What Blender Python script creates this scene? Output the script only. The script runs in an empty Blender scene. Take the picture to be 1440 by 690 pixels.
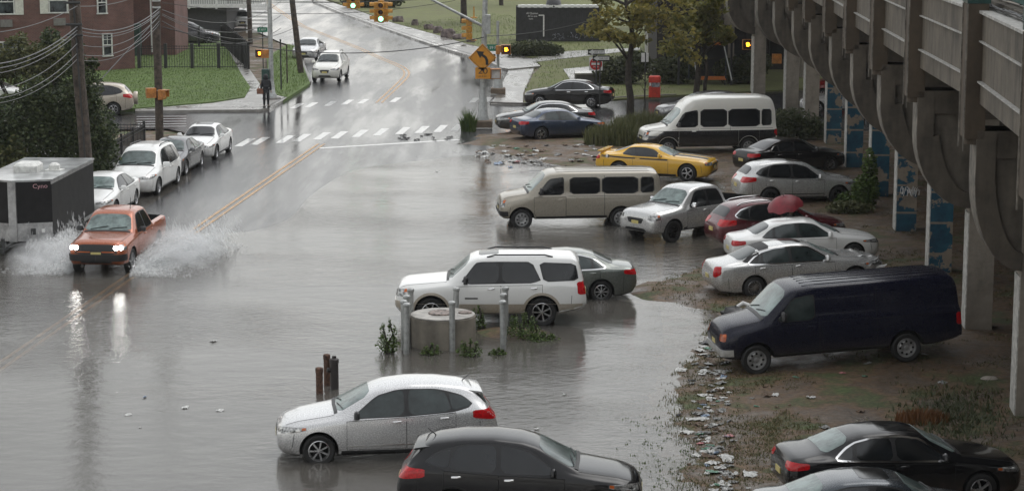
EXPO = 0.45
HAZE = 0.00015
import bpy, bmesh, math, random
import numpy as np
from mathutils import Vector, Matrix, noise
from mathutils.bvhtree import BVHTree
random.seed(7)
S = bpy.context.scene
COL = S.collection
R = math.radians
# ------------------------------------------------------------------ camera model (photo is 1440 x 690)
F = 3000.0
TH = math.atan(504.0 / F)
HC = 12.0 * math.cos(TH)
CT, ST = math.cos(TH), math.sin(TH)
ROAD = math.atan2(257.0, F / CT)            # heading of the street, clockwise from +Y

def ray(px, py):
    a, b = (px - 720.0) / F, (345.0 - py) / F
    return Vector((a, CT + b * ST, -ST + b * CT))
def G(px, py, z=0.0):
    """world point at height z seen at photo pixel px,py"""
    d = ray(px, py)
    t = (z - HC) / d.z
    return Vector((0, 0, HC)) + d * t
def D(px, py, zc):
    """world point at depth zc"""
    return Vector((0, 0, HC)) + ray(px, py) * zc
def zc_of(py):
    return F / (0.0833333 * (py + 159.0))
RD = Vector((math.sin(ROAD), math.cos(ROAD), 0))
RX = Vector((math.cos(ROAD), -math.sin(ROAD), 0))

# ------------------------------------------------------------------ tagging
def tag(o, label=None, cat=None, group=None, kind=None):
    if label: o['label'] = label
    if cat: o['category'] = cat
    if group: o['group'] = group
    if kind: o['kind'] = kind
    return o
def empty(name, loc=(0, 0, 0), rz=0.0):
    o = bpy.data.objects.new(name, None)
    o.empty_display_size = 0.2
    COL.objects.link(o)
    o.location = loc
    o.rotation_euler = (0, 0, rz)
    return o
def thing(name, label, cat, loc=(0, 0, 0), rz=0.0, group=None):
    return tag(empty(name, loc, rz), label, cat, group)
def kids(o, _m={}):
    return [c for c in bpy.data.objects if c.parent == o]
def copy_tree(o, parent=None, tree=None):
    c = o.copy(); COL.objects.link(c); c.parent = parent
    for ch in o.children: copy_tree(ch, c)
    return c

# ------------------------------------------------------------------ mesh building
class MB:
    """collects verts/faces, each face with a material slot"""
    def __init__(s): s.v = []; s.f = []; s.m = []; s.mi = 0; s.M = None
    def add(s, vs, fs, mi=None):
        b = len(s.v)
        if s.M is not None: vs = [s.M @ Vector(p) for p in vs]
        s.v.extend([tuple(p) for p in vs])
        s.f.extend([tuple(b + i for i in f) for f in fs])
        s.m.extend([s.mi if mi is None else mi] * len(fs))
        return s
    def box(s, c, d, rz=0.0, mi=None, taper=1.0, rx=0.0, ry=0.0):
        x, y, z = d[0] / 2, d[1] / 2, d[2] / 2
        vs = [Vector((sx * x * (taper if sz > 0 else 1), sy * y * (taper if sz > 0 else 1), sz * z)) for sz in (-1, 1) for sy in (-1, 1) for sx in (-1, 1)]
        m = Matrix.Translation(c) @ Matrix.Rotation(rz, 4, 'Z') @ Matrix.Rotation(ry, 4, 'Y') @ Matrix.Rotation(rx, 4, 'X')
        return s.add([m @ v for v in vs], [(0, 2, 3, 1), (4, 5, 7, 6), (0, 1, 5, 4), (2, 6, 7, 3), (0, 4, 6, 2), (1, 3, 7, 5)], mi)
    def bbox(s, c, d, b=0.02, rz=0.0, mi=None):
        """box with chamfered vertical and top edges"""
        x, y, z = d[0] / 2, d[1] / 2, d[2] / 2
        def ring(ix, iy, zz, k):
            return [(-ix + k, -iy, zz), (ix - k, -iy, zz), (ix, -iy + k, zz), (ix, iy - k, zz), (ix - k, iy, zz), (-ix + k, iy, zz), (-ix, iy - k, zz), (-ix, -iy + k, zz)]
        rs = [ring(x, y, -z, b), ring(x, y, z - b, b), ring(x - b, y - b, z, b * .6)]
        m = Matrix.Translation(c) @ Matrix.Rotation(rz, 4, 'Z')
        vs = [m @ Vector(p) for r in rs for p in r]
        fs = [tuple(range(7, -1, -1))]
        for k in range(2):
            for i in range(8):
                j = (i + 1) % 8
                fs.append((k * 8 + i, k * 8 + j, k * 8 + 8 + j, k * 8 + 8 + i))
        fs.append(tuple(range(16, 24)))
        return s.add(vs, fs, mi)
    def tube(s, pts, r, n=8, mi=None, cap=True):
        pts = [Vector(p) for p in pts]
        rr = r if isinstance(r, (list, tuple)) else [r] * len(pts)
        vs, fs = [], []
        for i, p in enumerate(pts):
            t = (pts[min(i + 1, len(pts) - 1)] - pts[max(i - 1, 0)])
            if t.length < 1e-9: t = Vector((0, 0, 1))
            t.normalize()
            a = Vector((0, 0, 1)) if abs(t.z) < .9 else Vector((1, 0, 0))
            u = t.cross(a).normalized(); w = t.cross(u)
            for k in range(n):
                an = 2 * math.pi * k / n
                vs.append(p + (u * math.cos(an) + w * math.sin(an)) * rr[i])
        for i in range(len(pts) - 1):
            for k in range(n):
                j = (k + 1) % n
                fs.append((i * n + k, i * n + j, (i + 1) * n + j, (i + 1) * n + k))
        if cap:
            fs.append(tuple(range(n - 1, -1, -1)))
            fs.append(tuple((len(pts) - 1) * n + k for k in range(n)))
        return s.add(vs, fs, mi)
    def lathe(s, prof, c=(0, 0, 0), n=24, axis='Z', mi=None, close=False):
        """prof: (r, h)"""
        vs, fs = [], []
        c = Vector(c)
        for r, h in prof:
            for k in range(n):
                an = 2 * math.pi * k / n
                a, b = r * math.cos(an), r * math.sin(an)
                vs.append(c + (Vector((a, b, h)) if axis == 'Z' else Vector((a, h, b)) if axis == 'Y' else Vector((h, a, b))))
        m = len(prof)
        for i in range(m - (0 if close else 1)):
            i2 = (i + 1) % m
            for k in range(n):
                j = (k + 1) % n
                f = (i * n + k, i * n + j, i2 * n + j, i2 * n + k)
                fs.append(f if axis != 'Y' else f[::-1])
        if not close:
            if prof[0][0] > 1e-5: fs.append(tuple(range(n - 1, -1, -1)) if axis != 'Y' else tuple(range(n)))
            if prof[-1][0] > 1e-5:
                t = tuple((m - 1) * n + k for k in range(n)); fs.append(t if axis != 'Y' else t[::-1])
        return s.add(vs, fs, mi)
    def prism(s, poly, z0, z1, mi=None, M=None):
        """extrude an (x,y) polygon from z0 to z1"""
        n = len(poly)
        a = sum(poly[i][0] * poly[(i + 1) % n][1] - poly[(i + 1) % n][0] * poly[i][1] for i in range(n))
        if a < 0: poly = poly[::-1]
        vs = [Vector((p[0], p[1], z0)) for p in poly] + [Vector((p[0], p[1], z1)) for p in poly]
        if M is not None: vs = [M @ v for v in vs]
        fs = [tuple(range(n - 1, -1, -1)), tuple(range(n, 2 * n))]
        fs += [(i, (i + 1) % n, n + (i + 1) % n, n + i) for i in range(n)]
        return s.add(vs, fs, mi)
    def quad(s, a, b, c, d, mi=None): return s.add([a, b, c, d], [(0, 1, 2, 3)], mi)
    def mesh(s, name):
        me = bpy.data.meshes.new(name)
        me.from_pydata(s.v, [], s.f)
        return me
    def build(s, name, mats, parent=None, smooth=None, loc=None):
        me = s.mesh(name)
        for m in (mats if isinstance(mats, (list, tuple)) else [mats]): me.materials.append(m)
        if any(s.m): me.polygons.foreach_set('material_index', s.m)
        me.validate(); me.update()
        if smooth is not None:
            me.polygons.foreach_set('use_smooth', [True] * len(me.polygons))
            me.set_sharp_from_angle(angle=R(smooth))
        o = bpy.data.objects.new(name, me)
        COL.objects.link(o)
        if parent is not None: o.parent = parent
        if loc is not None: o.location = loc
        return o

# ------------------------------------------------------------------ materials
MATS = {}
def nodes(name):
    m = bpy.data.materials.new(name); m.use_nodes = True
    nt = m.node_tree; nt.nodes.clear()
    out = nt.nodes.new('ShaderNodeOutputMaterial')
    return m, nt, out
def N(nt, typ, **kw):
    n = nt.nodes.new(typ)
    for k, v in kw.items():
        if k.startswith('i_'):
            k = k[2:]
            n.inputs[int(k) if k.isdigit() else k.replace('_', ' ')].default_value = v
        else: setattr(n, k, v)
    return n
def ramp(nt, stops):
    r = nt.nodes.new('ShaderNodeValToRGB')
    e = r.color_ramp.elements
    while len(e) < len(stops): e.new(0.5)
    for i, (p, c) in enumerate(stops):
        e[i].position = p
        e[i].color = (c, c, c, 1) if isinstance(c, (int, float)) else (*c, 1)
    return r
def mat(name, col, rough=0.6, metal=0.0, spec=0.5, coat=0.0, var=0.12, scale=6.0, bump=0.0, bscale=40.0, col2=None, emit=None, estr=0.0, crough=0.05, island=0.0, detail=6):
    if name in MATS: return MATS[name]
    m, nt, out = nodes(name)
    L = nt.links.new
    b = N(nt, 'ShaderNodeBsdfPrincipled')
    b.inputs['Roughness'].default_value = rough
    b.inputs['Metallic'].default_value = metal
    b.inputs['Specular IOR Level'].default_value = spec
    b.inputs['Coat Weight'].default_value = coat
    b.inputs['Coat Roughness'].default_value = crough
    L(b.outputs[0], out.inputs[0])
    tc = N(nt, 'ShaderNodeTexCoord')
    nz = N(nt, 'ShaderNodeTexNoise'); nz.inputs['Scale'].default_value = scale; nz.inputs['Detail'].default_value = detail; nz.inputs['Roughness'].default_value = .65
    L(tc.outputs['Object'], nz.inputs['Vector'])
    c = tuple(col)
    c2 = tuple(col2) if col2 else tuple(x * (1 - 2.2 * var) for x in c)
    c1 = c if col2 else tuple(min(1, x * (1 + var)) for x in c)
    r = ramp(nt, [(.35, c2), (.65, c1)])
    L(nz.outputs[0], r.inputs[0])
    src = r.outputs[0]
    if island > 0:
        ge = N(nt, 'ShaderNodeNewGeometry')
        hs = N(nt, 'ShaderNodeHueSaturation')
        mr = N(nt, 'ShaderNodeMapRange'); mr.inputs[3].default_value = 1 - island; mr.inputs[4].default_value = 1 + island
        L(ge.outputs['Random Per Island'], mr.inputs[0]); L(mr.outputs[0], hs.inputs['Value'])
        L(src, hs.inputs['Color']); src = hs.outputs[0]
    L(src, b.inputs['Base Color'])
    if rough > .08:
        rr = N(nt, 'ShaderNodeMapRange'); rr.inputs[3].default_value = max(.02, rough - .12); rr.inputs[4].default_value = min(1, rough + .12)
        L(nz.outputs[0], rr.inputs[0]); L(rr.outputs[0], b.inputs['Roughness'])
    if bump > 0:
        n2 = N(nt, 'ShaderNodeTexNoise'); n2.inputs['Scale'].default_value = bscale; n2.inputs['Detail'].default_value = 5
        L(tc.outputs['Object'], n2.inputs['Vector'])
        bp = N(nt, 'ShaderNodeBump'); bp.inputs['Strength'].default_value = 1.0; bp.inputs['Distance'].default_value = bump
        L(n2.outputs[0], bp.inputs['Height']); L(bp.outputs[0], b.inputs['Normal'])
    if emit:
        b.inputs['Emission Color'].default_value = (*emit, 1); b.inputs['Emission Strength'].default_value = estr
    MATS[name] = m
    return m
# ------------------------------------------------------------------ vehicles
def interp(pl, s):
    return float(np.interp(s, [p[0] for p in pl], [p[1] for p in pl]))
def smooth_fn(pl, L, sig):
    """dense, softly rounded version of a polyline (keeps the ends)"""
    xs = np.arange(-0.5, L + 0.5, 0.01)
    ys = np.interp(xs, [p[0] for p in pl], [p[1] for p in pl])
    k = np.arange(-int(3 * sig / .01), int(3 * sig / .01) + 1) * .01
    g = np.exp(-.5 * (k / sig) ** 2); g /= g.sum()
    yp = np.pad(ys, len(k) // 2, mode='edge')
    sm = np.convolve(yp, g, mode='valid')
    w = np.clip(np.minimum(xs, L - xs) / (3 * sig), 0, 1)
    out = sm * w + ys * (1 - w)
    return lambda s: float(np.interp(s, xs, out))

def paint(name, col, metal=0.35, rough=0.32, coat=.7):
    key = 'paint_' + name
    if key in MATS: return MATS[key]
    m, nt, out = nodes(key); L = nt.links.new
    b = N(nt, 'ShaderNodeBsdfPrincipled'); L(b.outputs[0], out.inputs[0])
    tc = N(nt, 'ShaderNodeTexCoord')
    b.inputs['Metallic'].default_value = metal
    b.inputs['Coat Weight'].default_value = coat; b.inputs['Specular IOR Level'].default_value = .25 if coat < .5 else .5
    b.inputs['Coat Roughness'].default_value = .06
    # road grime that gathers low on the body, streaky
    sp = N(nt, 'ShaderNodeSeparateXYZ'); L(tc.outputs['Object'], sp.inputs[0])
    nz = N(nt, 'ShaderNodeTexNoise'); nz.inputs['Scale'].default_value = 5; nz.inputs['Detail'].default_value = 8
    L(tc.outputs['Object'], nz.inputs['Vector'])
    mr = N(nt, 'ShaderNodeMapRange'); mr.inputs[1].default_value = .15; mr.inputs[2].default_value = .75; mr.inputs[3].default_value = .8; mr.inputs[4].default_value = 0
    L(sp.outputs['Z'], mr.inputs[0])
    mu = N(nt, 'ShaderNodeMath', operation='MULTIPLY'); L(mr.outputs[0], mu.inputs[0]); L(nz.outputs[0], mu.inputs[1])
    mx = N(nt, 'ShaderNodeMix', data_type='RGBA'); mx.inputs[6].default_value = (*col, 1); mx.inputs[7].default_value = (.10, .085, .07, 1)
    L(mu.outputs[0], mx.inputs[0]); L(mx.outputs[2], b.inputs['Base Color'])
    n2 = N(nt, 'ShaderNodeTexNoise'); n2.inputs['Scale'].default_value = 60; n2.inputs['Detail'].default_value = 3
    L(tc.outputs['Object'], n2.inputs['Vector'])
    r2 = N(nt, 'ShaderNodeMapRange'); r2.inputs[1].default_value = .35; r2.inputs[2].default_value = .65; r2.inputs[3].default_value = max(.1, rough - .12); r2.inputs[4].default_value = rough + .06
    L(n2.outputs[0], r2.inputs[0]); L(r2.outputs[0], b.inputs['Roughness'])
    vo = N(nt, 'ShaderNodeTexVoronoi'); vo.inputs['Scale'].default_value = 45
    L(tc.outputs['Object'], vo.inputs['Vector'])
    rv = ramp(nt, [(.0, 1.0), (.28, 0.0)]); L(vo.outputs['Distance'], rv.inputs[0])
    bp = N(nt, 'ShaderNodeBump'); bp.inputs['Strength'].default_value = .05; bp.inputs['Distance'].default_value = .002
    L(rv.outputs[0], bp.inputs['Height']); L(bp.outputs[0], b.inputs['Normal']); L(bp.outputs[0], b.inputs['Coat Normal'])
    MATS[key] = m
    return m
def glassm(name, col, rough=.06, spec=.6):
    return mat('glass_' + name, col, rough=rough, spec=spec, var=.25, scale=2.5, bump=.0006, bscale=120)
RUB = mat('tyre_rubber', (.012, .012, .012), rough=.7, bump=.002, bscale=60)
DARK = mat('black_plastic', (.012, .012, .013), rough=.45)
SEAM = mat('panel_gap_black', (.006, .006, .006), rough=.8)
ARCH = mat('wheel_well_black', (.006, .006, .006), rough=.9)
CHROME = mat('chrome_trim', (.72, .72, .72), rough=.15, metal=1.0, var=.05)
ALLOY = mat('alloy_rim', (.50, .50, .51), rough=.28, metal=.85, var=.1)
STEEL = mat('steel_rim', (.34, .34, .34), rough=.4, metal=.5, var=.2)
DRIM = mat('black_rim', (.03, .03, .03), rough=.35, metal=.5)
RED = mat('tail_lens_red', (.50, .006, .010), rough=.12, spec=.4, coat=.2, var=.2, scale=25)
LENS = mat('head_lens_clear', (.42, .42, .41), rough=.08, metal=.6, spec=.8, var=.5, scale=14)
AMB = mat('amber_lens', (.55, .11, .012), rough=.12, spec=.7)
PLATE = mat('number_plate', (.62, .52, .2), rough=.4, var=.1)
PLATEW = mat('number_plate_white', (.7, .7, .68), rough=.4, var=.1)
GLD = glassm('dark', (.012, .014, .016))
GLM = glassm('mid', (.03, .042, .042), rough=.1)
GLF = glassm('fogged_sky_pale', (.165, .215, .205), rough=.16)  # pale base colour: fogging plus sky reflection painted in
GLW = glassm('wet_screen', (.085, .115, .11), rough=.13)

def wheel(parent, loc, R_, side, style='alloy', n=7, width=.22, rr=None):
    """tyre with a rim inside it; side=+1 faces local +y"""
    r = rr or R_ * .66
    w = width / 2
    t = MB()
    t.lathe([(r, -w), (R_ - .035, -w), (R_ - .01, -w + .02), (R_, -w + .05), (R_, w - .05), (R_ - .01, w - .02), (R_ - .035, w), (r + .015, w - .005), (r, w - .015)], n=36, axis='Y', close=True)
    o = t.build('wheel', RUB, parent, smooth=40, loc=loc)
    m = MB(); y = w
    m.M = Matrix.Rotation(0 if side > 0 else math.pi, 4, 'Z')
    m.lathe([(r - .002, -w), (r - .002, y - .012), (r - .02, y - .006), (r - .03, y - .03), (r - .035, y - .10)], n=36, axis='Y', mi=0)
    m.lathe([(0.0, y - .095), (r - .03, y - .095)], n=24, axis='Y', mi=1)
    hub = .17 * r
    if style == 'steel':
        m.lathe([(.0, y - .005), (hub * 1.4, y - .008), (hub * 1.6, y - .05), (r * .62, y - .03), (r * .86, y - .06), (r - .03, y - .05)], n=30, axis='Y', mi=0)
        for k in range(8):
            a = 2 * math.pi * k / 8
            m.lathe([(.0, y - .026), (.032, y - .026)], c=(.66 * r * math.cos(a), 0, .66 * r * math.sin(a)), n=8, axis='Y', mi=1)
    else:
        m.lathe([(0, y - .008), (hub * .8, y - .01), (hub, y - .03), (hub, y - .06)], n=16, axis='Y', mi=0)
        for k in range(n):
            a0 = 2 * math.pi * k / n
            offs = (0,) if style == 'alloy' else (-.17, .17)
            for da in offs:
                ww = (.042 if style == 'alloy' else .02) * r * (7 / n if style == 'alloy' else 1) * 1.6
                ca, sa = math.cos(a0), math.sin(a0)
                cb, sb = math.cos(a0 + da), math.sin(a0 + da)
                p0 = Vector((ca, 0, sa)) * hub * .6; p1 = Vector((cb, 0, sb)) * (r - .03)
                q = Vector((-sb, 0, cb))
                vs = []
                for p, yy, k2 in ((p0, y - .012, .8), (p1, y - .02, 1.1)):
                    vs += [p + q * ww * k2 + Vector((0, yy, 0)), p - q * ww * k2 + Vector((0, yy, 0)), p - q * ww * k2 * 1.15 + Vector((0, yy - .045, 0)), p + q * ww * k2 * 1.15 + Vector((0, yy - .045, 0))]
                m.add(vs, [(0, 1, 5, 4), (1, 2, 6, 5), (2, 3, 7, 6), (3, 0, 4, 7)], 0)
    m.M = None
    sty = STEEL if style == 'steel' else DRIM if style == 'dark' else ALLOY
    m.build('rim', [sty, ARCH], o, smooth=30)
    return o

def chaikin(poly, n=2, t=.13):
    for _ in range(n):
        out = []
        for i in range(len(poly)):
            a, b = poly[i], poly[(i + 1) % len(poly)]
            out.append((a[0] * (1 - t) + b[0] * t, a[1] * (1 - t) + b[1] * t))
            out.append((a[0] * t + b[0] * (1 - t), a[1] * t + b[1] * (1 - t)))
        poly = out
    return poly
def hull(pts):
    pts = sorted(set(pts))
    def half(ps):
        h = []
        for p in ps:
            while len(h) > 1 and (h[-1][0] - h[-2][0]) * (p[1] - h[-2][1]) - (h[-1][1] - h[-2][1]) * (p[0] - h[-2][0]) <= 0: h.pop()
            h.append(p)
        return h
    return half(pts)[:-1] + half(pts[::-1])[:-1]
def span(poly, x):
    zs = []
    n = len(poly)
    for i in range(n):
        (x0, z0), (x1, z1) = poly[i], poly[(i + 1) % n]
        if (x0 - x) * (x1 - x) <= 0 and abs(x1 - x0) > 1e-9:
            zs.append(z0 + (z1 - z0) * (x - x0) / (x1 - x0))
    return (min(zs), max(zs)) if len(zs) > 1 else None

class Car:
    def __init__(c, spec, root):
        c.sp = spec; c.root = root
        L = spec['L']; c.L = L
        c.sm = (spec['axF'] + spec['axR']) / 2
        sg = spec.get('sig', .05)
        c.top = smooth_fn(spec['top'], L, sg); c.belt = smooth_fn(spec['belt'], L, .1); c.bot = smooth_fn(spec['bot'], L, .03)
        c.plan = smooth_fn(spec['plan'], L, .06); c.wt = smooth_fn(spec['wt'], L, .07)
        st = []
        s = 0.0
        while s < L - 1e-6:
            st.append(s)
            d = min(s, L - s)
            s += .015 if d < .12 else .03 if d < .5 else .055
        if L - st[-1] < .008: st.pop()
        st.append(L)
        ring, fs, vs = None, [], []
        for s in st:
            h = c.section(s)
            full = [(y, z) for y, z in h] + [(-y, z) for y, z in h[-2:0:-1]]
            ring = len(full)
            vs += [Vector((c.sm - s, y, z)) for y, z in full]
        for i in range(len(st) - 1):
            for k in range(ring):
                j = (k + 1) % ring
                fs.append((i * ring + k, (i + 1) * ring + k, (i + 1) * ring + j, i * ring + j))
        fs.append(tuple(range(ring)))
        fs.append(tuple((len(st) - 1) * ring + k for k in range(ring - 1, -1, -1)))
        c.vs, c.fs = vs, fs
        c.bvh = BVHTree.FromPolygons(vs, fs)
    def section(c, s):
        zb, zt = c.bot(s), c.top(s)
        w = c.plan(s); wt = min(c.wt(s), w - .03)
        H = zt - zb
        zs = min(max(c.belt(s), zb + .35 * H), zt - .1 * H if H < .3 else zt - .03)
        hb = zs - zb; hu = zt - zs
        ws = w - .04
        k = min(1, H / .5)
        p = [(0, zb), (.6 * w, zb), (w - .10 * k, zb), (w - .035 * k, zb + .05 * k), (w - .012, zb + .26 * hb), (w, zb + .5 * hb), (w - .003, zb + .72 * hb), (w - .015, zb + .88 * hb), (w - .027, zb + .96 * hb), (ws - .008, zs)]
        cr = c.sp.get('crown', .03)
        e = min(.085, .5 * hu)
        for t in (.3, .65):
            p.append((ws - .008 + (wt + .02 - ws + .008) * t + .012 * min(1, hu / .3), zs + (hu - e) * t))
        p += [(wt + .02, zt - e), (wt - .015, zt - .42 * e), (wt - .07, zt - .12 * e), (.75 * wt - .02, zt + cr * .4), (.4 * wt, zt + cr * .85), (0, zt + cr)]
        return p
    def hit(c, mode, u, v, side=1):
        """point + normal on the body; u,v: side (s,z), front/rear (y,z), top (s,y)"""
        if mode == 'side': o, d = Vector((c.sm - u, 3 * side, v)), Vector((0, -side, 0))
        elif mode == 'front': o, d = Vector((c.sm + 2, u, v)), Vector((-1, 0, 0))
        elif mode == 'wrapF':
            d = Vector((-math.cos(u), -math.sin(u) * side, 0)); o = Vector((c.sm - .7, 0, v)) - d * 4
        elif mode == 'wrapR':
            d = Vector((math.cos(u), -math.sin(u) * side, 0)); o = Vector((c.sm - c.L + .7, 0, v)) - d * 4
        elif mode == 'rear': o, d = Vector((c.sm - c.L - 2, u, v)), Vector((1, 0, 0))
        else: o, d = Vector((c.sm - u, v, 4)), Vector((0, 0, -1))
        p, n, i, t = c.bvh.ray_cast(o, d)
        if p is None: return None
        if n.dot(d) > 0: n = -n
        return p, n
    def patch(c, mb, mode, poly, side=1, off=.006, nu=10, nv=6, rnd=2, skirt=.02, mi=None):
        if rnd: poly = chaikin(poly, rnd)
        u0, u1 = min(p[0] for p in poly), max(p[0] for p in poly)
        g = []
        for i in range(nu + 1):
            u = u0 + (u1 - u0) * (.002 + .996 * i / nu)
            sp = span(poly, u)
            row = []
            for j in range(nv + 1):
                if sp is None: row.append(None); continue
                v = sp[0] + (sp[1] - sp[0]) * j / nv
                h = c.hit(mode, u, v, side)
                row.append(None if h is None else (h[0] + h[1] * off, h[1]))
            g.append(row)
        vs, fs, idx = [], [], {}
        def vid(i, j, lo=False):
            k = (i, j, lo)
            if k not in idx:
                p, n = g[i][j]
                idx[k] = len(vs); vs.append(p - n * (off + skirt) if lo else p)
            return idx[k]
        flip = {'side': side < 0, 'front': True, 'rear': False, 'top': True, 'wrapF': side > 0, 'wrapR': side < 0}[mode]
        cells = {}
        for i in range(nu):
            for j in range(nv):
                q = [(i, j), (i + 1, j), (i + 1, j + 1), (i, j + 1)]
                if all(g[a][b] is not None for a, b in q): cells[(i, j)] = q
        for (i, j), q in cells.items():
            f = tuple(vid(*k) for k in q)
            fs.append(f if flip else f[::-1])
            for (di, dj), (a, b) in (((0, -1), (q[0], q[1])), ((1, 0), (q[1], q[2])), ((0, 1), (q[2], q[3])), ((-1, 0), (q[3], q[0]))):
                if (i + di, j + dj) not in cells and skirt:
                    f = (vid(*b), vid(*a), vid(*a, True), vid(*b, True))
                    fs.append(f if flip else f[::-1])
        mb.add(vs, fs, mi)
        return mb
    def ribbon(c, mb, mode, pts, w, side=1, off=.008, closed=False, step=.06, mi=None):
        P = []
        n = len(pts)
        for i in range(n if closed else n - 1):
            a, b = pts[i], pts[(i + 1) % n]
            k = max(1, int(math.dist(a, b) / step))
            for t in range(k): P.append((a[0] + (b[0] - a[0]) * t / k, a[1] + (b[1] - a[1]) * t / k))
        if not closed: P.append(pts[-1])
        m = len(P)
        rows = []
        for i in range(m):
            a = P[(i - 1) % m] if (closed or i) else P[0]
            b = P[(i + 1) % m] if (closed or i < m - 1) else P[-1]
            tx, tz = b[0] - a[0], b[1] - a[1]
            l = math.hypot(tx, tz) or 1
            nx, nz = -tz / l * w / 2, tx / l * w / 2
            r = []
            for sg in (-1, 1):
                h = c.hit(mode, P[i][0] + sg * nx, P[i][1] + sg * nz, side)
                r.append(None if h is None else (h[0] + h[1] * off, h[0] - h[1] * .004))
            rows.append(r)
        for i in range(m if closed else m - 1):
            a, b = rows[i], rows[(i + 1) % m]
            if None in a or None in b: continue
            vs = [a[0][1], a[0][0], a[1][0], a[1][1], b[0][1], b[0][0], b[1][0], b[1][1]]
            mb.add(vs, [(0, 1, 5, 4), (1, 2, 6, 5), (2, 3, 7, 6)], mi)
        return mb
    def build_body(c, mats, cuts=()):
        """loft with the wheel wells (and a pickup's bed) cut out"""
        me = bpy.data.meshes.new('body'); me.from_pydata([tuple(v) for v in c.vs], [], c.fs)
        me.materials.append(mats); me.materials.append(ARCH)
        o = bpy.data.objects.new('body', me); COL.objects.link(o)
        k = MB()
        for s, r in ((c.sp['axF'], c.sp['arch']), (c.sp['axR'], c.sp['arch'] * c.sp.get('archR', 1))):
            w = c.plan(s)
            for sd in (-1, 1):
                y0, y1 = (w - .34) * sd, (w + .15) * sd
                k.lathe([(r, min(y0, y1)), (r, max(y0, y1))], c=(c.sm - s, 0, c.sp['rw'] + .01), n=28, axis='Y')
        for (s0, s1, hw, z0) in cuts:
            k.box((c.sm - (s0 + s1) / 2, 0, z0 + 1), (s1 - s0, 2 * hw, 2))
        co = k.build('cutter', ARCH)
        md = o.modifiers.new('b', 'BOOLEAN'); md.operation = 'DIFFERENCE'; md.object = co; md.solver = 'EXACT'
        try: md.material_mode = 'TRANSFER'
        except Exception: pass
        dg = bpy.context.evaluated_depsgraph_get()
        nm = bpy.data.meshes.new_from_object(o.evaluated_get(dg))
        bpy.data.objects.remove(co); bpy.data.objects.remove(o)
        nm.name = 'body'
        nm.polygons.foreach_set('use_smooth', [True] * len(nm.polygons))
        nm.set_sharp_from_angle(angle=R(38))
        b = bpy.data.objects.new('body', nm); COL.objects.link(b); b.parent = c.root
        return b

# ---- body templates: s runs from the nose (0) to the tail (L); all metres
T = {}
T['sedan'] = dict(L=4.82, W=1.82, axF=.95, axR=3.75, rw=.325, arch=.385,
    top=[(0, .60), (.04, .69), (.14, .77), (.45, .86), (1.0, .95), (1.32, .99), (2.08, 1.37), (2.35, 1.42), (2.8, 1.44), (3.25, 1.41), (3.55, 1.34), (4.15, 1.08), (4.45, 1.05), (4.72, 1.02), (4.79, .88), (4.82, .72)],
    belt=[(0, .6), (.3, .74), (1, .85), (1.4, .91), (3, .95), (4, .99), (4.6, .98), (4.82, .85)],
    bot=[(0, .46), (.03, .32), (.12, .23), (.5, .18), (4.3, .19), (4.65, .27), (4.79, .42), (4.82, .5)],
    plan=[(0, .42), (.03, .58), (.12, .73), (.35, .83), (.9, .90), (1.5, .91), (3.6, .91), (4.3, .87), (4.65, .80), (4.78, .70), (4.82, .58)],
    wt=[(0, .35), (.12, .62), (.5, .70), (1.32, .74), (2.08, .585), (2.8, .575), (3.55, .56), (4.15, .66), (4.5, .70), (4.74, .62), (4.82, .45)],
    win=[[(1.60, .945), (2.16, 1.30), (2.5, 1.355), (2.66, 1.36), (2.66, .97)], [(2.74, .975), (2.74, 1.36), (3.1, 1.345), (3.42, 1.27), (3.48, 1.0)], [(3.55, 1.01), (3.50, 1.24), (3.62, 1.19), (3.88, 1.03)]],
    ws=(1.38, 2.04, .69, .555), rs=(3.56, 4.1, .53, .62),
    doors=[(1.50, 2.70, .30), (2.70, 3.72, .30)], hl=(.08, .62, .62, .74), tl=(4.42, 4.79, .80, .96), plate=(.60, .72), mirror=(1.72, .98), handles=[(2.52, .86), (3.5, .885)])
T['suv'] = dict(L=4.65, W=1.80, axF=.87, axR=3.56, rw=.345, arch=.41,
    top=[(0, .66), (.04, .77), (.14, .87), (.45, .97), (.95, 1.05), (1.2, 1.09), (1.98, 1.51), (2.25, 1.59), (2.8, 1.65), (3.4, 1.635), (3.9, 1.57), (4.12, 1.50), (4.38, 1.25), (4.5, 1.04), (4.6, .96), (4.65, .78)],
    belt=[(0, .66), (.3, .84), (1, .95), (1.4, 1.0), (3, 1.07), (3.9, 1.14), (4.4, 1.12), (4.65, .9)],
    bot=[(0, .5), (.03, .36), (.12, .27), (.5, .22), (4.1, .24), (4.5, .33), (4.62, .46), (4.65, .55)],
    plan=[(0, .42), (.03, .58), (.12, .73), (.35, .83), (.85, .89), (1.4, .90), (3.5, .90), (4.1, .87), (4.4, .82), (4.58, .73), (4.65, .6)],
    wt=[(0, .35), (.12, .62), (.45, .69), (1.2, .75), (1.98, .60), (2.8, .585), (3.9, .56), (4.15, .55), (4.38, .62), (4.5, .68), (4.65, .5)],
    win=[[(1.55, 1.03), (2.12, 1.43), (2.5, 1.53), (2.66, 1.545), (2.66, 1.05)], [(2.75, 1.055), (2.75, 1.55), (3.3, 1.535), (3.52, 1.49), (3.66, 1.12)], [(3.66, 1.14), (3.60, 1.46), (3.85, 1.40), (4.08, 1.27), (4.0, 1.2)]],
    ws=(1.26, 1.95, .69, .565), rs=(4.17, 4.42, .53, .58),
    doors=[(1.45, 2.70, .36), (2.70, 3.74, .36)], hl=(.08, .62, .70, .84), tl=(4.1, 4.5, .90, 1.12), plate=(.70, .83), mirror=(1.66, 1.07), handles=[(2.5, .94), (3.5, .99)])
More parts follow.
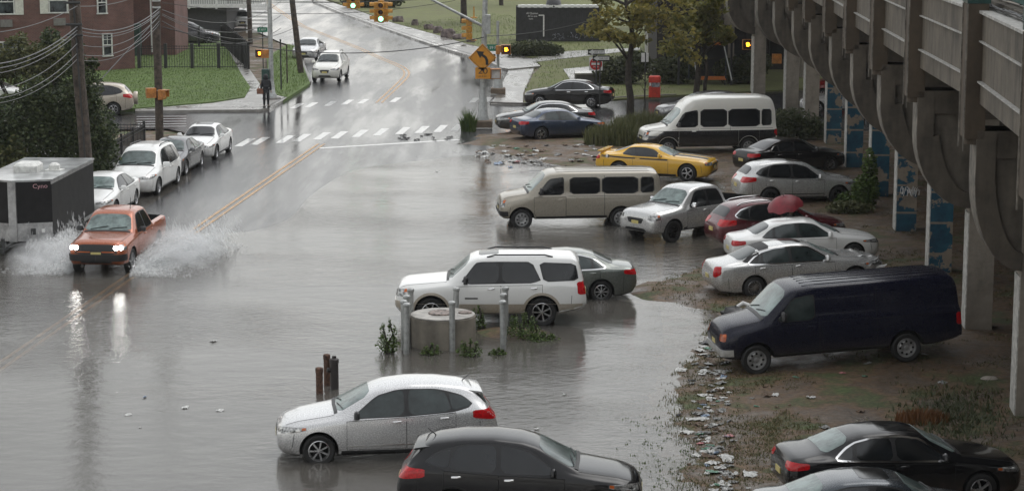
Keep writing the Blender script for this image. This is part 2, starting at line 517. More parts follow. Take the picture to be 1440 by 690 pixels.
T['bigsuv'] = dict(hulls=[(0, 1), (2,)], boxlamp=True, lin=.72, L=5.22, W=2.0, axF=.98, axR=4.0, rw=.405, arch=.47, sig=.04,
    top=[(0, .80), (.03, .95), (.08, 1.06), (.3, 1.14), (1.0, 1.20), (1.42, 1.23), (2.02, 1.76), (2.2, 1.84), (2.6, 1.88), (4.2, 1.88), (4.85, 1.85), (5.02, 1.76), (5.12, 1.3), (5.18, 1.05), (5.22, .8)],
    belt=[(0, .8), (.3, 1.0), (1.0, 1.08), (1.5, 1.14), (3, 1.17), (4.5, 1.2), (5.22, 1.1)],
    bot=[(0, .58), (.03, .45), (.15, .38), (.5, .34), (4.5, .36), (4.95, .45), (5.17, .52), (5.22, .6)],
    plan=[(0, .66), (.03, .80), (.1, .9), (.4, .97), (1, 1.0), (4.2, 1.0), (4.8, .96), (5.1, .90), (5.22, .80)],
    wt=[(0, .5), (.08, .75), (.4, .82), (1.42, .86), (2.02, .73), (3, .72), (4.85, .69), (5.05, .70), (5.22, .6)],
    win=[[(1.78, 1.18), (2.22, 1.70), (2.4, 1.73), (2.82, 1.735), (2.82, 1.20)], [(2.92, 1.205), (2.92, 1.735), (3.70, 1.73), (3.98, 1.22)], [(4.08, 1.25), (3.95, 1.72), (4.9, 1.68), (4.98, 1.28)]],
    ws=(1.46, 2.02, .8, .68), rs=(4.99, 5.11, .62, .66),
    doors=[(1.66, 2.88, .46), (2.88, 4.02, .46)], hl=(.03, .34, .82, 1.02), tl=(4.98, 5.18, .88, 1.22), plate=(.78, .92), mirror=(1.92, 1.24), handles=[(2.62, 1.06), (3.78, 1.07)])
T['van'] = dict(hulls=[(0,), (1,), (2,), (3,)], boxlamp=True, lin=.7, L=6.0, W=2.02, axF=1.05, axR=4.70, rw=.37, arch=.45, sig=.04, crown=.05,
    top=[(0, .85), (.03, 1.0), (.08, 1.10), (.3, 1.19), (.85, 1.28), (1.02, 1.31), (1.68, 1.93), (1.85, 2.0), (2.3, 2.05), (5.5, 2.05), (5.82, 2.02), (5.92, 1.9), (5.97, 1.3), (6.0, .9)],
    belt=[(0, .85), (.3, 1.02), (.9, 1.15), (1.2, 1.22), (6, 1.25)],
    bot=[(0, .6), (.03, .48), (.1, .42), (.5, .38), (5.3, .40), (5.8, .48), (6.0, .55)],
    plan=[(0, .70), (.03, .82), (.1, .9), (.4, .97), (.9, 1.0), (1.4, 1.01), (5.4, 1.01), (5.85, .98), (6, .94)],
    wt=[(0, .5), (.08, .72), (.4, .78), (1.02, .86), (1.68, .84), (2.3, .85), (5.6, .84), (5.9, .83), (6, .78)],
    win=[[(1.36, 1.27), (1.82, 1.80), (2.2, 1.86), (2.32, 1.86), (2.32, 1.27)], [(2.58, 1.3), (2.58, 1.86), (3.66, 1.86), (3.66, 1.3)], [(3.78, 1.3), (3.78, 1.86), (5.08, 1.86), (5.08, 1.3)], [(5.22, 1.32), (5.22, 1.85), (5.66, 1.84), (5.68, 1.34)]],
    ws=(1.06, 1.68, .84, .78), rs=(5.93, 5.96, .7, .7),
    doors=[(1.24, 2.42, .48)], hl=(.03, .16, .82, 1.05), tl=(5.86, 5.99, .85, 1.15), plate=(.62, .74), mirror=(1.5, 1.36), handles=[(2.2, 1.10)])
T['pickup'] = dict(boxlamp=True, lin=.74, L=5.4, W=1.88, axF=.95, axR=4.17, rw=.385, arch=.45, sig=.035,
    top=[(0, .80), (.03, .95), (.08, 1.05), (.3, 1.12), (1.0, 1.17), (1.38, 1.20), (2.0, 1.68), (2.2, 1.76), (2.5, 1.79), (3.2, 1.78), (3.42, 1.74), (3.56, 1.55), (3.66, 1.24), (3.72, 1.17), (5.3, 1.17), (5.36, 1.1), (5.4, .8)],
    belt=[(0, .8), (.3, .98), (1, 1.06), (1.5, 1.1), (3.6, 1.12), (5.4, 1.1)],
    bot=[(0, .56), (.03, .44), (.12, .38), (.5, .36), (4.7, .42), (5.2, .5), (5.4, .6)],
    plan=[(0, .62), (.03, .76), (.1, .85), (.4, .92), (1, .94), (4.6, .94), (5.2, .92), (5.4, .86)],
    wt=[(0, .5), (.08, .72), (.4, .78), (1.38, .82), (2.0, .66), (2.8, .64), (3.42, .64), (3.6, .74), (3.72, .86), (5.3, .86), (5.4, .8)],
    win=[[(1.74, 1.14), (2.2, 1.62), (2.4, 1.66), (2.66, 1.67), (2.66, 1.15)], [(2.74, 1.15), (2.74, 1.67), (3.3, 1.64), (3.44, 1.3), (3.44, 1.16)]],
    ws=(1.42, 1.98, .76, .62), rs=(3.46, 3.6, .55, .58),
    doors=[(1.62, 2.70, .44), (2.70, 3.50, .44)], hl=(.04, .34, .84, 1.0), tl=(5.2, 5.39, .78, 1.12), plate=(.62, .75), mirror=(1.86, 1.2), handles=[(2.5, 1.02), (3.36, 1.03)], bed=(3.80, 5.28, .74, .78))
T['coupe'] = dict(boxlamp=True, lin=.5, L=4.84, W=1.92, axF=.92, axR=3.77, rw=.36, arch=.415,
    top=[(0, .68), (.03, .77), (.08, .84), (.3, .90), (1.0, .97), (1.55, 1.0), (2.28, 1.29), (2.6, 1.345), (3.0, 1.36), (3.4, 1.32), (4.12, 1.07), (4.45, 1.05), (4.68, 1.05), (4.79, .92), (4.84, .75)],
    belt=[(0, .68), (.3, .82), (1, .88), (1.8, .93), (3, .96), (3.9, 1.02), (4.6, .98), (4.84, .85)],
    bot=[(0, .44), (.03, .32), (.12, .24), (.5, .18), (4.3, .2), (4.65, .3), (4.8, .42), (4.84, .5)],
    plan=[(0, .66), (.03, .76), (.1, .84), (.35, .91), (.9, .95), (2, .93), (3.0, .94), (3.8, .96), (4.4, .92), (4.72, .82), (4.84, .7)],
    wt=[(0, .55), (.1, .7), (.45, .76), (1.55, .76), (2.28, .59), (3.0, .56), (3.4, .57), (4.12, .70), (4.5, .74), (4.74, .68), (4.84, .55)],
    win=[[(1.95, .965), (2.4, 1.22), (2.75, 1.28), (3.12, 1.285), (3.12, .99)], [(3.18, 1.0), (3.18, 1.28), (3.42, 1.25), (3.66, 1.05)]],
    ws=(1.58, 2.26, .70, .56), rs=(3.42, 4.1, .54, .62),
    doors=[(1.72, 3.2, .3)], hl=(.03, .2, .68, .8), tl=(4.62, 4.8, .8, .95), plate=(.55, .68), mirror=(2.08, 1.0), handles=[(3.0, .88)])
T['minivan'] = dict(L=5.17, W=2.02, axF=.98, axR=4.07, rw=.345, arch=.405,
    top=[(0, .66), (.04, .76), (.14, .86), (.45, .97), (.95, 1.07), (1.15, 1.11), (2.0, 1.61), (2.25, 1.70), (2.8, 1.76), (4.2, 1.73), (4.7, 1.66), (4.86, 1.58), (5.02, 1.2), (5.12, .98), (5.17, .75)],
    belt=[(0, .66), (.3, .82), (1, .93), (1.5, .98), (3, 1.02), (4.6, 1.06), (5.17, .95)],
    bot=[(0, .48), (.03, .34), (.12, .24), (.5, .19), (4.6, .21), (5.0, .3), (5.17, .5)],
    plan=[(0, .45), (.03, .62), (.12, .79), (.35, .9), (.9, .98), (1.5, 1.0), (4.2, 1.0), (4.75, .95), (5.05, .86), (5.17, .7)],
    wt=[(0, .38), (.12, .66), (.45, .75), (1.15, .82), (2.0, .68), (3, .66), (4.7, .62), (4.9, .63), (5.05, .7), (5.17, .55)],
    win=[[(1.62, 1.02), (2.2, 1.50), (2.5, 1.6), (2.86, 1.63), (2.86, 1.04)], [(2.95, 1.04), (2.95, 1.63), (3.9, 1.61), (3.9, 1.06)], [(4.0, 1.07), (4.0, 1.6), (4.5, 1.54), (4.72, 1.12)]],
    ws=(1.2, 1.97, .76, .63), rs=(4.9, 5.0, .58, .62),
    doors=[(1.5, 2.9, .34), (2.9, 3.95, .34)], hl=(.1, .72, .72, .86), tl=(4.9, 5.12, .85, 1.1), plate=(.65, .77), mirror=(1.72, 1.06), handles=[(2.7, .93), (3.1, .94)])

def scaled(name, L=None, H=None, W=None, **over):
    t = {k: (list(v) if isinstance(v, list) else v) for k, v in T[name].items()}
    kl = (L or t['L']) / t['L']; kw = (W or t['W']) / t['W']
    zt = max(p[1] for p in t['top']); kh = (H - t.get('crown', .03)) / zt if H else 1
    def zf(z): return z * kh if z > .5 else z * (1 + (kh - 1) * z / .5)
    for k in ('top', 'belt', 'bot'): t[k] = [(s * kl, zf(z)) for s, z in t[k]]
    for k in ('plan', 'wt'): t[k] = [(s * kl, y * kw) for s, y in t[k]]
    t['win'] = [[(s * kl, zf(z)) for s, z in p] for p in t['win']]
    for k in ('ws', 'rs'): a = t[k]; t[k] = (a[0] * kl, a[1] * kl, a[2] * kw, a[3] * kw)
    t['doors'] = [(a * kl, b * kl, zf(z)) for a, b, z in t['doors']]
    for k in ('hl', 'tl'): a = t[k]; t[k] = (a[0] * kl, a[1] * kl, zf(a[2]), zf(a[3]))
    t['plate'] = tuple(zf(z) for z in t['plate'])
    t['mirror'] = (t['mirror'][0] * kl, zf(t['mirror'][1]))
    t['handles'] = [(s * kl, zf(z)) for s, z in t['handles']]
    if 'bed' in t: a = t['bed']; t['bed'] = (a[0] * kl, a[1] * kl, a[2] * kw, zf(a[3]))
    t['L'] *= kl; t['W'] *= kw; t['axF'] *= kl; t['axR'] *= kl
    t.update(over)
    return t

def make_car(name, label, spec, body, p0, p1, zg=0.0, cat='car', glass=GLD, front=GLF, rear=None, rim='alloy', spokes=7,
             chrome_win=False, rails=None, plate=PLATE, handle=None, lower=None, tl=None, hl=None, spoiler=False, mirror=None,
             antenna=False, drop=0.0, centre=None, heading=None, sunroof=False, grille=True, rear_off=False):
    """p0, p1: photo pixels where the near front and near rear tyre meet the ground (height zg)"""
    sp = spec
    hw = sp['W'] / 2 - .12
    if centre is None:
        z0_, z1_ = zg if isinstance(zg, tuple) else (zg, zg)
        a, b = G(*p0, z0_), G(*p1, z1_)
        pitch = math.atan2(z1_ - z0_, math.hypot(a.x - b.x, a.y - b.y)); zg = (z0_ + z1_) / 2
        d = (a - b); d.z = 0; rz = math.atan2(d.y, d.x)
        mid = (a + b) / 2
        nrm = Vector((-d.y, d.x, 0)).normalized()
        if nrm.y < 0: nrm = -nrm               # the far side is away from the camera
        if abs(nrm.x) > .8: nrm = nrm if nrm.x < 0 else -nrm
        loc = mid + nrm * hw
    else:
        loc, rz = centre, heading; pitch = 0
    root = thing(name, label, cat, (loc[0], loc[1], zg - drop), rz)
    root.rotation_euler = (0, pitch, rz)
    c = Car(sp, root)
    c.build_body(body, [sp['bed']] if 'bed' in sp else ())
    handle = handle or body
    ax = [sp['axF'], sp['axR']]
    rA = sp['arch'] + .03
    zA = sp['rw'] + .01
    # doors with a dark gap round each
    for (s0, s1, zb) in sp['doors']:
        for sd in (-1, 1):
            def dpoly(g):
                up, lo = [], []
                n = 16
                for i in range(n + 1):
                    s = s0 + g + (s1 - s0 - 2 * g) * i / n
                    z0 = zb + g
                    for a in ax:
                        q = (rA + g) ** 2 - (s - a) ** 2
                        if q > 0: z0 = max(z0, zA + math.sqrt(q))
                    zt = c.belt(s) - .035 - g
                    lo.append((s, min(z0, zt - .02))); up.append((s, zt))
                return lo + up[::-1]
            g = MB(); c.patch(g, 'side', dpoly(-.004), sd, off=.002, nu=16, nv=6, rnd=0, skirt=.006)
            go = g.build('door_gap', SEAM, root)
            dm = MB(); c.patch(dm, 'side', dpoly(.006), sd, off=.005, nu=18, nv=8, rnd=0, skirt=.004)
            dm.build('door', body, root, smooth=40)
            go.parent = root
    k = 0
    for (s, z) in sp['handles']:
        for sd in (-1, 1):
            h = c.hit('side', s, z, sd)
            if h is None: continue
            hb = MB(); hb.bbox((h[0].x, h[0].y + .018 * sd, z), (.19, .034, .036), .012)
            hb.build('door_handle', handle, root, smooth=50)
    # glass
    for pi, poly in enumerate(sp['win']):
        for sd in (-1, 1):
            sk = MB(); cx = sum(p[0] for p in poly) / len(poly); cz = sum(p[1] for p in poly) / len(poly)
            w = MB(); c.patch(w, 'side', poly, sd, off=.006, nu=18, nv=6, rnd=2, skirt=.01)
            w.build('side_window', glass, root, smooth=60)
    # dark surround (and chrome trim) round each run of windows
    for grp in sp.get('hulls', [tuple(range(len(sp['win'])))]):
        hl_ = hull([p for i in grp for p in sp['win'][i]])
        cx = sum(p[0] for p in hl_) / len(hl_); cz = sum(p[1] for p in hl_) / len(hl_)
        big = [(cx + (p[0] - cx) * (1 + .03 / max(.2, abs(p[0] - cx))), cz + (p[1] - cz) * (1 + .02 / max(.08, abs(p[1] - cz)))) for p in hl_]
        for sd in (-1, 1):
            pm = MB(); c.patch(pm, 'side', big, sd, off=.003, nu=32, nv=6, rnd=1, skirt=.008)
            pm.build('window_surround', DARK, root, smooth=60)
            if chrome_win:
                cm = MB(); c.ribbon(cm, 'side', chaikin(big, 2), .03, sd, off=.009, closed=True)
                cm.build('window_trim', CHROME, root)
    def band(nm, a, gl):
        s0, s1, w0, w1 = a
        m = MB(); c.patch(m, 'top', [(s0, -w0), (s1, -w1), (s1, w1), (s0, w0)], off=.006, nu=12, nv=16, rnd=1, skirt=.012)
        return m.build(nm, gl, root, smooth=70)
    a = sp['ws']
    band('windshield', a, front)
    mo = MB(); c.ribbon(mo, 'top', [(a[0] - .025, -a[2] * .97), (a[0] - .045, 0), (a[0] - .025, a[2] * .97)], .07, off=.012); mo.build('cowl_trim', DARK, root)
    wp = MB()
    for y0, y1 in ((.05, .6), (-.55, -.0)):
        pts = []
        for t in range(5):
            h = c.hit('top', a[0] + .03 + .09 * t / 4, y0 + (y1 - y0) * t / 4)
            pts.append(h[0] + h[1] * .02)
        wp.tube(pts, .011, 5)
    wp.build('wiper', DARK, root)
    a = sp['rs']
    zt0, zt1 = c.top(a[0]), c.top(a[1])
    m = MB()
    if a[1] - a[0] < .2:
        c.patch(m, 'rear', [(-a[3], zt1 + .02), (-a[2], zt0 - .03), (a[2], zt0 - .03), (a[3], zt1 + .02)], off=.006, nu=16, nv=8, rnd=1, skirt=.012)
    else:
        c.patch(m, 'top', [(a[0], -a[2]), (a[1], -a[3]), (a[1], a[3]), (a[0], a[2])], off=.006, nu=10, nv=14, rnd=1, skirt=.012)
    m.build('rear_window', rear or glass, root, smooth=70)
    # lamps wrap round the corners
    for nm, q, md, mt in (('headlight', sp['hl'], 'wrapF', hl or LENS), ('taillight', sp['tl'], 'wrapR', tl or RED)):
        s0, s1, z0, z1 = q
        f = md == 'wrapF'
        se = s1 if f else s0
        dx = (.7 - se) if f else (se - (c.L - .7))
        a1 = math.atan2(c.plan(se), dx)
        yi = c.plan(.06 if f else c.L - .06) * sp.get('lin', .62)
        a0 = math.atan2(yi, .68)
        am = a0 + .4 * (a1 - a0)
        h = z1 - z0
        for sd in (-1, 1):
            m = MB()
            if f: poly = [(a0, z0 + .1 * h), (am, z0), (a1, z0 + .62 * h), (a1, z1 + .12 * h), (am, z1), (a0, z1 - .35 * h)]
            else: poly = [(a0, z0 + .12 * h), (am, z0), (a1, z0 + .3 * h), (a1, z1), (am, z1), (a0, z1 - .08 * h)]
            if sp.get('boxlamp'): poly = [(a0, z0), (a1, z0), (a1, z1), (a0, z1)]
            c.patch(m, md, poly, sd, off=.007, nu=12, nv=5, rnd=1)
            if m.v:
                lo = m.build(nm, mt, root, smooth=60)
                if f and sp.get('lampamb', True):
                    m = MB(); c.patch(m, md, [(a1 - .12, z0 + .62 * h), (a1 - .02, z0 + .68 * h), (a1 - .02, z1 + .06 * h), (a1 - .12, z1 + .0 * h)], sd, off=.011, nu=3, nv=3, rnd=0)
                    if m.v: m.build('turn_signal', AMB, lo)
    # shut lines of bonnet, boot and bumpers
    s0, s1 = sp['hl'][0] + .12, sp['ws'][0] - .06
    def line(mode, pts, w, sd=1):
        m = MB(); c.ribbon(m, mode, pts, w, sd, off=.002)
        if m.v: m.build('shut_line', SEAM, root)
    for sd in (-1, 1):
        line('top', [(s0 + (s1 - s0) * t / 6, sd * (c.wt(s0 + (s1 - s0) * t / 6) - .03)) for t in range(7)], .014)
        zt = sp['tl'][2]
        line('side', [(c.L - .42, c.bot(c.L - .42) + .12), (c.L - .40, zt - .02)], .012, sd)
        zf = sp['hl'][2]
        line('side', [(.32, c.bot(.4) + .2), (.36, zf + .02)], .012, sd)
    if grille:
        zg0 = sp['hl'][2]
        m = MB(); yw = c.plan(.05) * .5
        c.patch(m, 'front', [(-yw * .9, zg0 - .14), (yw * .9, zg0 - .14), (yw, zg0 + .04), (-yw, zg0 + .04)], off=.006, nu=10, nv=4, rnd=1)
        if m.v: m.build('grille', DARK, root, smooth=60)
        m = MB()
        zl = c.bot(.1) + .05
        c.patch(m, 'front', [(-yw * 1.35, zl), (yw * 1.35, zl), (yw * 1.2, zl + .09), (-yw * 1.2, zl + .09)], off=.006, nu=12, nv=3, rnd=1)
        if m.v: m.build('lower_grille', DARK, root, smooth=60)
    for md, mt in (('rear', plate), ('front', plate)):
        z0, z1 = sp['plate'] if md == 'rear' else (sp['hl'][2] - .16, sp['hl'][2] - .05)
        m = MB(); c.patch(m, md, [(-.16, z0), (.16, z0), (.16, z1), (-.16, z1)], off=.014, nu=2, nv=2, rnd=0)
        if m.v: m.build('licence_plate', mt, root)
    # sill trim, lower cladding
    lo_m = lower or DARK
    for sd in (-1, 1):
        m = MB(); s0, s1 = ax[0] + rA + .02, ax[1] - rA - .02
        zb = c.bot((s0 + s1) / 2)
        c.patch(m, 'side', [(s0, zb + .02), (s1, zb + .02), (s1, zb + (.11 if not lower else .17)), (s0, zb + (.11 if not lower else .17))], sd, off=.004, nu=12, nv=3, rnd=0)
        m.build('sill_trim', lo_m, root, smooth=60)
    # mirrors
    for sd in (-1, 1):
        s, z = sp['mirror']
        h = c.hit('side', s, z, sd)
        if h is None: continue
        p = h[0]
        m = MB(); m.tube([p - Vector((0, .03 * sd, 0)), p + Vector((-.0, .07 * sd, .02))], .03, 6)
        big = 1.35 if sp['W'] > 1.95 else 1.0
        q = p + Vector((0, .15 * sd * (1 + (big - 1) * .4), .05 * big))
        for t, rr in ((0, 1),):
            m.bbox(q, (.11, .2 * big, .15 * big), .035)
        m.build('wing_mirror', mirror or body, root, smooth=60)
    # wheels
    rw = sp['rw']
    for i, s in enumerate(ax):
        for sd in (-1, 1):
            wheel(root, (c.sm - s, sd * (c.plan(s) - .125), rw), rw, sd, rim, spokes)
    if rails is not None:
        for sd in (-1, 1):
            pts = []
            s0, s1 = sp['win'][0][2][0] + .1, sp['win'][-1][1][0] + .35
            for t in range(9):
                s = s0 + (s1 - s0) * t / 8
                h = c.hit('top', s, (c.wt(s) - .06) * sd)
                pts.append(h[0] + Vector((0, 0, .055 if 0 < t < 8 else .005)))
            m = MB(); m.tube(pts, .022, 8); m.build('roof_rail', rails, root, smooth=60)
    if spoiler:
        m = MB(); s = sp['rs'][0]
        wv = c.wt(s) - .02; z = c.top(s)
        X = c.sm - s
        pr = [(.14, .045), (-.13, .005), (-.17, -.02), (-.13, -.03), (.14, .0)]
        vs = []
        for y in (-wv, -wv * .5, 0, wv * .5, wv):
            for a, b in pr: vs.append((X + a, y, z + b + .03 * (1 - (y / wv) ** 2)))
        n = len(pr); fs = []
        for i in range(4):
            for q in range(n): fs.append((i * n + q, i * n + (q + 1) % n, i * n + n + (q + 1) % n, i * n + n + q))
        fs += [tuple(range(n)), tuple(4 * n + q for q in range(n - 1, -1, -1))]
        m.add(vs, fs); m.build('roof_spoiler', body, root, smooth=40)
    if antenna:
        s = sp['rs'][0] - .22
        h = c.hit('top', s, 0)
        m = MB(); m.tube([h[0], h[0] + Vector((-.16, 0, .13))], [.012, .006], 6); m.build('antenna', DARK, root)
    if sunroof:
        a = sp['ws'][1]
        m = MB(); c.patch(m, 'top', [(a + .25, -.38), (a + .8, -.38), (a + .8, .38), (a + .25, .38)], off=.005, nu=8, nv=8, rnd=1)
        m.build('sunroof', GLD, root, smooth=70)
    root['_'] = 0
    del root['_']
    return root, c
# ------------------------------------------------------------------ ground, road, water, sky
def wetmat(name, dry, wet_rough, dry_rough, puddle=.5, scale=.35, stretch=6.0, coat=1.0, bump=.004, bscale=30, col2=None, angle=None):
    """wet paving: smooth where water lies, rougher between, streaked along the street"""
    m, nt, out = nodes(name); L = nt.links.new
    b = N(nt, 'ShaderNodeBsdfPrincipled'); L(b.outputs[0], out.inputs[0])
    tc = N(nt, 'ShaderNodeTexCoord')
    mp = N(nt, 'ShaderNodeMapping'); mp.inputs['Rotation'].default_value = (0, 0, ROAD if angle is None else angle); mp.inputs['Scale'].default_value = (1, 1 / stretch, 1)
    L(tc.outputs['Object'], mp.inputs[0])
    n1 = N(nt, 'ShaderNodeTexNoise'); n1.inputs['Scale'].default_value = scale; n1.inputs['Detail'].default_value = 8; n1.inputs['Roughness'].default_value = .62
    L(mp.outputs[0], n1.inputs['Vector'])
    r1 = ramp(nt, [(puddle - .09, 1), (puddle + .09, 0)])
    L(n1.outputs[0], r1.inputs[0])
    mr = N(nt, 'ShaderNodeMapRange'); mr.inputs[3].default_value = dry_rough; mr.inputs[4].default_value = wet_rough
    L(r1.outputs[0], mr.inputs[0]); L(mr.outputs[0], b.inputs['Roughness'])
    n2 = N(nt, 'ShaderNodeTexNoise'); n2.inputs['Scale'].default_value = 1.7; n2.inputs['Detail'].default_value = 10; n2.inputs['Roughness'].default_value = .7
    L(tc.outputs['Object'], n2.inputs['Vector'])
    c2 = col2 or tuple(x * .6 for x in dry)
    r2 = ramp(nt, [(.36, c2), (.64, dry)]); L(n2.outputs[0], r2.inputs[0])
    L(r2.outputs[0], b.inputs['Base Color'])
    b.inputs['Coat Weight'].default_value = coat
    if coat == 0: b.inputs['Specular IOR Level'].default_value = .27
    b.inputs['Coat IOR'].default_value = 1.33
    L(mr.outputs[0], b.inputs['Coat Roughness'])
    n3 = N(nt, 'ShaderNodeTexNoise'); n3.inputs['Scale'].default_value = bscale; n3.inputs['Detail'].default_value = 3
    L(tc.outputs['Object'], n3.inputs['Vector'])
    bp = N(nt, 'ShaderNodeBump'); bp.inputs['Distance'].default_value = bump
    mr2 = N(nt, 'ShaderNodeMapRange'); mr2.inputs[3].default_value = 1; mr2.inputs[4].default_value = .15
    L(r1.outputs[0], mr2.inputs[0]); L(mr2.outputs[0], bp.inputs['Strength'])
    L(n3.outputs[0], bp.inputs['Height']); L(bp.outputs[0], b.inputs['Normal']); L(bp.outputs[0], b.inputs['Coat Normal'])
    MATS[name] = m
    return m

ASPHALT = wetmat('wet_asphalt', (.066, .066, .069), .09, .21, puddle=.47, coat=0.0, stretch=9, scale=.5)
CONC = wetmat('wet_concrete_paving', (.30, .285, .26), .12, .45, puddle=.45, scale=.6, stretch=2, coat=.8)
KERB = mat('kerb_concrete', (.17, .16, .15), rough=.45, bump=.004, var=.25)
YEL = mat('yellow_road_paint', (.56, .32, .12), rough=.4, var=.3, scale=2.2, col2=(.26, .17, .09))
WHT = mat('white_road_paint', (.62, .62, .60), rough=.35, var=.2, scale=4, col2=(.30, .30, .30), coat=.6)

def mudmat():
    m, nt, out = nodes('mud_ground'); L = nt.links.new
    b = N(nt, 'ShaderNodeBsdfPrincipled'); L(b.outputs[0], out.inputs[0])
    tc = N(nt, 'ShaderNodeTexCoord')
    n1 = N(nt, 'ShaderNodeTexNoise'); n1.inputs['Scale'].default_value = .55; n1.inputs['Detail'].default_value = 10; n1.inputs['Roughness'].default_value = .68
    n2 = N(nt, 'ShaderNodeTexNoise'); n2.inputs['Scale'].default_value = 9; n2.inputs['Detail'].default_value = 8; n2.inputs['Roughness'].default_value = .75
    n3 = N(nt, 'ShaderNodeTexVoronoi'); n3.inputs['Scale'].default_value = 16
    for n in (n1, n2, n3): L(tc.outputs['Object'], n.inputs['Vector'])
    r1 = ramp(nt, [(.30, (.115, .098, .08)), (.45, (.085, .058, .036)), (.52, (.11, .066, .034)), (.575, (.066, .064, .025)), (.66, (.05, .075, .02))]); L(n1.outputs[0], r1.inputs[0])
    r2 = ramp(nt, [(.30, .3), (.5, 1.0), (.70, 1.9)]); L(n2.outputs[0], r2.inputs[0])
    mx = N(nt, 'ShaderNodeMix', data_type='RGBA', blend_type='MULTIPLY'); mx.inputs[0].default_value = 1
    L(r1.outputs[0], mx.inputs[6]); L(r2.outputs[0], mx.inputs[7])
    # pebbles
    rp = ramp(nt, [(.0, 1.0), (.18, 0.0)]); L(n3.outputs['Distance'], rp.inputs[0])
    mp = N(nt, 'ShaderNodeMath', operation='MULTIPLY'); L(rp.outputs[0], mp.inputs[0]); mp.inputs[1].default_value = .6
    mx2 = N(nt, 'ShaderNodeMix', data_type='RGBA'); mx2.inputs[7].default_value = (.17, .155, .135, 1)
    L(mp.outputs[0], mx2.inputs[0]); L(mx.outputs[2], mx2.inputs[6]); L(mx2.outputs[2], b.inputs['Base Color'])
    rr = ramp(nt, [(.36, .25), (.55, .8)]); L(n1.outputs[0], rr.inputs[0]); L(rr.outputs[0], b.inputs['Roughness'])
    bp = N(nt, 'ShaderNodeBump'); bp.inputs['Distance'].default_value = .03; L(n2.outputs[0], bp.inputs['Height']); L(bp.outputs[0], b.inputs['Normal'])
    MATS['mud_ground'] = m
    return m
MUD = mudmat()
LAWN = mat('lawn_grass', (.105, .17, .035), rough=.85, col2=(.075, .115, .028), scale=.8, detail=12, bump=.05, bscale=25)
LAWN2 = mat('park_grass', (.15, .17, .055), rough=.85, col2=(.115, .115, .045), scale=.5, detail=12, bump=.05, bscale=25)

def watermat():
    m, nt, out = nodes('flood_water'); L = nt.links.new
    tc = N(nt, 'ShaderNodeTexCoord')
    def nz(scale, rot, sx, det=4, rough=.5):
        mp = N(nt, 'ShaderNodeMapping'); mp.inputs['Rotation'].default_value = (0, 0, rot); mp.inputs['Scale'].default_value = (sx, 1, 1)
        L(tc.outputs['Object'], mp.inputs[0])
        n = N(nt, 'ShaderNodeTexNoise'); n.inputs['Scale'].default_value = scale; n.inputs['Detail'].default_value = det; n.inputs['Roughness'].default_value = rough
        L(mp.outputs[0], n.inputs['Vector']); return n
    a = nz(1.5, .7, .7, 3); b2 = nz(4.2, -.5, .7, 4, .6); c = nz(.12, .2, .6, 3); d = nz(24, .1, 1, 2)
    rc = ramp(nt, [(.44, .18), (.60, 1.9)]); L(c.outputs[0], rc.inputs[0])
    s1 = N(nt, 'ShaderNodeMath', operation='MULTIPLY'); s1.inputs[1].default_value = .9; L(a.outputs[0], s1.inputs[0])
    s2 = N(nt, 'ShaderNodeMath', operation='MULTIPLY'); L(b2.outputs[0], s2.inputs[0]); L(rc.outputs[0], s2.inputs[1])
    s3 = N(nt, 'ShaderNodeMath', operation='MULTIPLY'); s3.inputs[1].default_value = .12; L(d.outputs[0], s3.inputs[0])
    ad = N(nt, 'ShaderNodeMath', operation='ADD'); L(s1.outputs[0], ad.inputs[0]); L(s2.outputs[0], ad.inputs[1])
    ad2 = N(nt, 'ShaderNodeMath', operation='ADD'); L(ad.outputs[0], ad2.inputs[0]); L(s3.outputs[0], ad2.inputs[1])
    bp = N(nt, 'ShaderNodeBump'); bp.inputs['Strength'].default_value = 1; bp.inputs['Distance'].default_value = .017
    L(ad2.outputs[0], bp.inputs['Height'])
    fr = N(nt, 'ShaderNodeFresnel'); fr.inputs['IOR'].default_value = 1.33; L(bp.outputs[0], fr.inputs['Normal'])
    gl = N(nt, 'ShaderNodeBsdfGlossy'); gl.inputs['Roughness'].default_value = .05; gl.inputs['Color'].default_value = (1, 1, 1, 1); L(bp.outputs[0], gl.inputs['Normal'])
    tr = N(nt, 'ShaderNodeBsdfTransparent'); tr.inputs['Color'].default_value = (.80, .76, .70, 1)
    df = N(nt, 'ShaderNodeBsdfDiffuse'); df.inputs['Color'].default_value = (.20, .188, .168, 1)
    n4 = nz(.25, 0, .5, 5)
    rm = N(nt, 'ShaderNodeMapRange'); rm.inputs[3].default_value = .22; rm.inputs[4].default_value = .50; L(n4.outputs[0], rm.inputs[0])
    m1 = N(nt, 'ShaderNodeMixShader'); L(rm.outputs[0], m1.inputs[0]); L(tr.outputs[0], m1.inputs[1]); L(df.outputs[0], m1.inputs[2])
    m2 = N(nt, 'ShaderNodeMixShader'); L(fr.outputs[0], m2.inputs[0]); L(m1.outputs[0], m2.inputs[1]); L(gl.outputs[0], m2.inputs[2])
    L(m2.outputs[0], out.inputs[0])
    MATS['flood_water'] = m
    return m
WATER = watermat()

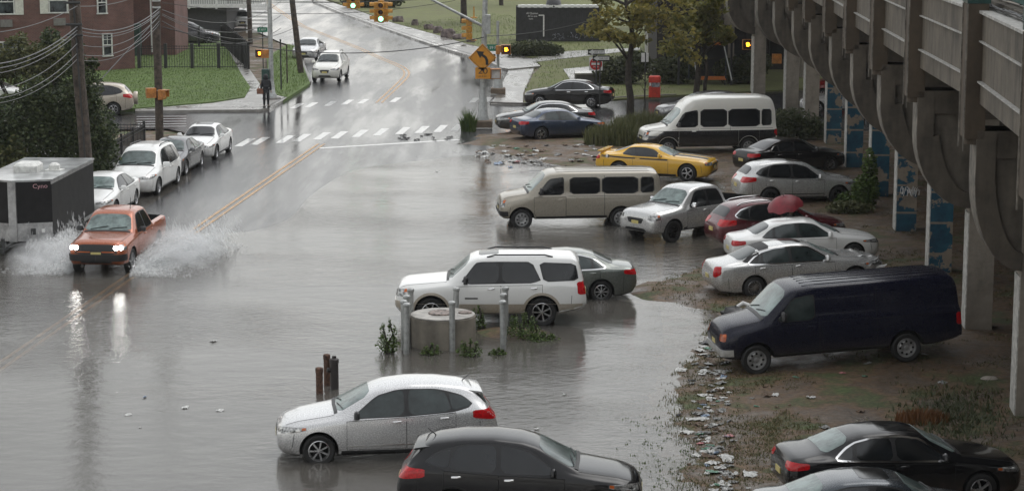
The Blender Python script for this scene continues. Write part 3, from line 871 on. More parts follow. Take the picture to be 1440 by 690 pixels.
# dry land of the lot, by the shoreline the water leaves
SHORE = [(940, 760), (962, 690), (988, 645), (962, 605), (948, 565), (962, 530), (988, 500), (1008, 465), (1004, 440), (960, 428), (925, 410), (962, 385), (1010, 372), (1060, 350), (1020, 322), (1020, 275), (1004, 256), (900, 243), (838, 238), (785, 232), (738, 222), (690, 212), (652, 203), (650, 192), (700, 176), (900, 150), (1500, 120), (3200, 200), (2600, 500), (1900, 760)]
SHW = np.array([(G(*p).x, G(*p).y) for p in SHORE])
def sdist(px, py):
    """signed distance to the dry-land polygon (+ inside)"""
    d = np.full(px.shape, 1e9); ins = np.zeros(px.shape, bool)
    n = len(SHW)
    for i in range(n):
        a, b = SHW[i], SHW[(i + 1) % n]
        e = b - a; wx, wy = px - a[0], py - a[1]
        t = np.clip((wx * e[0] + wy * e[1]) / (e @ e), 0, 1)
        d = np.minimum(d, np.hypot(wx - e[0] * t, wy - e[1] * t))
        c = (a[1] > py) != (b[1] > py)
        with np.errstate(divide='ignore', invalid='ignore'):
            xi = a[0] + (py - a[1]) / (e[1] if abs(e[1]) > 1e-9 else 1e-9) * e[0]
        ins ^= c & (px < xi)
    return np.where(ins, d, -d)
ISL = [(G(700, 466), 1.5, .17), (G(745, 470), 1.4, .17), (G(640, 486), .9, .13), (G(545, 486), .8, .13), (G(930, 408), 1.6, .12), (G(1290, 500), 3.2, .20), (G(1225, 392), 3.4, .16)]
def ground_h(px, py):
    px, py = np.atleast_1d(np.asarray(px, float)), np.atleast_1d(np.asarray(py, float))
    sd = sdist(px, py)
    h = np.where(sd > 0, np.minimum(.055 * sd, .16), np.maximum(.05 * sd, -.15))
    for c, r, a in ISL:
        h = h + a * np.exp(-((px - c.x) ** 2 + (py - c.y) ** 2) / (2 * (r * .5) ** 2))
    nzv = np.array([noise.noise(Vector((x * .55, y * .55, 0))) * .035 + noise.noise(Vector((x * 2.1, y * 2.1, 5))) * .018 for x, y in zip(px, py)])
    h = h + nzv * np.clip(1.3 - np.abs(sd) / 14, .4, 1.2)
    far = np.clip((py - 99) / 6, 0, 1)
    return h * (1 - far) + 0.0 * far
def gh(p):
    return float(ground_h([p.x], [p.y])[0])

def axis_pts(lo, hi, fine0, fine1, fd, cd):
    out = []; x = lo
    while x < fine0: out.append(x); x += max(fd, min(cd, (fine0 - x) * .35))
    x = fine0
    while x < fine1: out.append(x); x += fd
    while x < hi: out.append(x); x += max(fd, min(cd, (x - fine1) * .35 + fd))
    out.append(hi); return out
xs = axis_pts(-900, 900, -6, 17, .22, 200)
ys = axis_pts(-40, 1600, 36, 101, .26, 250)
gx, gy = np.meshgrid(xs, ys)
gz = ground_h(gx.ravel(), gy.ravel())
out_left = np.clip((-(gx.ravel()) - 10) / 4, 0, 1)
gz = np.where(gx.ravel() < -12, np.minimum(gz, -.08), gz)
m = MB(); nx = len(xs)
m.v = list(zip(gx.ravel().tolist(), gy.ravel().tolist(), gz.tolist()))
m.f = [(j * nx + i, j * nx + i + 1, (j + 1) * nx + i + 1, (j + 1) * nx + i) for j in range(len(ys) - 1) for i in range(nx - 1)]
m.m = [0] * len(m.f)
tag(m.build('ground', MUD, smooth=180), kind='structure')

# the street: flooded and slightly lower near the camera, dry beyond the stop line
ZR, ZF = -.035, .02
def rp(px, py, z): return tuple(G(px, py, z))
m = MB()
k0, k1 = G(243, 226, 0), G(262, 203, 0)
def kerb_at(y):                        # left kerb line of the near street
    t = (y - k0.y) / RD.y
    return k0.x + RD.x * t
Y0, Y2 = 10.0, 98.5
def redge(y): return 3.5 + (y - 45) * .05
LA, LBp = G(-60, 553.5, 0), G(452, 203, 0)
def centre_x(y): return LA.x + (LBp.x - LA.x) * (y - LA.y) / (LBp.y - LA.y)
def sstep(t): t = min(1, max(0, t)); return t * t * (3 - 2 * t)
def roadz(x, y):
    """cambered: the crown stands just out of the flood farther up the street"""
    u = abs(x - centre_x(y)) / 5.5
    r = sstep((y - 58) / 22)
    z = ZR + .052 * r * (1 - min(1.4, u) ** 2) + .018 * noise.noise(Vector((x * .25, y * .08, 1))) * r
    f = sstep((y - 86) / 12.5)
    return z * (1 - f) + ZF * f
ny_, nx_ = 120, 26
for j in range(ny_ + 1):
    y = Y0 + (Y2 - Y0) * j / ny_
    for i in range(nx_ + 1):
        x = kerb_at(y) + (redge(y) - kerb_at(y)) * i / nx_
        m.v.append((x, y, roadz(x, y)))
for j in range(ny_):
    for i in range(nx_):
        a_ = j * (nx_ + 1) + i; m.f.append((a_, a_ + 1, a_ + nx_ + 2, a_ + nx_ + 1)); m.m.append(0)
FARROAD = [(kerb_at(Y2), Y2, ZF), (redge(Y2), Y2, ZF)] + [rp(*p, ZF) for p in [(640, 203), (700, 192), (1160, 190), (1400, 186), (1400, 128), (1100, 128), (900, 139), (740, 148), (690, 147), (700, 130), (716, 97), (708, 96.5), (690, 88), (665, 80), (630, 69.6), (589, 56.5), (543, 40.6), (482, 19), (440, 2), (380, -22), (300, -30), (318, 0), (330, 30), (395, 60), (418, 66), (424, 86), (436, 117.5), (398, 142), (379, 152), (366, 155), (290, 155.5), (185, 157), (-300, 160), (-300, 182), (150, 182), (235, 181), (257, 186)]]
m.add(FARROAD, [tuple(range(len(FARROAD)))])
tag(m.build('road', ASPHALT), kind='structure')

def sheet(name, pix, z, mt, z0=-.1, kind='structure', world=False):
    pts = [(p if world else G(*p, z)) for p in pix]
    mm = MB(); mm.prism([(p[0], p[1]) for p in pts], z0, z)
    return tag(mm.build(name, mt), kind=kind)
def strip_along(mb, pts, w, z=None, gap=None):
    """flat ribbon along world points"""
    pts = [Vector(p) for p in pts]
    L_, R_ = [], []
    for i, p in enumerate(pts):
        t = (pts[min(i + 1, len(pts) - 1)] - pts[max(i - 1, 0)]); t.z = 0; t.normalize()
        n = Vector((-t.y, t.x, 0)) * w / 2
        L_.append(p + n); R_.append(p - n)
    vs = L_ + R_; n = len(pts)
    mb.add(vs, [(i, n + i, n + i + 1, i + 1) for i in range(n - 1)])
def dense(pix, z, step=1.0):
    P = [G(*p, z) for p in pix]; out = []
    for a, b in zip(P, P[1:]):
        k = max(1, int((b - a).length / step))
        for t in range(k): out.append(a.lerp(b, t / k))
    return out + [P[-1]]
def offset_line(P, d):
    out = []
    for i, p in enumerate(P):
        t = (P[min(i + 1, len(P) - 1)] - P[max(i - 1, 0)]); t.z = 0; t.normalize()
        out.append(p + Vector((t.y, -t.x, 0)) * d)
    return out
m = MB()
line = []
for i in range(160):
    t = i / 159; p = LA.lerp(LBp, t)
    line.append(Vector((p.x, p.y, roadz(p.x, p.y) + .008)))
for d in (-.14, .14): strip_along(m, offset_line(line, d), .12)
far = dense([(533, 144.5), (543, 135), (560, 119), (572, 107), (574.5, 103), (573, 99), (563, 93), (537, 82.6), (505, 68), (470, 54), (427, 37.7), (389, 13), (372, 0)], ZF + .005, 1.2)
for _ in range(3):
    far = [far[0]] + [(far[i - 1] + far[i] * 2 + far[i + 1]) / 4 for i in range(1, len(far) - 1)] + [far[-1]]
for d in (-.15, .15): strip_along(m, offset_line(far, d), .13)
tag(m.build('yellow_centre_line', YEL), kind='structure')
m = MB()
z = ZF + .004
for (x, y) in [(345, 199), (366, 197), (402, 194.5), (425, 192.5), (453, 190), (478, 188.5), (507, 186.5), (536, 184.5), (567, 182.6), (594, 181), (620, 179.6), (643, 178.2)]:
    c = G(x, y + 1, z)
    a, b = c - RD * 1.6, c + RD * 1.5
    strip_along(m, [a, b], .38)
for (x, y) in [(418, 149), (438, 147.5), (465, 145.5), (489, 143.6), (511, 142.6), (556, 140.5), (667, 141), (686, 140)]:
    c = G(x, y, z)
    strip_along(m, [c - RD * 1.3, c + RD * 1.3], .34)
tag(m.build('crosswalk_marking', WHT), kind='structure')
m = MB()
strip_along(m, [G(448, 208.5, z), G(645, 196.5, z)], .42)
for y in (164, 167.5, 171, 174.6, 178):
    strip_along(m, [G(192, y, z), G(262, y - .6, z)], .34)
tag(m.build('stop_line_marking', WHT), kind='structure')

# pavements and lawns
KH = .14
sheet('sidewalk', [(482, 19), (543, 40.6), (589, 56.5), (630, 69.6), (665, 80), (690, 88), (706, 95.5), (716, 97), (760, 93), (748, 82), (700, 72), (657, 62), (610, 48), (550, 31.7), (500, 14), (455, 0), (440, 2)], ZF + KH, CONC)
sheet('sidewalk', [(716, 97.5), (752, 93.5), (748, 104), (736, 130), (735, 147.5), (690, 146.5), (700, 130)], ZF + .05, CONC)
# kerb faces along the far right side
m = MB()
kp = dense([(440, 2), (482, 19), (543, 40.6), (589, 56.5), (630, 69.6), (665, 80), (690, 88), (706, 95.5)], 0, 2)
for a, b in zip(kp, kp[1:]):
    d = (b - a); c = (a + b) / 2
    m.box((c.x, c.y, (ZF + KH) / 2 + .003), (d.length + .02, .17, ZF + KH + .0), rz=math.atan2(d.y, d.x))
kp = dense([(379, 152.5), (398, 142.3), (436, 117.8), (424, 86), (418, 66)], 0, 2) + []
for a, b in zip(kp, kp[1:]):
    d = (b - a); c = (a + b) / 2
    m.box((c.x, c.y, (ZF + KH) / 2 + .003), (d.length + .02, .17, ZF + KH), rz=math.atan2(d.y, d.x))
kp = dense([(190, 156.8), (290, 155.3), (366, 154.8), (379, 152.2)], 0, 2)
for a, b in zip(kp, kp[1:]):
    d = (b - a); c = (a + b) / 2
    m.box((c.x, c.y, (ZF + KH) / 2 + .003), (d.length + .02, .17, ZF + KH), rz=math.atan2(d.y, d.x))
a, b = Vector((kerb_at(12), 12, 0)), Vector((kerb_at(94), 94, 0))
for i in range(28):
    p, q = a.lerp(b, i / 28), a.lerp(b, (i + 1) / 28); d = q - p; c = (p + q) / 2
    m.box((c.x - .08, c.y, .03), (d.length + .01, .17, .22), rz=math.atan2(d.y, d.x))
kp = dense([(690, 147), (712, 148.3), (738, 148.6), (800, 145), (840, 141.5), (950, 136)], 0, 2)
for a, b in zip(kp, kp[1:]):
    d = (b - a); c = (a + b) / 2
    m.box((c.x, c.y, .08), (d.length + .02, .17, .17), rz=math.atan2(d.y, d.x))
tag(m.build('kerb', KERB), kind='structure')
# left corner: pavement strip, verge, lawn behind
sheet('sidewalk', [(190, 156), (290, 154.6), (364, 154), (379, 151), (398, 141), (404, 137), (384, 133), (366, 119), (350, 96), (330, 62), (318, 36), (306, 6), (294, 6), (306, 40), (322, 72), (340, 105), (352, 122), (344, 136), (300, 143), (190, 152)], ZF + KH, CONC)
sheet('verge_grass', [(398, 141), (436, 117), (424, 86), (417, 64), (404, 62), (375, 80), (378, 115), (385, 132), (404, 136.5)], ZF + KH + .02, LAWN)
sheet('lawn', [(187, 152), (300, 143), (344, 136), (352, 122), (340, 105), (322, 72), (306, 40), (240, 50), (200, 70), (100, 80), (-150, 90), (-150, 154)], ZF + KH + .06, LAWN)
# left pavement behind the parked cars
m = MB()
poly = [(kerb_at(12) - .16, 12), (kerb_at(94) - .16, 94), (kerb_at(96) - 1.5, 97), (-36, 97.5), (-60, 97), (-60, 12)]
m.prism(poly, -.1, ZF + .12)
tag(m.build('sidewalk', CONC), kind='structure')
m = MB(); m.prism([(-60, 40), (kerb_at(40) - 3.2, 40), (kerb_at(88) - 3.2, 88), (kerb_at(92) - 7, 93), (-60, 93)], -.1, ZF + .17)
tag(m.build('yard_soil', MUD), kind='structure')
# park on the far right
sheet('park_lawn', [(500, 13), (550, 31), (610, 47.5), (657, 61.5), (700, 71.5), (748, 81), (762, 93), (750, 104), (738, 130), (737, 146), (800, 143), (950, 134), (1100, 126), (1300, 110), (1300, 0), (900, -40), (700, -60), (420, -40), (455, -3)], ZF + .09, LAWN2)
sheet('park_path', [(792, 97), (803, 113), (818, 114), (812, 97), (880, 95), (1000, 112), (1000, 106), (870, 90)], ZF + .12, CONC, z0=.05)
sheet('park_path', [(735, 84), (745, 88), (900, 70), (900, 67), (800, 72)], ZF + .12, CONC, z0=.05)

# the flood
m = MB()
m.add([(-45, 5, 0), (22, 5, 0), (22, 97.6, 0), (-45, 97.6, 0)], [(0, 1, 2, 3)])
tag(m.build('flood_water', WATER), kind='structure')

# ------------------------------------------------------------------ light
w = bpy.data.worlds.new('World'); S.world = w; w.use_nodes = True
nt = w.node_tree
bg = nt.nodes['Background']
sky = nt.nodes.new('ShaderNodeTexSky'); sky.sky_type = 'NISHITA'; sky.sun_disc = False
SUN_EL, SUN_AZ = R(62), R(50)      # azimuth clockwise from +Y
sky.sun_elevation = SUN_EL; sky.sun_rotation = SUN_AZ
sky.air_density = 2.0; sky.dust_density = 1.3; sky.ozone_density = 1.0
hs = nt.nodes.new('ShaderNodeHueSaturation'); hs.inputs['Saturation'].default_value = .12; hs.inputs['Value'].default_value = 1.0
nt.links.new(sky.outputs[0], hs.inputs['Color']); nt.links.new(hs.outputs[0], bg.inputs[0])
bg.inputs[1].default_value = .15
sl = bpy.data.lights.new('overcast_sun', 'SUN'); sl.energy = .5; sl.angle = R(40); sl.color = (1, .98, .95)
so = bpy.data.objects.new('overcast_sun', sl); COL.objects.link(so)
sd = Vector((math.sin(SUN_AZ) * math.cos(SUN_EL), math.cos(SUN_AZ) * math.cos(SUN_EL), math.sin(SUN_EL)))
so.rotation_euler = sd.to_track_quat('Z', 'Y').to_euler()

cam = bpy.data.objects.new('camera', bpy.data.cameras.new('camera')); COL.objects.link(cam); S.camera = cam
cam.location = (0, 0, HC); cam.rotation_euler = (math.pi / 2 - TH, 0, 0)
cam.data.sensor_width = 36; cam.data.lens = 36 * F / 1440; cam.data.clip_end = 4000; cam.data.clip_start = .5
vs_ = S.view_settings
vs_.view_transform = 'Standard'; vs_.look = 'None'; vs_.gamma = 1; vs_.exposure = EXPO; vs_.use_curve_mapping = False
S.cycles.use_denoising = True
try: S.cycles.denoiser = 'OPENIMAGEDENOISE'
except Exception: pass
S.cycles.max_bounces = 8; S.cycles.glossy_bounces = 4; S.cycles.transparent_max_bounces = 64; S.cycles.volume_bounces = 1
S.cycles.caustics_reflective = False; S.cycles.caustics_refractive = False
S.cycles.sample_clamp_indirect = 6
# ------------------------------------------------------------------ the elevated railway
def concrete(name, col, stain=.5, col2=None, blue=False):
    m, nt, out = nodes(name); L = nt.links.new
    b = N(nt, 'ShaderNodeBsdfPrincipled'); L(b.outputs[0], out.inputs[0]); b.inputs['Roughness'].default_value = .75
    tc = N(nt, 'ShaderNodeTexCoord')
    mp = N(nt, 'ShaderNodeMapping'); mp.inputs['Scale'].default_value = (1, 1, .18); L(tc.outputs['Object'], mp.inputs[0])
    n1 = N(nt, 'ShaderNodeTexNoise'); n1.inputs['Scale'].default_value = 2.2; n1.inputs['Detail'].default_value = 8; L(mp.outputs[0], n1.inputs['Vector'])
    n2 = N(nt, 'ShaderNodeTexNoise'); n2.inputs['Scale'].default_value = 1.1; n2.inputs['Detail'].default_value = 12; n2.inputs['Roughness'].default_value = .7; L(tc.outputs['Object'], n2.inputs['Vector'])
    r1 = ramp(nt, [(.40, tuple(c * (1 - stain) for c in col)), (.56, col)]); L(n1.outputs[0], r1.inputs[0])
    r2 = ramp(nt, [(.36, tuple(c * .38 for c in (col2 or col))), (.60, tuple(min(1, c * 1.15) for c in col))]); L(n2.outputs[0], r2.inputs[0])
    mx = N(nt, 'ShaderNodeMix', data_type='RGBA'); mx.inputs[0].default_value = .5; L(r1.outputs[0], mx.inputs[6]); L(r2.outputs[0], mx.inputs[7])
    src = mx.outputs[2]
    if blue:
        # old blue paint, in courses, flaking off
        br = N(nt, 'ShaderNodeTexBrick'); br.inputs['Scale'].default_value = 1.0; br.offset = 0; br.inputs['Mortar Size'].default_value = .035
        br.inputs['Brick Width'].default_value = 9; br.inputs['Row Height'].default_value = .95; br.inputs['Mortar'].default_value = (0, 0, 0, 1); br.inputs['Color1'].default_value = (1, 1, 1, 1); br.inputs['Color2'].default_value = (1, 1, 1, 1)
        sp = N(nt, 'ShaderNodeSeparateXYZ'); L(tc.outputs['Object'], sp.inputs[0])
        cb = N(nt, 'ShaderNodeCombineXYZ'); L(sp.outputs['X'], cb.inputs[0]); L(sp.outputs['Z'], cb.inputs[1]); cb.inputs[2].default_value = 0
        ax = N(nt, 'ShaderNodeVectorMath', operation='ADD'); ax.inputs[1].default_value = (4, 0, 0); L(cb.outputs[0], ax.inputs[0]); L(ax.outputs[0], br.inputs['Vector'])
        n3 = N(nt, 'ShaderNodeTexNoise'); n3.inputs['Scale'].default_value = 1.5; n3.inputs['Detail'].default_value = 7; n3.inputs['Roughness'].default_value = .6
        ob = N(nt, 'ShaderNodeObjectInfo'); av = N(nt, 'ShaderNodeVectorMath', operation='ADD'); L(tc.outputs['Object'], av.inputs[0])
        sc = N(nt, 'ShaderNodeVectorMath', operation='SCALE'); sc.inputs['Scale'].default_value = 1.0
        L(ob.outputs['Location'], sc.inputs[0]); L(sc.outputs[0], av.inputs[1]); L(av.outputs[0], n3.inputs['Vector'])
        r3 = ramp(nt, [(.45, 0), (.47, 1)]); L(n3.outputs[0], r3.inputs[0])
        f = N(nt, 'ShaderNodeMath', operation='MULTIPLY'); L(r3.outputs[0], f.inputs[0]); L(br.outputs['Color'], f.inputs[1])
        m2 = N(nt, 'ShaderNodeMix', data_type='RGBA'); L(f.outputs[0], m2.inputs[0]); L(src, m2.inputs[6])
        r4 = ramp(nt, [(.4, (.006, .04, .075)), (.6, (.012, .09, .14))]); L(n2.outputs[0], r4.inputs[0]); L(r4.outputs[0], m2.inputs[7])
        src = m2.outputs[2]
    L(src, b.inputs['Base Color'])
    bp = N(nt, 'ShaderNodeBump'); bp.inputs['Distance'].default_value = .02; L(n2.outputs[0], bp.inputs['Height']); L(bp.outputs[0], b.inputs['Normal'])
    MATS[name] = m
    return m
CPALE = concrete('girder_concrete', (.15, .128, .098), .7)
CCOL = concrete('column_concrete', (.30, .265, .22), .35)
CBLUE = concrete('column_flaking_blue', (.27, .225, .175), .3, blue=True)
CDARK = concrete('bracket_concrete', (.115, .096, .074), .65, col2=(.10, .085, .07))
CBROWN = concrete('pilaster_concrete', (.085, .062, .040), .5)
CEDGE = mat('pale_ledge_lit_edge', (.46, .45, .42), rough=.6, var=.2)
CEDGE2 = mat('pale_trim_lit_edge', (.20, .18, .15), rough=.7, var=.3, scale=3)
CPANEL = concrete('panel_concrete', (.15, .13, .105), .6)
TEAL = mat('teal_windscreen', (.012, .055, .05), rough=.3, var=.2)

PIERS = [(None, 38.4, 9.30), (1428, 47.8, -1.07), (1358, 57, -1.45), (1306, 65.2, -1.6), (1260, 73.4, -1.6), (1224, 81.6, -1.6), (1190, 90, -1.6), (1162, 98.4, -1.6), (1132, 106.4, -1.6), (1105, 114.4, -1.6), (1060, 123.5, -1.6)]
vp = []
for px, zc, dx in PIERS:
    Y = (zc - HC * ST) / CT
    if px is None: vp.append((10.4, Y, -1.1))
    else: vp.append(((px - 720) * zc / F, Y, dx))
dl = vp[-1]; vp += [(dl[0] - .9, dl[1] + 9, -1.6), (dl[0] - 2.4, dl[1] + 18, -1.6), (dl[0] - 4.4, dl[1] + 27, -1.6)]
vp = [(6.7, -20, -1.1), (7.2, -10.5, -1.1), (7.8, -1, -1.1), (8.4, 8.7, -1.1), (9.0, 18.5, -1.1), (9.7, 28.5, -1.1)] + vp
ZT = 3.45
via = thing('elevated_viaduct', 'concrete elevated railway viaduct on rows of columns with curved brackets beside the parking lot', 'viaduct', (vp[8][0], vp[8][1], 0))
vl = Vector((vp[8][0], vp[8][1], 0))
def vdir(i):
    a, b = vp[max(0, i - 1)], vp[min(len(vp) - 1, i + 1)]
    return math.atan2(b[1] - a[1], b[0] - a[0]) - math.pi / 2
def vbuild(mb, name, mt, loc, rz, **k):
    o = mb.build(name, mt, via, **k); o.location = Vector(loc) - vl; o.rotation_euler = (0, 0, rz); return o
edge = []
for i, (x, y, dx) in enumerate(vp):
    rz = vdir(i)
    zg = 0
    blue = 9 <= i <= 13
    # column: local origin at its near left foot
    m = MB(); m.mi = 0
    m.box((.34, .45, ZT / 2 + 1.2), (.68, .84, ZT + 2.6), mi=0)
    c = vbuild(m, 'column', [CBLUE if blue else CCOL], (x, y, -.15), rz)
    m = MB(); m.box((-.012, .45, 1.6), (.03, .78, 3.7)); e = m.build('column_lit_edge', CEDGE, c)  # pale strip paints sky light onto the column's left face
    if i == 10:
        random.seed(3)
        m = MB()
        for k in range(9):
            cx, cz = .12 + .065 * k, 1.75 - .05 * (k % 3)
            pts = [(cx + .05 * math.cos(t * .9 + k) + .01 * t, -.012, cz + .13 * math.sin(t * 1.1 + k * 2)) for t in range(7)]
            m.tube(pts, .012, 5)
        m.build('graffiti_scribble', mat('white_spray_paint', (.7, .7, .7)), c)
    # bracket and cross beam, cut out of one profile (x, z)
    arc = [(dx, 6.55), (dx, 5.35)]
    for t in range(1, 13):
        a = math.pi / 2 * t / 12
        arc.append((dx * math.cos(a) if dx else 0, 5.35 - (5.35 - ZT) * math.sin(a)))
    prof = arc + [(.76, ZT)]
    for t in range(1, 9):
        a = math.pi / 2 * t / 8
        prof.append((.76 + 1.8 * math.sin(a), ZT + 1.6 * (1 - math.cos(a))))
    prof += [(5.4, ZT + 1.6), (5.4, 6.55)]
    M = Matrix.Rotation(math.pi / 2, 4, 'X')
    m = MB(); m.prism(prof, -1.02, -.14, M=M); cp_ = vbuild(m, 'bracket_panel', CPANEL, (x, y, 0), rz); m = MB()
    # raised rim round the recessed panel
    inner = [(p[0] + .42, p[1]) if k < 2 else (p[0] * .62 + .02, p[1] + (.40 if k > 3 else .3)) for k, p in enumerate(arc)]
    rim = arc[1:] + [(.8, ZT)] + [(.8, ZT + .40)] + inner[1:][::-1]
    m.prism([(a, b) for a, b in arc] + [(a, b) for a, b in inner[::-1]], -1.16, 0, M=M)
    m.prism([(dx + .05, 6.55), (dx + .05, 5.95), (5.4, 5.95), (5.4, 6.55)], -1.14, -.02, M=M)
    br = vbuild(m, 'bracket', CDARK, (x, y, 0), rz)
    m = MB(); A_ = [(dx, 6.5)] + arc[1:10]; m.prism([(p[0] - .014, p[1] - .008 * (q_ > 1)) for q_, p in enumerate(A_)] + [(p[0] + .01, p[1]) for p in A_[::-1]], -1.12, -.04, M=M); m.build('bracket_lit_edge', CEDGE2, br)  # paler band along the curve: sky light on the left face, as colour
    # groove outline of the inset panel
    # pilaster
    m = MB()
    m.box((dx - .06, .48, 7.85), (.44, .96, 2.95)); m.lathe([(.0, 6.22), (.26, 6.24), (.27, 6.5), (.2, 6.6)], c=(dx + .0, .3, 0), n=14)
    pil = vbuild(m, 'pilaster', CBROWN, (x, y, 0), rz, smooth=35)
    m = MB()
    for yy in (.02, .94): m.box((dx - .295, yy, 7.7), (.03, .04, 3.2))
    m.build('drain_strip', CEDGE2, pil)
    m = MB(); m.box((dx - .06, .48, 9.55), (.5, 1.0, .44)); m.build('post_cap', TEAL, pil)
    ca, sa = math.cos(rz), math.sin(rz)
    edge.append(Vector((x + (dx + .02) * ca, y + (dx + .02) * sa, 0)))
    # inner columns
    if y > 30:
        for off in (5.0, 10.5):
            m = MB(); m.box((off + .38, .58, 3), (.76, 1.16, 6.3)); vbuild(m, 'column', CCOL, (x, y, -.15), rz)
        m = MB(); m.box((8.2, .58, 5.8), (6.4, .9, 1.5)); vbuild(m, 'cross_beam', CDARK, (x, y, 0), rz)
# girders between the pilasters
for a, b in zip(edge, edge[1:]):
    d = b - a; L_ = d.length; rz = math.atan2(d.y, d.x) - math.pi / 2
    m = MB()
    def gb(x, z0, z1, t, m=m): m.box((x + t / 2, .96 + (L_ - .96) / 2, (z0 + z1) / 2), (t, L_ - .97, z1 - z0))
    gb(.0, 7.15, 7.62, .5); gb(.03, 7.645, 8.50, .4); gb(.0, 8.53, 9.12, .45)
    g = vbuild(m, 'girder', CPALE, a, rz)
    m = MB()
    m.box((.18, .96 + (L_ - .96) / 2, 7.632), (.5, L_ - .98, .03)); m.box((.18, .96 + (L_ - .96) / 2, 8.515), (.48, L_ - .98, .03)); m.box((.2, .96 + (L_ - .96) / 2, 9.15), (.55, L_ - .98, .06))
    m.build('ledge', CEDGE, g)
    m = MB(); m.box((5.6, L_ / 2 + .3, 7.7), (10.2, L_ + .15, .8))
    for q in (1.5, 4.2, 7, 9.5): m.box((q, L_ / 2 + .3, 6.95), (.5, L_ + .1, .75))
    vbuild(m, 'deck', CDARK, a, rz)
    m = MB(); m.box((1.45, L_ / 2, 8.75), (2.0, L_ + .1, 1.1)); vbuild(m, 'platform', CPALE, a, rz)
    m = MB(); m.box((.74, L_ / 2, 10.4), (.08, L_ + .1, 2.1))
    sc = vbuild(m, 'platform_windscreen', TEAL, a, rz)
    m = MB()
    for q in range(5): m.box((.68, L_ * (q + .5) / 5, 10.4), (.06, .07, 2.1))
    m.box((.67, L_ / 2, 9.46), (.14, L_, .12)); m.build('windscreen_post', mat('teal_steel', (.05, .12, .11), rough=.4), sc)
# cables and rubbish lying along the ledge next to the camera
random.seed(11)
m = MB()
e0, e1 = edge[6], edge[8]
for k in range(7):
    pts = []
    for t in range(26):
        p = e0.lerp(e1, t / 25)
        pts.append((p.x + .38 + .14 * random.random(), p.y, 9.22 + .07 * random.random()))
    m.tube(pts, .018, 5)
m.M = None
o = m.build('cable_bundle', DARK); tag(o, 'loose dark cables lying along the ledge beside the viaduct parapet', 'cables')
# dark wall added behind the viaduct to keep the space under it black
m = MB()
a, b = Vector((vp[6][0] + 6.6, -20, 0)), Vector((vp[12][0] + 6.2, 92, 0))
d = b - a
m.box(((a.x + b.x) / 2, (a.y + b.y) / 2, 2.6), (d.length, .3, 5.3), rz=math.atan2(d.y, d.x))
for k in range(26):
    p = a.lerp(b, k / 25); m.box((p.x - .22, p.y, 2.7), (.25, .25, 5.6))
tag(m.build('added_dark_wall', mat('added_dark_masonry', (.026, .021, .019), rough=.8, var=.3, scale=8)), 'added dark wall keeping light out of the space under the viaduct', 'wall')

bk_ = D(1085, 108, zc_of(108)); bk_.z = 0  # dark building added to darken the view between the far columns
t = thing('brick_building', 'added dark building blocking the bright lawn between the far viaduct columns', 'building', (bk_.x, bk_.y + 4, 0))
m = MB(); m.box((4.0, 4, 4.5), (22, 8, 9)); m.build('wall', MATS['added_dark_masonry'], t)
for k in range(6):
    m = MB(); m.box((-5.5 + k * 3.4, -.06, 2.0), (2.0, .1, 2.6)); f_ = m.build('shop_window', DARK, t)
    m = MB(); m.box((-5.5 + k * 3.4, -.12, 2.0), (1.8, .06, 2.4)); m.build('pane', GLD, f_)
    m = MB(); m.box((-5.5 + k * 3.4, -.06, 6.2), (1.3, .1, 1.7)); f_ = m.build('window', CEDGE2, t)
    m = MB(); m.box((-5.5 + k * 3.4, -.12, 6.2), (1.1, .06, 1.5)); m.build('pane', GLD, f_)
# ------------------------------------------------------------------ poles, signals, signs, fences, buildings
WOOD = mat('weathered_pole_wood', (.075, .058, .045), rough=.85, var=.35, scale=5, bump=.012, bscale=18)
GALV = mat('galvanised_steel', (.40, .41, .40), rough=.45, metal=.4, var=.15)
DSTEEL = mat('dark_painted_steel', (.03, .032, .032), rough=.5)
SIGY = mat('signal_yellow', (.52, .25, .03), rough=.45, var=.2)
SIGO = mat('signal_orange_brown', (.48, .19, .04), rough=.45, var=.2)
LAMPD = mat('signal_lens_unlit', (.05, .012, .01), rough=.2)
LAMPG = mat('signal_green_lit', (.1, .8, .5), emit=(.25, 1.0, .62), estr=3.2, var=0)
LAMPA = mat('hand_signal_lit', (.9, .4, .05), emit=(1.0, .36, .02), estr=4.5, var=0)
SGREEN = mat('street_sign_green', (.01, .17, .10), rough=.4)
SWHITE = mat('sign_white', (.72, .72, .70), rough=.4, var=.08)
SBLACK = mat('sign_black', (.012, .012, .012), rough=.4)
SORANGE = mat('sign_warning_amber', (.62, .26, .015), rough=.4, var=.08)
SRED = mat('sign_red', (.48, .02, .02), rough=.4)
WIRE = mat('cable_black', (.03, .03, .032), rough=.5)
WIREG = mat('cable_grey', (.12, .12, .12), rough=.6)

def text(body, size, parent, loc, rot, mt, name='lettering', ext=.003, align='CENTER', sx=1.0):
    cu = bpy.data.curves.new(name, 'FONT'); cu.body = body; cu.size = size; cu.extrude = ext
    cu.align_x = align; cu.align_y = 'CENTER'
    o = bpy.data.objects.new(name, cu); COL.objects.link(o)
    dg = bpy.context.evaluated_depsgraph_get()
    me = bpy.data.meshes.new_from_object(o.evaluated_get(dg))
    bpy.data.objects.remove(o); bpy.data.curves.remove(cu)
    me.name = name; me.materials.clear(); me.materials.append(mt)
    o = bpy.data.objects.new(name, me); COL.objects.link(o)
    o.parent = parent; o.location = loc; o.rotation_euler = rot; o.scale = (sx, 1, 1)
    return o
UP = (math.pi / 2, 0, 0)              # lettering that stands up and faces -Y

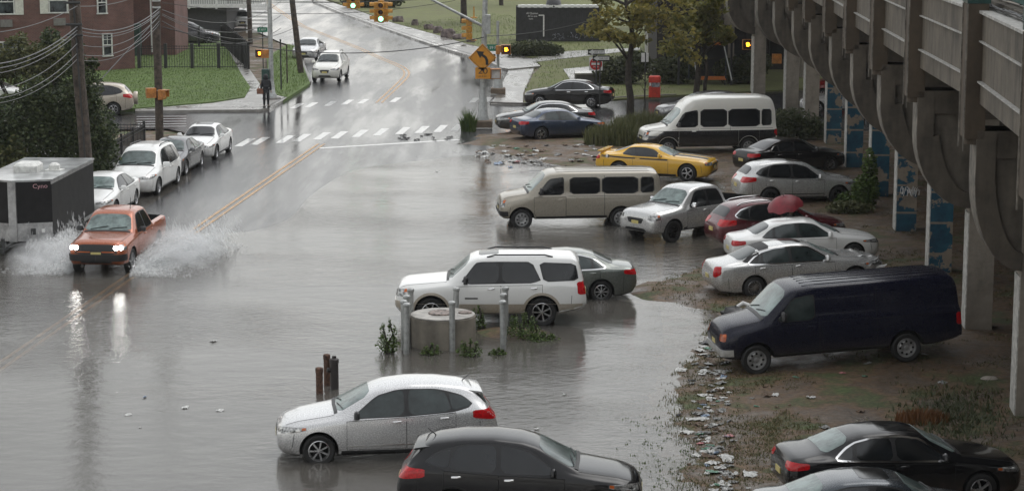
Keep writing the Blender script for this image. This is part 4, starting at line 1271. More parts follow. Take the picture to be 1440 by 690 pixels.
# -- utility poles
def pole_between(name, label, bot, top, r0, r1, mt=WOOD, cat='pole', group=None, bands=True):
    t = thing(name, label, cat, bot, 0, group)
    v = Vector(top) - Vector(bot)
    m = MB(); n = 9
    pts = [v * (k / n) + Vector((random.uniform(-.02, .02), random.uniform(-.02, .02), 0)) * (0 < k < n) for k in range(n + 1)]
    m.tube(pts, [r0 + (r1 - r0) * k / n for k in range(n + 1)], 14)
    m.build('pole', mt, t, smooth=50)
    return t, v
random.seed(5)
bA = G(125, 285, .1); tA = D(98.5, -45, (bA.y - .0) * CT + HC * ST - (-.0))
tA = Vector((bA.x + (106.5 - 125) / F * zc_of(285) * 1.25, bA.y + .2, 14.2))
pA, vA = pole_between('utility_pole', 'thick weathered wooden utility pole rising from behind the black trailer', bA, tA, .24, .19)
m = MB(); m.tube([Vector((.03, -.24, 0)) + vA * .05, Vector((.03, -.235, 0)) + vA * .4, Vector((.02, -.21, 0)) + vA * .8], .035, 6)
m.build('conduit', DSTEEL, pA)
for z in (6.3, 6.7, 7.5):
    m = MB(); m.tube([Vector((-.3, -.2, z)) + vA * 0 + Vector((vA.x * z / 14.2, 0, 0)), Vector((.3, -.2, z)) + Vector((vA.x * z / 14.2, 0, 0))], .05, 6)
    m.build('cable_clamp', DSTEEL, pA)
bB = G(224.5, 197, .1); tB = Vector((bB.x + .05, bB.y, 12.4))
pB, vB = pole_between('utility_pole', 'wooden utility pole carrying two orange pedestrian signals at the left corner', bB, tB, .19, .165)
m = MB()
for z in (2.35, 6.2, 6.5, 7.2): m.lathe([(.195, -.04), (.205, 0), (.195, .04)], c=(.02, 0, z), n=14)
m.build('pole_band', GALV, pB)
bC = G(423.5, 104, .12); kC = zc_of(104) / F
pC, vC = pole_between('utility_pole', 'leaning wooden utility pole on the grass verge beside the parked SUVs', bC, bC + Vector((-14.5 * kC * 1.35, 0, 6.4 * 1.35)), .20, .155)
bD = G(352.5, 63, .12); kD = zc_of(63) / F
pD, vD = pole_between('utility_pole', 'wooden utility pole with a crossarm far up the side road', bD, bD + Vector((-3 * kD, 0, 9.5)), .18, .15)
m = MB(); m.box((-.25, -.2, 9.0), (2.2, .12, .12)); m.box((-.3, -.2, 8.2), (1.6, .12, .12)); m.build('crossarm', WOOD, pD)

# -- signal heads (local frame: face towards -Y)
def ped_signal(name, label, loc, rz=0, lit=True, face=None, group=None, mt=SIGO, s=.46):
    t = thing(name, label, 'pedestrian signal', loc, rz, group)
    m = MB(); m.bbox((0, .12, 0), (s, .24, s), .03); m.build('housing', mt, t, smooth=30)
    m = MB(); m.box((0, -.012, 0), (s * .84, .03, s * .84))
    m.build('face', face or LAMPD, t)
    m = MB()
    m.box((0, -.10, s * .45), (s * .9, .2, .02)); m.box((-s * .44, -.08, .05), (.02, .16, s * .75)); m.box((s * .44, -.08, .05), (.02, .16, s * .75))
    m.build('visor', mt if face else LAMPD, t)
    if lit:
        m = MB(); h = s * .52
        m.box((0, -.03, -.03), (s * .26, .02, h * .5))
        for k, (dx, hh) in enumerate(((-.10, .42), (-.035, .52), (.035, .5), (.10, .4))): m.box((dx * s * 1.3, -.03, .04 + hh * h * .25), (s * .06, .02, hh * h * .6))
        m.box((s * .19, -.03, -.02), (s * .07, .02, h * .3), ry=-.5)
        m.build('hand_symbol', LAMPA, t)
    return t
def traffic_signal(name, label, loc, rz=0, faces=(0, 1, 3), green=True, group=None):
    t = thing(name, label, 'traffic light', loc, rz, group)
    for f in faces:
        a = f * math.pi / 2
        M = Matrix.Rotation(a, 4, 'Z')
        m = MB(); m.M = M
        for k in range(3): m.bbox((0, -.24, .35 * (1 - k)), (.34, .26, .33), .025)
        h = m.build('signal_head', SIGY, t, smooth=30)
        m = MB(); m.M = M
        for k in range(3):
            z = .35 * (1 - k)
            vs = []
            for j in range(9):
                an = -.3 + (math.pi + .6) * j / 8
                for y0, rr in ((-.37, .155), (-.60, .145)):
                    vs.append((rr * math.cos(an), y0, z + rr * math.sin(an)))
            m.add(vs, [(2 * j, 2 * j + 1, 2 * j + 3, 2 * j + 2) for j in range(8)])
        m.build('visor', SIGY, h, smooth=60)
        for k in range(3):
            m = MB(); m.M = M
            m.lathe([(0, -.385), (.08, -.382), (.125, -.371), (.13, -.36)], c=(0, 0, .35 * (1 - k)), n=18, axis='Y')
            m.build('lens', LAMPG if (k == 2 and green and f == faces[0]) else LAMPD, h, smooth=60)
    m = MB(); m.box((0, 0, .56), (.3, .3, .05)); m.box((0, 0, -.55), (.26, .26, .04)); m.tube([(0, 0, .55), (0, 0, 1.1)], .03, 8)
    m.build('hanger', SIGY, t)
    return t
# left corner pole with two pedestrian signals
kB = zc_of(197) / F
def on_pole(px, py, base, pyb):
    k = zc_of(pyb) / F
    return Vector((base.x + 0, base.y, 0)), k
zB = lambda py: HC - zc_of(197) * ST + (345 - py) * kB * CT
def at_depth_of(px, py, pyb, dy=0):
    """point in the upright plane through the ground point at photo row pyb"""
    Y = G(720, pyb, .1).y + dy
    r = ray(px, py)
    return Vector((0, 0, HC)) + r * (Y / r.y)
ped_signal('pedestrian_signal', 'orange pedestrian signal box facing away on the left of the corner utility pole', at_depth_of(212, 130.5, 197, -.1), R(200), lit=False, face=SIGO)
ped_signal('pedestrian_signal', 'amber-orange pedestrian signal box on the right of the corner utility pole', at_depth_of(231, 133, 197, -.15), R(75), lit=False, face=SIGY)

# steel corner pole, left
bE = G(382, 140, .14)
pE = thing('signal_pole', 'grey steel signal pole on the left corner with a control box', 'signal pole', bE)
topE = at_depth_of(378.5, -20, 140) - bE
m = MB(); m.lathe([(.3, 0), (.3, .25), (.22, .35), (.15, 1.0), (.14, 1.1)], n=12); m.tube([(0, 0, 1), topE], [.14, .12], 12); m.build('shaft', GALV, pE, smooth=40)
m = MB(); m.lathe([(.55, -.05), (.5, .12)], n=8); m.build('footing', KERB, pE)
m = MB(); q = at_depth_of(375, 96.5, 140) - bE; m.bbox((q.x, -.25, q.z - .35), (.40, .34, .75), .03); m.build('control_box', mat('control_box_green', (.02, .06, .05), rough=.5), pE)
sq = at_depth_of(361, 75.5, 140, -.2)
ped_signal('pedestrian_signal', 'pedestrian signal with lit amber hand beside the left steel pole', sq + Vector((.15, 0, 0)), 0)
ped_signal('pedestrian_signal', 'plain orange back of a pedestrian signal beside the left steel pole', at_depth_of(373.5, 75.5, 140, -.15), R(175), lit=False, face=SIGO)
def street_sign(label, c, w, h, txt, base, rz=0):
    t = thing('street_name_sign', label, 'street sign', (c.x, c.y, base), rz)
    z = c.z - base
    m = MB(); m.tube([(0, .05, 0), (0, .05, z + h * .6)], .035, 8); m.build('post', DSTEEL, t)
    m = MB(); m.box((0, 0, z), (w, .02, h)); pn = m.build('panel', SGREEN, t)
    text(txt, h * .62, pn, (0, -.014, z), UP, SWHITE, sx=.9)
    return t
street_sign('small green street name sign on a thin post at the left corner', at_depth_of(369, 42, 104), .65, .30, 'E 60 P', .1)
# curb-side signal over the street hung from the left pole's long arm
sg = at_depth_of(536, 17, 158)
traffic_signal('traffic_light', 'yellow three-way traffic light showing green, hanging over the crossing', sg, 0, faces=(0, 1, 3))
sg2 = at_depth_of(497, 1.5, 135)
traffic_signal('traffic_light', 'yellow traffic light showing green cut off by the top of the picture', sg2 + Vector((.0, 0, .1)), 0, faces=(0, 1, 3))

# right corner pole with warning sign, arm, cabinet
bR = G(679, 178, .12)
pR = thing('signal_pole', 'tall grey steel signal pole with curve warning sign and sloping arm', 'signal pole', bR)
topR = at_depth_of(683, -30, 178) - bR
m = MB(); m.lathe([(.36, 0), (.36, .3), (.26, .5), (.17, 1.7), (.15, 1.8)], n=12); m.tube([(0, 0, 1.7), topR], [.15, .12], 12); m.build('shaft', GALV, pR, smooth=40)
m = MB(); m.bbox((0, 0, .16), (.95, .95, .36), .05); m.build('footing', mat('pole_footing', (.16, .12, .085), rough=.7, bump=.02), pR)
q0 = at_depth_of(679, 37, 178) - bR; q1 = at_depth_of(596, -6, 178) - bR; q2 = at_depth_of(520, -34, 178) - bR
m = MB(); m.tube([q0, q1, q2], [.075, .06, .05], 10); m.build('mast_arm', GALV, pR, smooth=40)
q = at_depth_of(684.5, 20.5, 178) - bR; m = MB(); m.bbox((q.x + .05, -.3, q.z - .45), (.28, .3, .95), .03); m.build('cabinet', GALV, pR)
# the sign plates are bolted to the pole
q = at_depth_of(678.5, 81.5, 178, -.5) - bR
m = MB(); M = Matrix.Translation((q.x, q.y, q.z)) @ Matrix.Rotation(math.pi / 4, 4, 'Y')
m.M = M; m.bbox((0, 0, 0), (.98, .02, .98), .008); m.M = None
wp_ = m.build('warning_sign', SORANGE, pR)
wp_['label'] = 'amber diamond sign with a black arrow bending left'
m = MB(); M2 = Matrix.Translation((q.x, q.y - .018, q.z)) @ Matrix.Rotation(math.pi / 2, 4, 'X')
arrow = [(.16, -.36), (.29, -.33), (.28, -.1), (.20, .06), (.02, .19), (.09, .30), (-.30, .33), (-.12, -.02), (-.05, .09), (.10, -.02), (.15, -.14)]
m.prism(arrow, -.004, .004, M=M2)
m.build('arrow', SBLACK, wp_)
m = MB()
for a, b in (((-.62, 0), (0, .62)), ((0, .62), (.62, 0)), ((.62, 0), (0, -.62)), ((0, -.62), (-.62, 0))):
    m.tube([(q.x + a[0], q.y - .014, q.z + a[1]), (q.x + b[0], q.y - .014, q.z + b[1])], .010, 4)
m.build('border', SBLACK, wp_)
q = at_depth_of(679, 103, 178, -.5) - bR
m = MB(); m.bbox((q.x, q.y, q.z), (.74, .02, .56), .008); sp_ = m.build('speed_plate', SORANGE, pR)
text('20', .40, sp_, (q.x, q.y - .014, q.z + .09), UP, SBLACK, sx=1.25)
text('M.P.H.', .13, sp_, (q.x, q.y - .014, q.z - .17), UP, SBLACK, sx=1.2)
traffic_signal('traffic_light', 'yellow traffic light seen from its side on the right signal pole', at_depth_of(666.5, 41, 178, .2), R(-8), faces=(3,), green=False)
ped_signal('pedestrian_signal', 'orange pedestrian signal with blank pale face behind the speed plate', at_depth_of(697, 104, 178, -.05), R(8), lit=False, face=SWHITE, s=.52)
# second steel pole behind it
bF = G(700.5, 131, .1)
pF = thing('signal_pole', 'short grey steel pole with flared base on the far right corner', 'signal pole', bF)
topF = at_depth_of(700, 30, 131) - bF
m = MB(); m.lathe([(.3, .3), (.28, .35), (.17, 1.3), (.10, 1.5)], n=10); m.tube([(0, 0, 1.4), topF], .085, 10); m.build('shaft', GALV, pF, smooth=40)
m = MB(); m.bbox((0, 0, .15), (.85, .85, .32), .05); m.build('footing', MATS['pole_footing'], pF)
m = MB(); q = at_depth_of(692, 80, 131) - bF
for dx in (-.12, .12): m.bbox((q.x + dx, -.1, q.z - .05), (.16, .2, .42), .02)
m.build('meter_box', DSTEEL, pF)
ped_signal('pedestrian_signal', 'pedestrian signal with lit amber hand on the far right corner pole', at_depth_of(711.5, 70, 131, -.2), 0, s=.56)
ped_signal('pedestrian_signal', 'plain orange signal box edge on the far right corner pole', at_depth_of(703, 70, 131, -.1), R(90), lit=False, face=SIGO, s=.5)
q = at_depth_of(691, 67.5, 131, -.15)
t = thing('street_name_sign', 'green street name sign E 59 P beside the curve warning sign', 'street sign', q)
m = MB(); m.box((0, 0, 0), (.74, .025, .38)); m.tube([(.3, .05, .0), (.42, .12, 0)], .02, 6); pn = m.build('panel', SGREEN, t)
text('E 59 P', .24, pn, (0, -.016, 0), UP, SWHITE, sx=.95)
# one-way signs, do not enter
def plate_post(name, label, cat, px, pyb, pyt, parts, dy=0.0):
    b = at_depth_of(px, pyb, pyb, dy); b.z = .08
    t = thing(name, label, cat, b)
    top = at_depth_of(px, pyt, pyb, dy).z - b.z
    m = MB(); m.tube([(0, .05, 0), (0, .05, top)], .035, 8); m.build('post', DSTEEL, t)
    return t, b, top
def oneway(label, px, py, pxp, pyb, dy, w=.92, h=.30):
    t, b, top = plate_post('one_way_sign', label, 'road sign', pxp, pyb, py - 4, None, dy)
    c = at_depth_of(px, py, pyb, dy) - b
    m = MB(); m.box((c.x, 0, c.z), (w, .02, h)); pn = m.build('panel', SBLACK, t)
    m = MB(); M3 = Matrix.Translation((c.x, -.013, c.z)) @ Matrix.Rotation(math.pi / 2, 4, 'X')
    a = w / 2 - .03
    m.prism([(-a, 0), (-a + .24, .14), (-a + .24, .085), (a, .085), (a, -.085), (-a + .24, -.085), (-a + .24, -.14)], -.003, .003, M=M3)
    ar = m.build('arrow', SWHITE, pn)
    text('ONE WAY', .105, ar, (c.x + .12, -.019, c.z), UP, SBLACK, ext=.001)
    return t
oneway('upper black one-way sign with white arrow pointing left by the black parked sedan', 838.5, 73.5, 838.5, 147, 0)
oneway('lower black one-way sign with white arrow pointing left, nearer the tree', 845.5, 82.3, 843.5, 149, -.8)
t, b, top = plate_post('do_not_enter_sign', 'red and white do not enter sign behind the one-way signs', 'road sign', 838, 145, 80, None, .5)
c = at_depth_of(838, 90, 145, .5) - b
m = MB(); m.box((c.x, 0, c.z), (.74, .02, .74)); pn = m.build('panel', SWHITE, t)
m = MB(); m.lathe([(0, -.02), (.34, -.018), (.34, -.012)], c=(c.x, 0, c.z), n=28, axis='Y'); dd = m.build('disc', SRED, pn)
m = MB(); m.box((c.x, -.026, c.z), (.5, .01, .12)); m.build('bar', SWHITE, pn)
text('DO NOT', .1, pn, (c.x, -.026, c.z + .17), UP, SWHITE); text('ENTER', .1, pn, (c.x, -.026, c.z - .17), UP, SWHITE)
t, b, top = plate_post('parking_sign', 'small white parking sign on a thin post beside the red box', 'road sign', 907, 138, 74, None)
m = MB(); m.box((-.13, 0, top - .28), (.2, .02, .5)); m.box((.11, 0, top - .28), (.14, .02, .5)); m.build('panel', SWHITE, t)
# under-viaduct signals at the far corner
ped_signal('pedestrian_signal', 'pedestrian signal with lit amber hand on the pole under the viaduct', at_depth_of(1051.5, 63, 126, -.3), 0, s=.6)
ped_signal('pedestrian_signal', 'orange signal box beside the lit hand under the viaduct', at_depth_of(1062, 63, 126, -.2), R(90), lit=False, face=SIGO, s=.5)
ped_signal('pedestrian_signal', 'orange back of a pedestrian signal between two far viaduct columns', at_depth_of(1092, 82.5, 130), R(180), lit=False, face=SIGO, s=.55)
t, b, top = plate_post('one_way_sign', 'dark one-way sign on a pole under the far end of the viaduct', 'road sign', 1068, 127, 40, None)
c = at_depth_of(1069.5, 50, 127) - b
m = MB(); m.box((c.x, 0, c.z), (.92, .02, .3)); pn = m.build('panel', SBLACK, t)
m = MB(); M3 = Matrix.Translation((c.x, -.013, c.z)) @ Matrix.Rotation(math.pi / 2, 4, 'X')
m.prism([(-.43, 0), (-.23, .115), (-.23, .06), (.43, .06), (.43, -.06), (-.23, -.06), (-.23, -.115)], -.003, .003, M=M3)
ar = m.build('arrow', SWHITE, pn); text('ONE WAY', .11, ar, (c.x + .1, -.018, c.z), UP, SBLACK, sx=1.1)

# -- red news box
b = G(920.5, 138, .12)
t = thing('news_box', 'red street box with a grey poster panel near the tree trunk', 'street box', b, R(-6))
m = MB(); m.bbox((0, 0, .36), (.64, .55, .60), .04); m.bbox((0, 0, 1.07), (.66, .57, .36), .06); m.box((0, .02, .77), (.60, .5, .3)); m.build('cabinet', mat('red_box_paint', (.55, .035, .015), rough=.35), t, smooth=30)
m = MB(); m.box((.06, -.26, .77), (.46, .03, .26)); m.build('poster_panel', mat('poster_grey', (.28, .29, .32), scale=9, var=.4), t)
m = MB(); m.box((-.24, -.285, .79), (.09, .03, .18)); m.build('coin_box', SWHITE, t)
m = MB()
for sx in (-.25, .25): m.box((sx, 0, .03), (.06, .5, .06))
m.build('foot', DSTEEL, t)

# -- shipping container in the park, and the dark one behind the trees
BLK = mat('container_black', (.022, .022, .026), rough=.5, var=.3, scale=3)
def container(label, cx, py, w, h, d, name='shipping_container', corr=True):
    b = G(cx, py, .12)
    t = thing(name, label, 'container', b)
    m = MB(); n = int(w / .14) * 2
    # corrugated front
    for k in range(n):
        x0 = -w / 2 + w * k / n
        y = 0 if k % 2 else .035
        m.box((x0 + w / n / 2, d / 2 + y, h / 2), (w / n * 1.0, d, h - .1))
    m.build('wall', BLK, t)
    m = MB()
    for sx in (-1, 1):
        m.box((sx * (w / 2), -.03, h / 2), (.14, .12, h)); m.box((sx * w / 2, d + .02, h / 2), (.14, .12, h))
    m.box((0, -.03, h - .06), (w, .12, .12)); m.box((0, -.03, .08), (w, .12, .16))
    m.build('frame', BLK, t)
    return t, b
t, b = container('black shipping container with white lettering on the park lawn', 785, 58.5, 6.35, 2.62, 2.4)
m = MB()
for k in range(26):
    x = -2.95 + k * .236
    m.box((x, .3, 2.68), (.237, .8, .16 + .05 * (k % 2)))
m.build('corrugated_roof', SWHITE, t)
m = MB(); m.lathe([(.0, .75), (.3, .7), (.52, .5), (.6, .2), (.62, 0)], c=(-.35, .5, 2.6), n=16); m.build('roof_vent', mat('vent_dark', (.05, .05, .055), rough=.5), t, smooth=60)
text('Al Quanto', .21, t, (-2.0, -.11, 2.15), UP, SWHITE, align='CENTER')
text('All in one', .19, t, (-1.98, -.11, 1.93), UP, SWHITE); text('store', .16, t, (-2.1, -.11, 1.73), UP, SWHITE)
m = MB(); m.box((-1.12, -.10, 1.2), (.10, .02, 1.65)); m.box((-1.3, -.10, 2.0), (.42, .02, .09)); m.build('painted_stripe', SWHITE, t)
random.seed(21)
m = MB()
for k in range(46):
    x = -.6 + 3.6 * random.random() ** .9; z = .18 + .42 * random.random()
    a = random.uniform(0, 6.3); l = random.uniform(.06, .2)
    pts = [(x + l * math.cos(a + q * .8) * q / 3, -.105, max(.12, z + l * math.sin(a + q * .8) * q / 3)) for q in range(4)]
    m.tube(pts, .014, 4)
m.build('graffiti', mat('graffiti_grey_blue', (.30, .31, .36), var=.3), t)
# dark entrance kiosk of the station, with sign and orange barriers
bk = G(992, 120, .12)
t = thing('station_entrance', 'dark steel station entrance with a sign board under the far viaduct', 'station entrance', bk)
m = MB()
m.box((0, 2.0, 2.6), (3.4, 3.6, .16))
for sx, sy in ((-1.6, 0), (1.55, 0), (-1.6, 3.4), (1.6, 3.4)): m.box((sx, sy + .2, 1.3), (.12, .12, 2.6))
m.box((0, 3.5, 1.3), (3.2, .1, 2.5))
m.build('shelter', mat('shelter_black', (.016, .017, .02), rough=.5), t)
zs = at_depth_of(995, 53, 120).z - bk.z
m = MB(); m.box((.1, -.05, zs), (2.5, .1, .58)); m.box((.1, -.05, zs + .62), (2.6, .08, .3))
for sx in (-1, 1.2): m.box((sx, 0.02, zs / 2 + .4), (.07, .07, zs))
sb = m.build('sign_board', mat('sign_dark_blue', (.02, .028, .04), rough=.4), t)
text('ch. Al Quanto', .26, sb, (-.1, -.115, zs + .1), UP, SWHITE); text('avenue', .2, sb, (-.3, -.115, zs - .15), UP, SWHITE)
m = MB(); m.lathe([(0, -.12), (.13, -.118), (.13, -.10)], c=(1.1, 0, zs + .02), n=18, axis='Y'); m.build('route_disc', mat('route_blue', (.02, .12, .42)), sb)
for q_ in (-.95, 1.05):
    m = MB(); m.tube([(q_, -.1, zs - .4), (q_ + .5, -.3, .3)], .04, 6); m.build('rail', GALV, t)
for k, (px0, px1, py, pb) in enumerate(((990, 1020, 61, 121), (985, 1021, 110, 119.5))):
    a, c2 = at_depth_of(px0, py, pb, -.2), at_depth_of(px1, py, pb, -.2)
    g = thing('barrier', ['upper orange bar above the station entrance', 'lower orange barrier plank across the station entrance'][k], 'barrier', ((a.x + c2.x) / 2, a.y, .1 if k else a.z))
    m = MB(); m.box((0, 0, (a.z - .1) if k else 0), ((c2 - a).length, .06, .22)); m.build('plank', mat('barrier_orange', (.42, .12, .02), rough=.5), g)
    m = MB()
    for sx in (-1, 1): m.box((sx * (c2 - a).length * .46, .05, (a.z - .1) / 2 if k else .0), (.06, .05, (a.z - .1) if k else .4))
    m.build('leg' if k else 'bracket', DSTEEL, g)

# -- brick apartment building, top left
def brickmat(name, c1, c2, mort):
    m, nt, out = nodes(name); L = nt.links.new
    b = N(nt, 'ShaderNodeBsdfPrincipled'); L(b.outputs[0], out.inputs[0]); b.inputs['Roughness'].default_value = .8
    tc = N(nt, 'ShaderNodeTexCoord')
    sp = N(nt, 'ShaderNodeSeparateXYZ'); L(tc.outputs['Object'], sp.inputs[0])
    ad = N(nt, 'ShaderNodeMath', operation='ADD'); L(sp.outputs['X'], ad.inputs[0]); L(sp.outputs['Y'], ad.inputs[1])
    cb = N(nt, 'ShaderNodeCombineXYZ'); L(ad.outputs[0], cb.inputs[0]); L(sp.outputs['Z'], cb.inputs[1])
    br = N(nt, 'ShaderNodeTexBrick'); br.inputs['Scale'].default_value = 1; br.inputs['Brick Width'].default_value = .24; br.inputs['Row Height'].default_value = .08; br.inputs['Mortar Size'].default_value = .009
    br.inputs['Color1'].default_value = (*c1, 1); br.inputs['Color2'].default_value = (*c2, 1); br.inputs['Mortar'].default_value = (*mort, 1)
    L(cb.outputs[0], br.inputs['Vector'])
    nz = N(nt, 'ShaderNodeTexNoise'); nz.inputs['Scale'].default_value = .9; nz.inputs['Detail'].default_value = 8; L(tc.outputs['Object'], nz.inputs['Vector'])
    r = ramp(nt, [(.3, .7), (.7, 1.15)]); L(nz.outputs[0], r.inputs[0])
    mx = N(nt, 'ShaderNodeMix', data_type='RGBA', blend_type='MULTIPLY'); mx.inputs[0].default_value = 1; L(br.outputs[0], mx.inputs[6]); L(r.outputs[0], mx.inputs[7])
    L(mx.outputs[2], b.inputs['Base Color'])
    MATS[name] = m; return m
BRICK = brickmat('red_brick', (.155, .062, .052), (.115, .048, .042), (.17, .13, .115))
WFRAME = mat('white_window_frame', (.62, .62, .59), rough=.5)
SHUT = mat('cream_shutter', (.60, .59, .53), rough=.6, var=.1)
PANE = mat('window_pane', (.05, .06, .065), rough=.08, spec=.6, var=.5, scale=1.5)
bb = G(133, 102, .12)
aA = R(14)
bld = thing('brick_building', 'red brick apartment building with white sash windows and cream shutters', 'building', bb)
ex = Vector((math.cos(aA), math.sin(aA), 0))
m = MB(); M = Matrix.Rotation(aA, 4, 'Z'); m.M = M
m.box((-11, 6, 5.4), (22, 12, 11)); m.build('wall', BRICK, bld)
def window(parent, M, x, z, w, h, shutters=True, nm=(2, 3), yy=0.0):
    m = MB(); m.M = M
    m.box((x, yy - .03, z + h / 2), (w + .12, .1, .08)); m.box((x, yy - .03, z - h / 2), (w + .16, .14, .08)); m.box((x, yy - .025, z), (w, .09, .07))
    for sx in (-1, 1): m.box((x + sx * w / 2, yy - .028, z), (.08, .1, h))
    fr = m.build('window', WFRAME, parent)
    m = MB(); m.M = M; m.box((x, yy + .0, z), (w, .05, h)); m.build('pane', PANE, fr)
    m = MB(); m.M = M
    for k in range(1, nm[1]): m.box((x - w / 2 + w * k / nm[1], yy - .035, z + h * .25), (.03, .03, h * .5))
    m.box((x, yy - .036, z + h * .25), (w, .03, .03)); m.build('glazing_bar', WFRAME, fr)
    if shutters:
        for sx in (-1, 1):
            m = MB(); m.M = M
            m.bbox((x + sx * (w / 2 + .32), yy - .05, z), (.52, .06, h + .1), .01)
            m.build('shutter', SHUT, parent)
kb = 1 / (0.0833333 * (102 + 159))
def bx_(px): return (px - 133) * kb / math.cos(aA)
def bz_(py): return at_depth_of(0, py, 102).z - .12
for px, py in ((18.5, 1), (88, 0), (88, 72.5), (-48, 1), (-48, 72.5), (18, 74)):
    window(bld, M, bx_(px), bz_(py) + .0, 1.12, 1.55)
    if py < 60:
        m = MB(); m.M = M; m.box((bx_(px) + .05, -.12, bz_(py) - 1.35), (.75, .3, .45)); m.build('air_conditioner', mat('ac_grey', (.17, .16, .15), rough=.6), bld)
# the wing to the right, turned away, and the recess beyond it
aB = R(38)
MBm = Matrix.Rotation(aB, 4, 'Z')
m = MB(); m.M = MBm; m.box((1.45, 5.0, 5.4), (2.9, 10, 10.98)); m.build('wall', BRICK, bld)
window(bld, MBm, .95, bz_(64), .62, 1.4, False, (2, 2)); window(bld, MBm, .65, bz_(4), .62, 1.4, False, (2, 2))
eB = MBm @ Vector((2.9, 0, 0))
b2 = at_depth_of(247, 80, 80) - bb
m = MB(); x0 = (at_depth_of(178, 80, 80) - bb).x; x1 = b2.x
m.box(((x0 + x1) / 2, b2.y + 3, 5.4), (x1 - x0, 6, 10.9)); w2 = m.build('wall', BRICK, bld)
window(bld, Matrix.Translation((0, b2.y, 0)), x0 + 1.0, 5.2, .8, 1.5, False, (2, 2))
m = MB(); m.tube([(x0 + 1.8, b2.y - .1, .3), (x0 + 1.8, b2.y - .1, 10.5)], .06, 6); m.build('downpipe', SWHITE, bld)
m = MB(); m.box((x0 + .6, b2.y - .4, 1.2), (1.0, .8, 2.2)); m.build('door_canopy', mat('green_hoarding', (.03, .065, .055), rough=.8), bld)
# -- the pale house with a porch
bh = G(262, 47, .12)
hs_ = thing('house', 'pale clapboard house with dark base and white porch railing', 'house', bh)
SIDING = mat('grey_siding', (.40, .41, .39), rough=.6, var=.1)
m = MB(); m.box((-1.0, 4.4, 5.2), (8.4, 8, 6.2)); m.box((4.3, 5.4, 5.2), (2.2, 8, 6.2)); m.build('wall', SIDING, hs_)
m = MB(); m.box((-1.0, 4.4, 1.1), (8.5, 8.1, 2.0)); m.build('base_wall', mat('dark_base', (.06, .06, .065)), hs_)
m = MB(); m.box((3.0, .2, 2.2), (7.4, 2.2, .2))
for x in (.4, 2.6, 4.8, 6.6): m.box((x, -.8, 3.5), (.14, .14, 3.0))
for k in range(40): m.box((-.6 + k * .185, -.86, 2.75), (.05, .05, .9))
m.box((3.0, -.86, 3.2), (7.4, .08, .08)); m.box((3, -.86, 2.36), (7.4, .08, .06))
m.build('porch', SWHITE, hs_)
m = MB()
for k in range(7): m.box((6.0, -1.1 - .28 * k, 2.0 - .28 * k), (1.6, .3, .16))
m.build('step', SWHITE, hs_)
window(hs_, Matrix.Translation((0, .38, 0)), -2.4, 5.0, 1.6, 1.9, False, (2, 2)); window(hs_, Matrix.Translation((0, 1.38, 0)), 4.3, 4.8, 1.0, 1.6, False, (2, 2))
# -- iron fences
IRON = mat('black_iron', (.012, .012, .013), rough=.5)
def iron_fence(label, a, b, h, sp=.14, posts=2.4, group=None, post=.09):
    a, b = Vector(a), Vector(b); d = b - a; L_ = d.length
    t = thing('iron_fence', label, 'fence', a, math.atan2(d.y, d.x), group)
    m = MB()
    n = int(L_ / sp)
    for k in range(n + 1): m.box((L_ * k / n, 0, h / 2), (.022, .022, h * .98))
    for z in (.12, h - .22, h - .06): m.box((L_ / 2, 0, z), (L_, .035, .035))
    m.build('railing', IRON, t)
    np_ = max(1, round(L_ / posts))
    for k in range(np_ + 1):
        m = MB(); m.box((L_ * k / np_, 0, h / 2 + .06), (post, post, h + .12)); m.build('post', IRON, t)
    return t
iron_fence('black iron fence beside the kerbside row of cars and the corner pole', G(203.5, 204, .12), G(96, 268, .12), .98, .15)
iron_fence('black iron fence along the side street in front of the bushes', G(203, 203.6, .12), G(120, 202.5, .12), .98, .15)
iron_fence('black iron fence with thick posts across the lawn behind the corner', G(345, 96.5, .2), G(196, 96.5, .2), 1.5, .16, 1.65, post=.2)
iron_fence('dense black iron fence running up along the side pavement', G(349.5, 97.5, .2), G(312, 62, .2), 1.62, .10, 1.2, post=.16)
iron_fence('black iron fence in front of the dark grey minivan', G(312, 66, .2), G(248, 67, .2), 1.4, .2, 1.7, post=.18)
# chain-link posts on the verge
for px, pyb, pyt, lb in ((395.5, 127, 55, 'thin dark post on the grass verge near the leaning pole'), (404, 118, 62, 'thin brown post on the verge in front of the leaning pole')):
    b = G(px, pyb, .15); t = thing('fence_post', lb, 'post', b)
    m = MB(); zt = at_depth_of(px, pyt, pyb).z - b.z; m.tube([(0, 0, 0), (0, 0, zt)], .045, 8); m.lathe([(.055, zt - .05), (.06, zt), (.0, zt + .04)], n=8); m.build('pole', DSTEEL if px < 400 else WOOD, t)
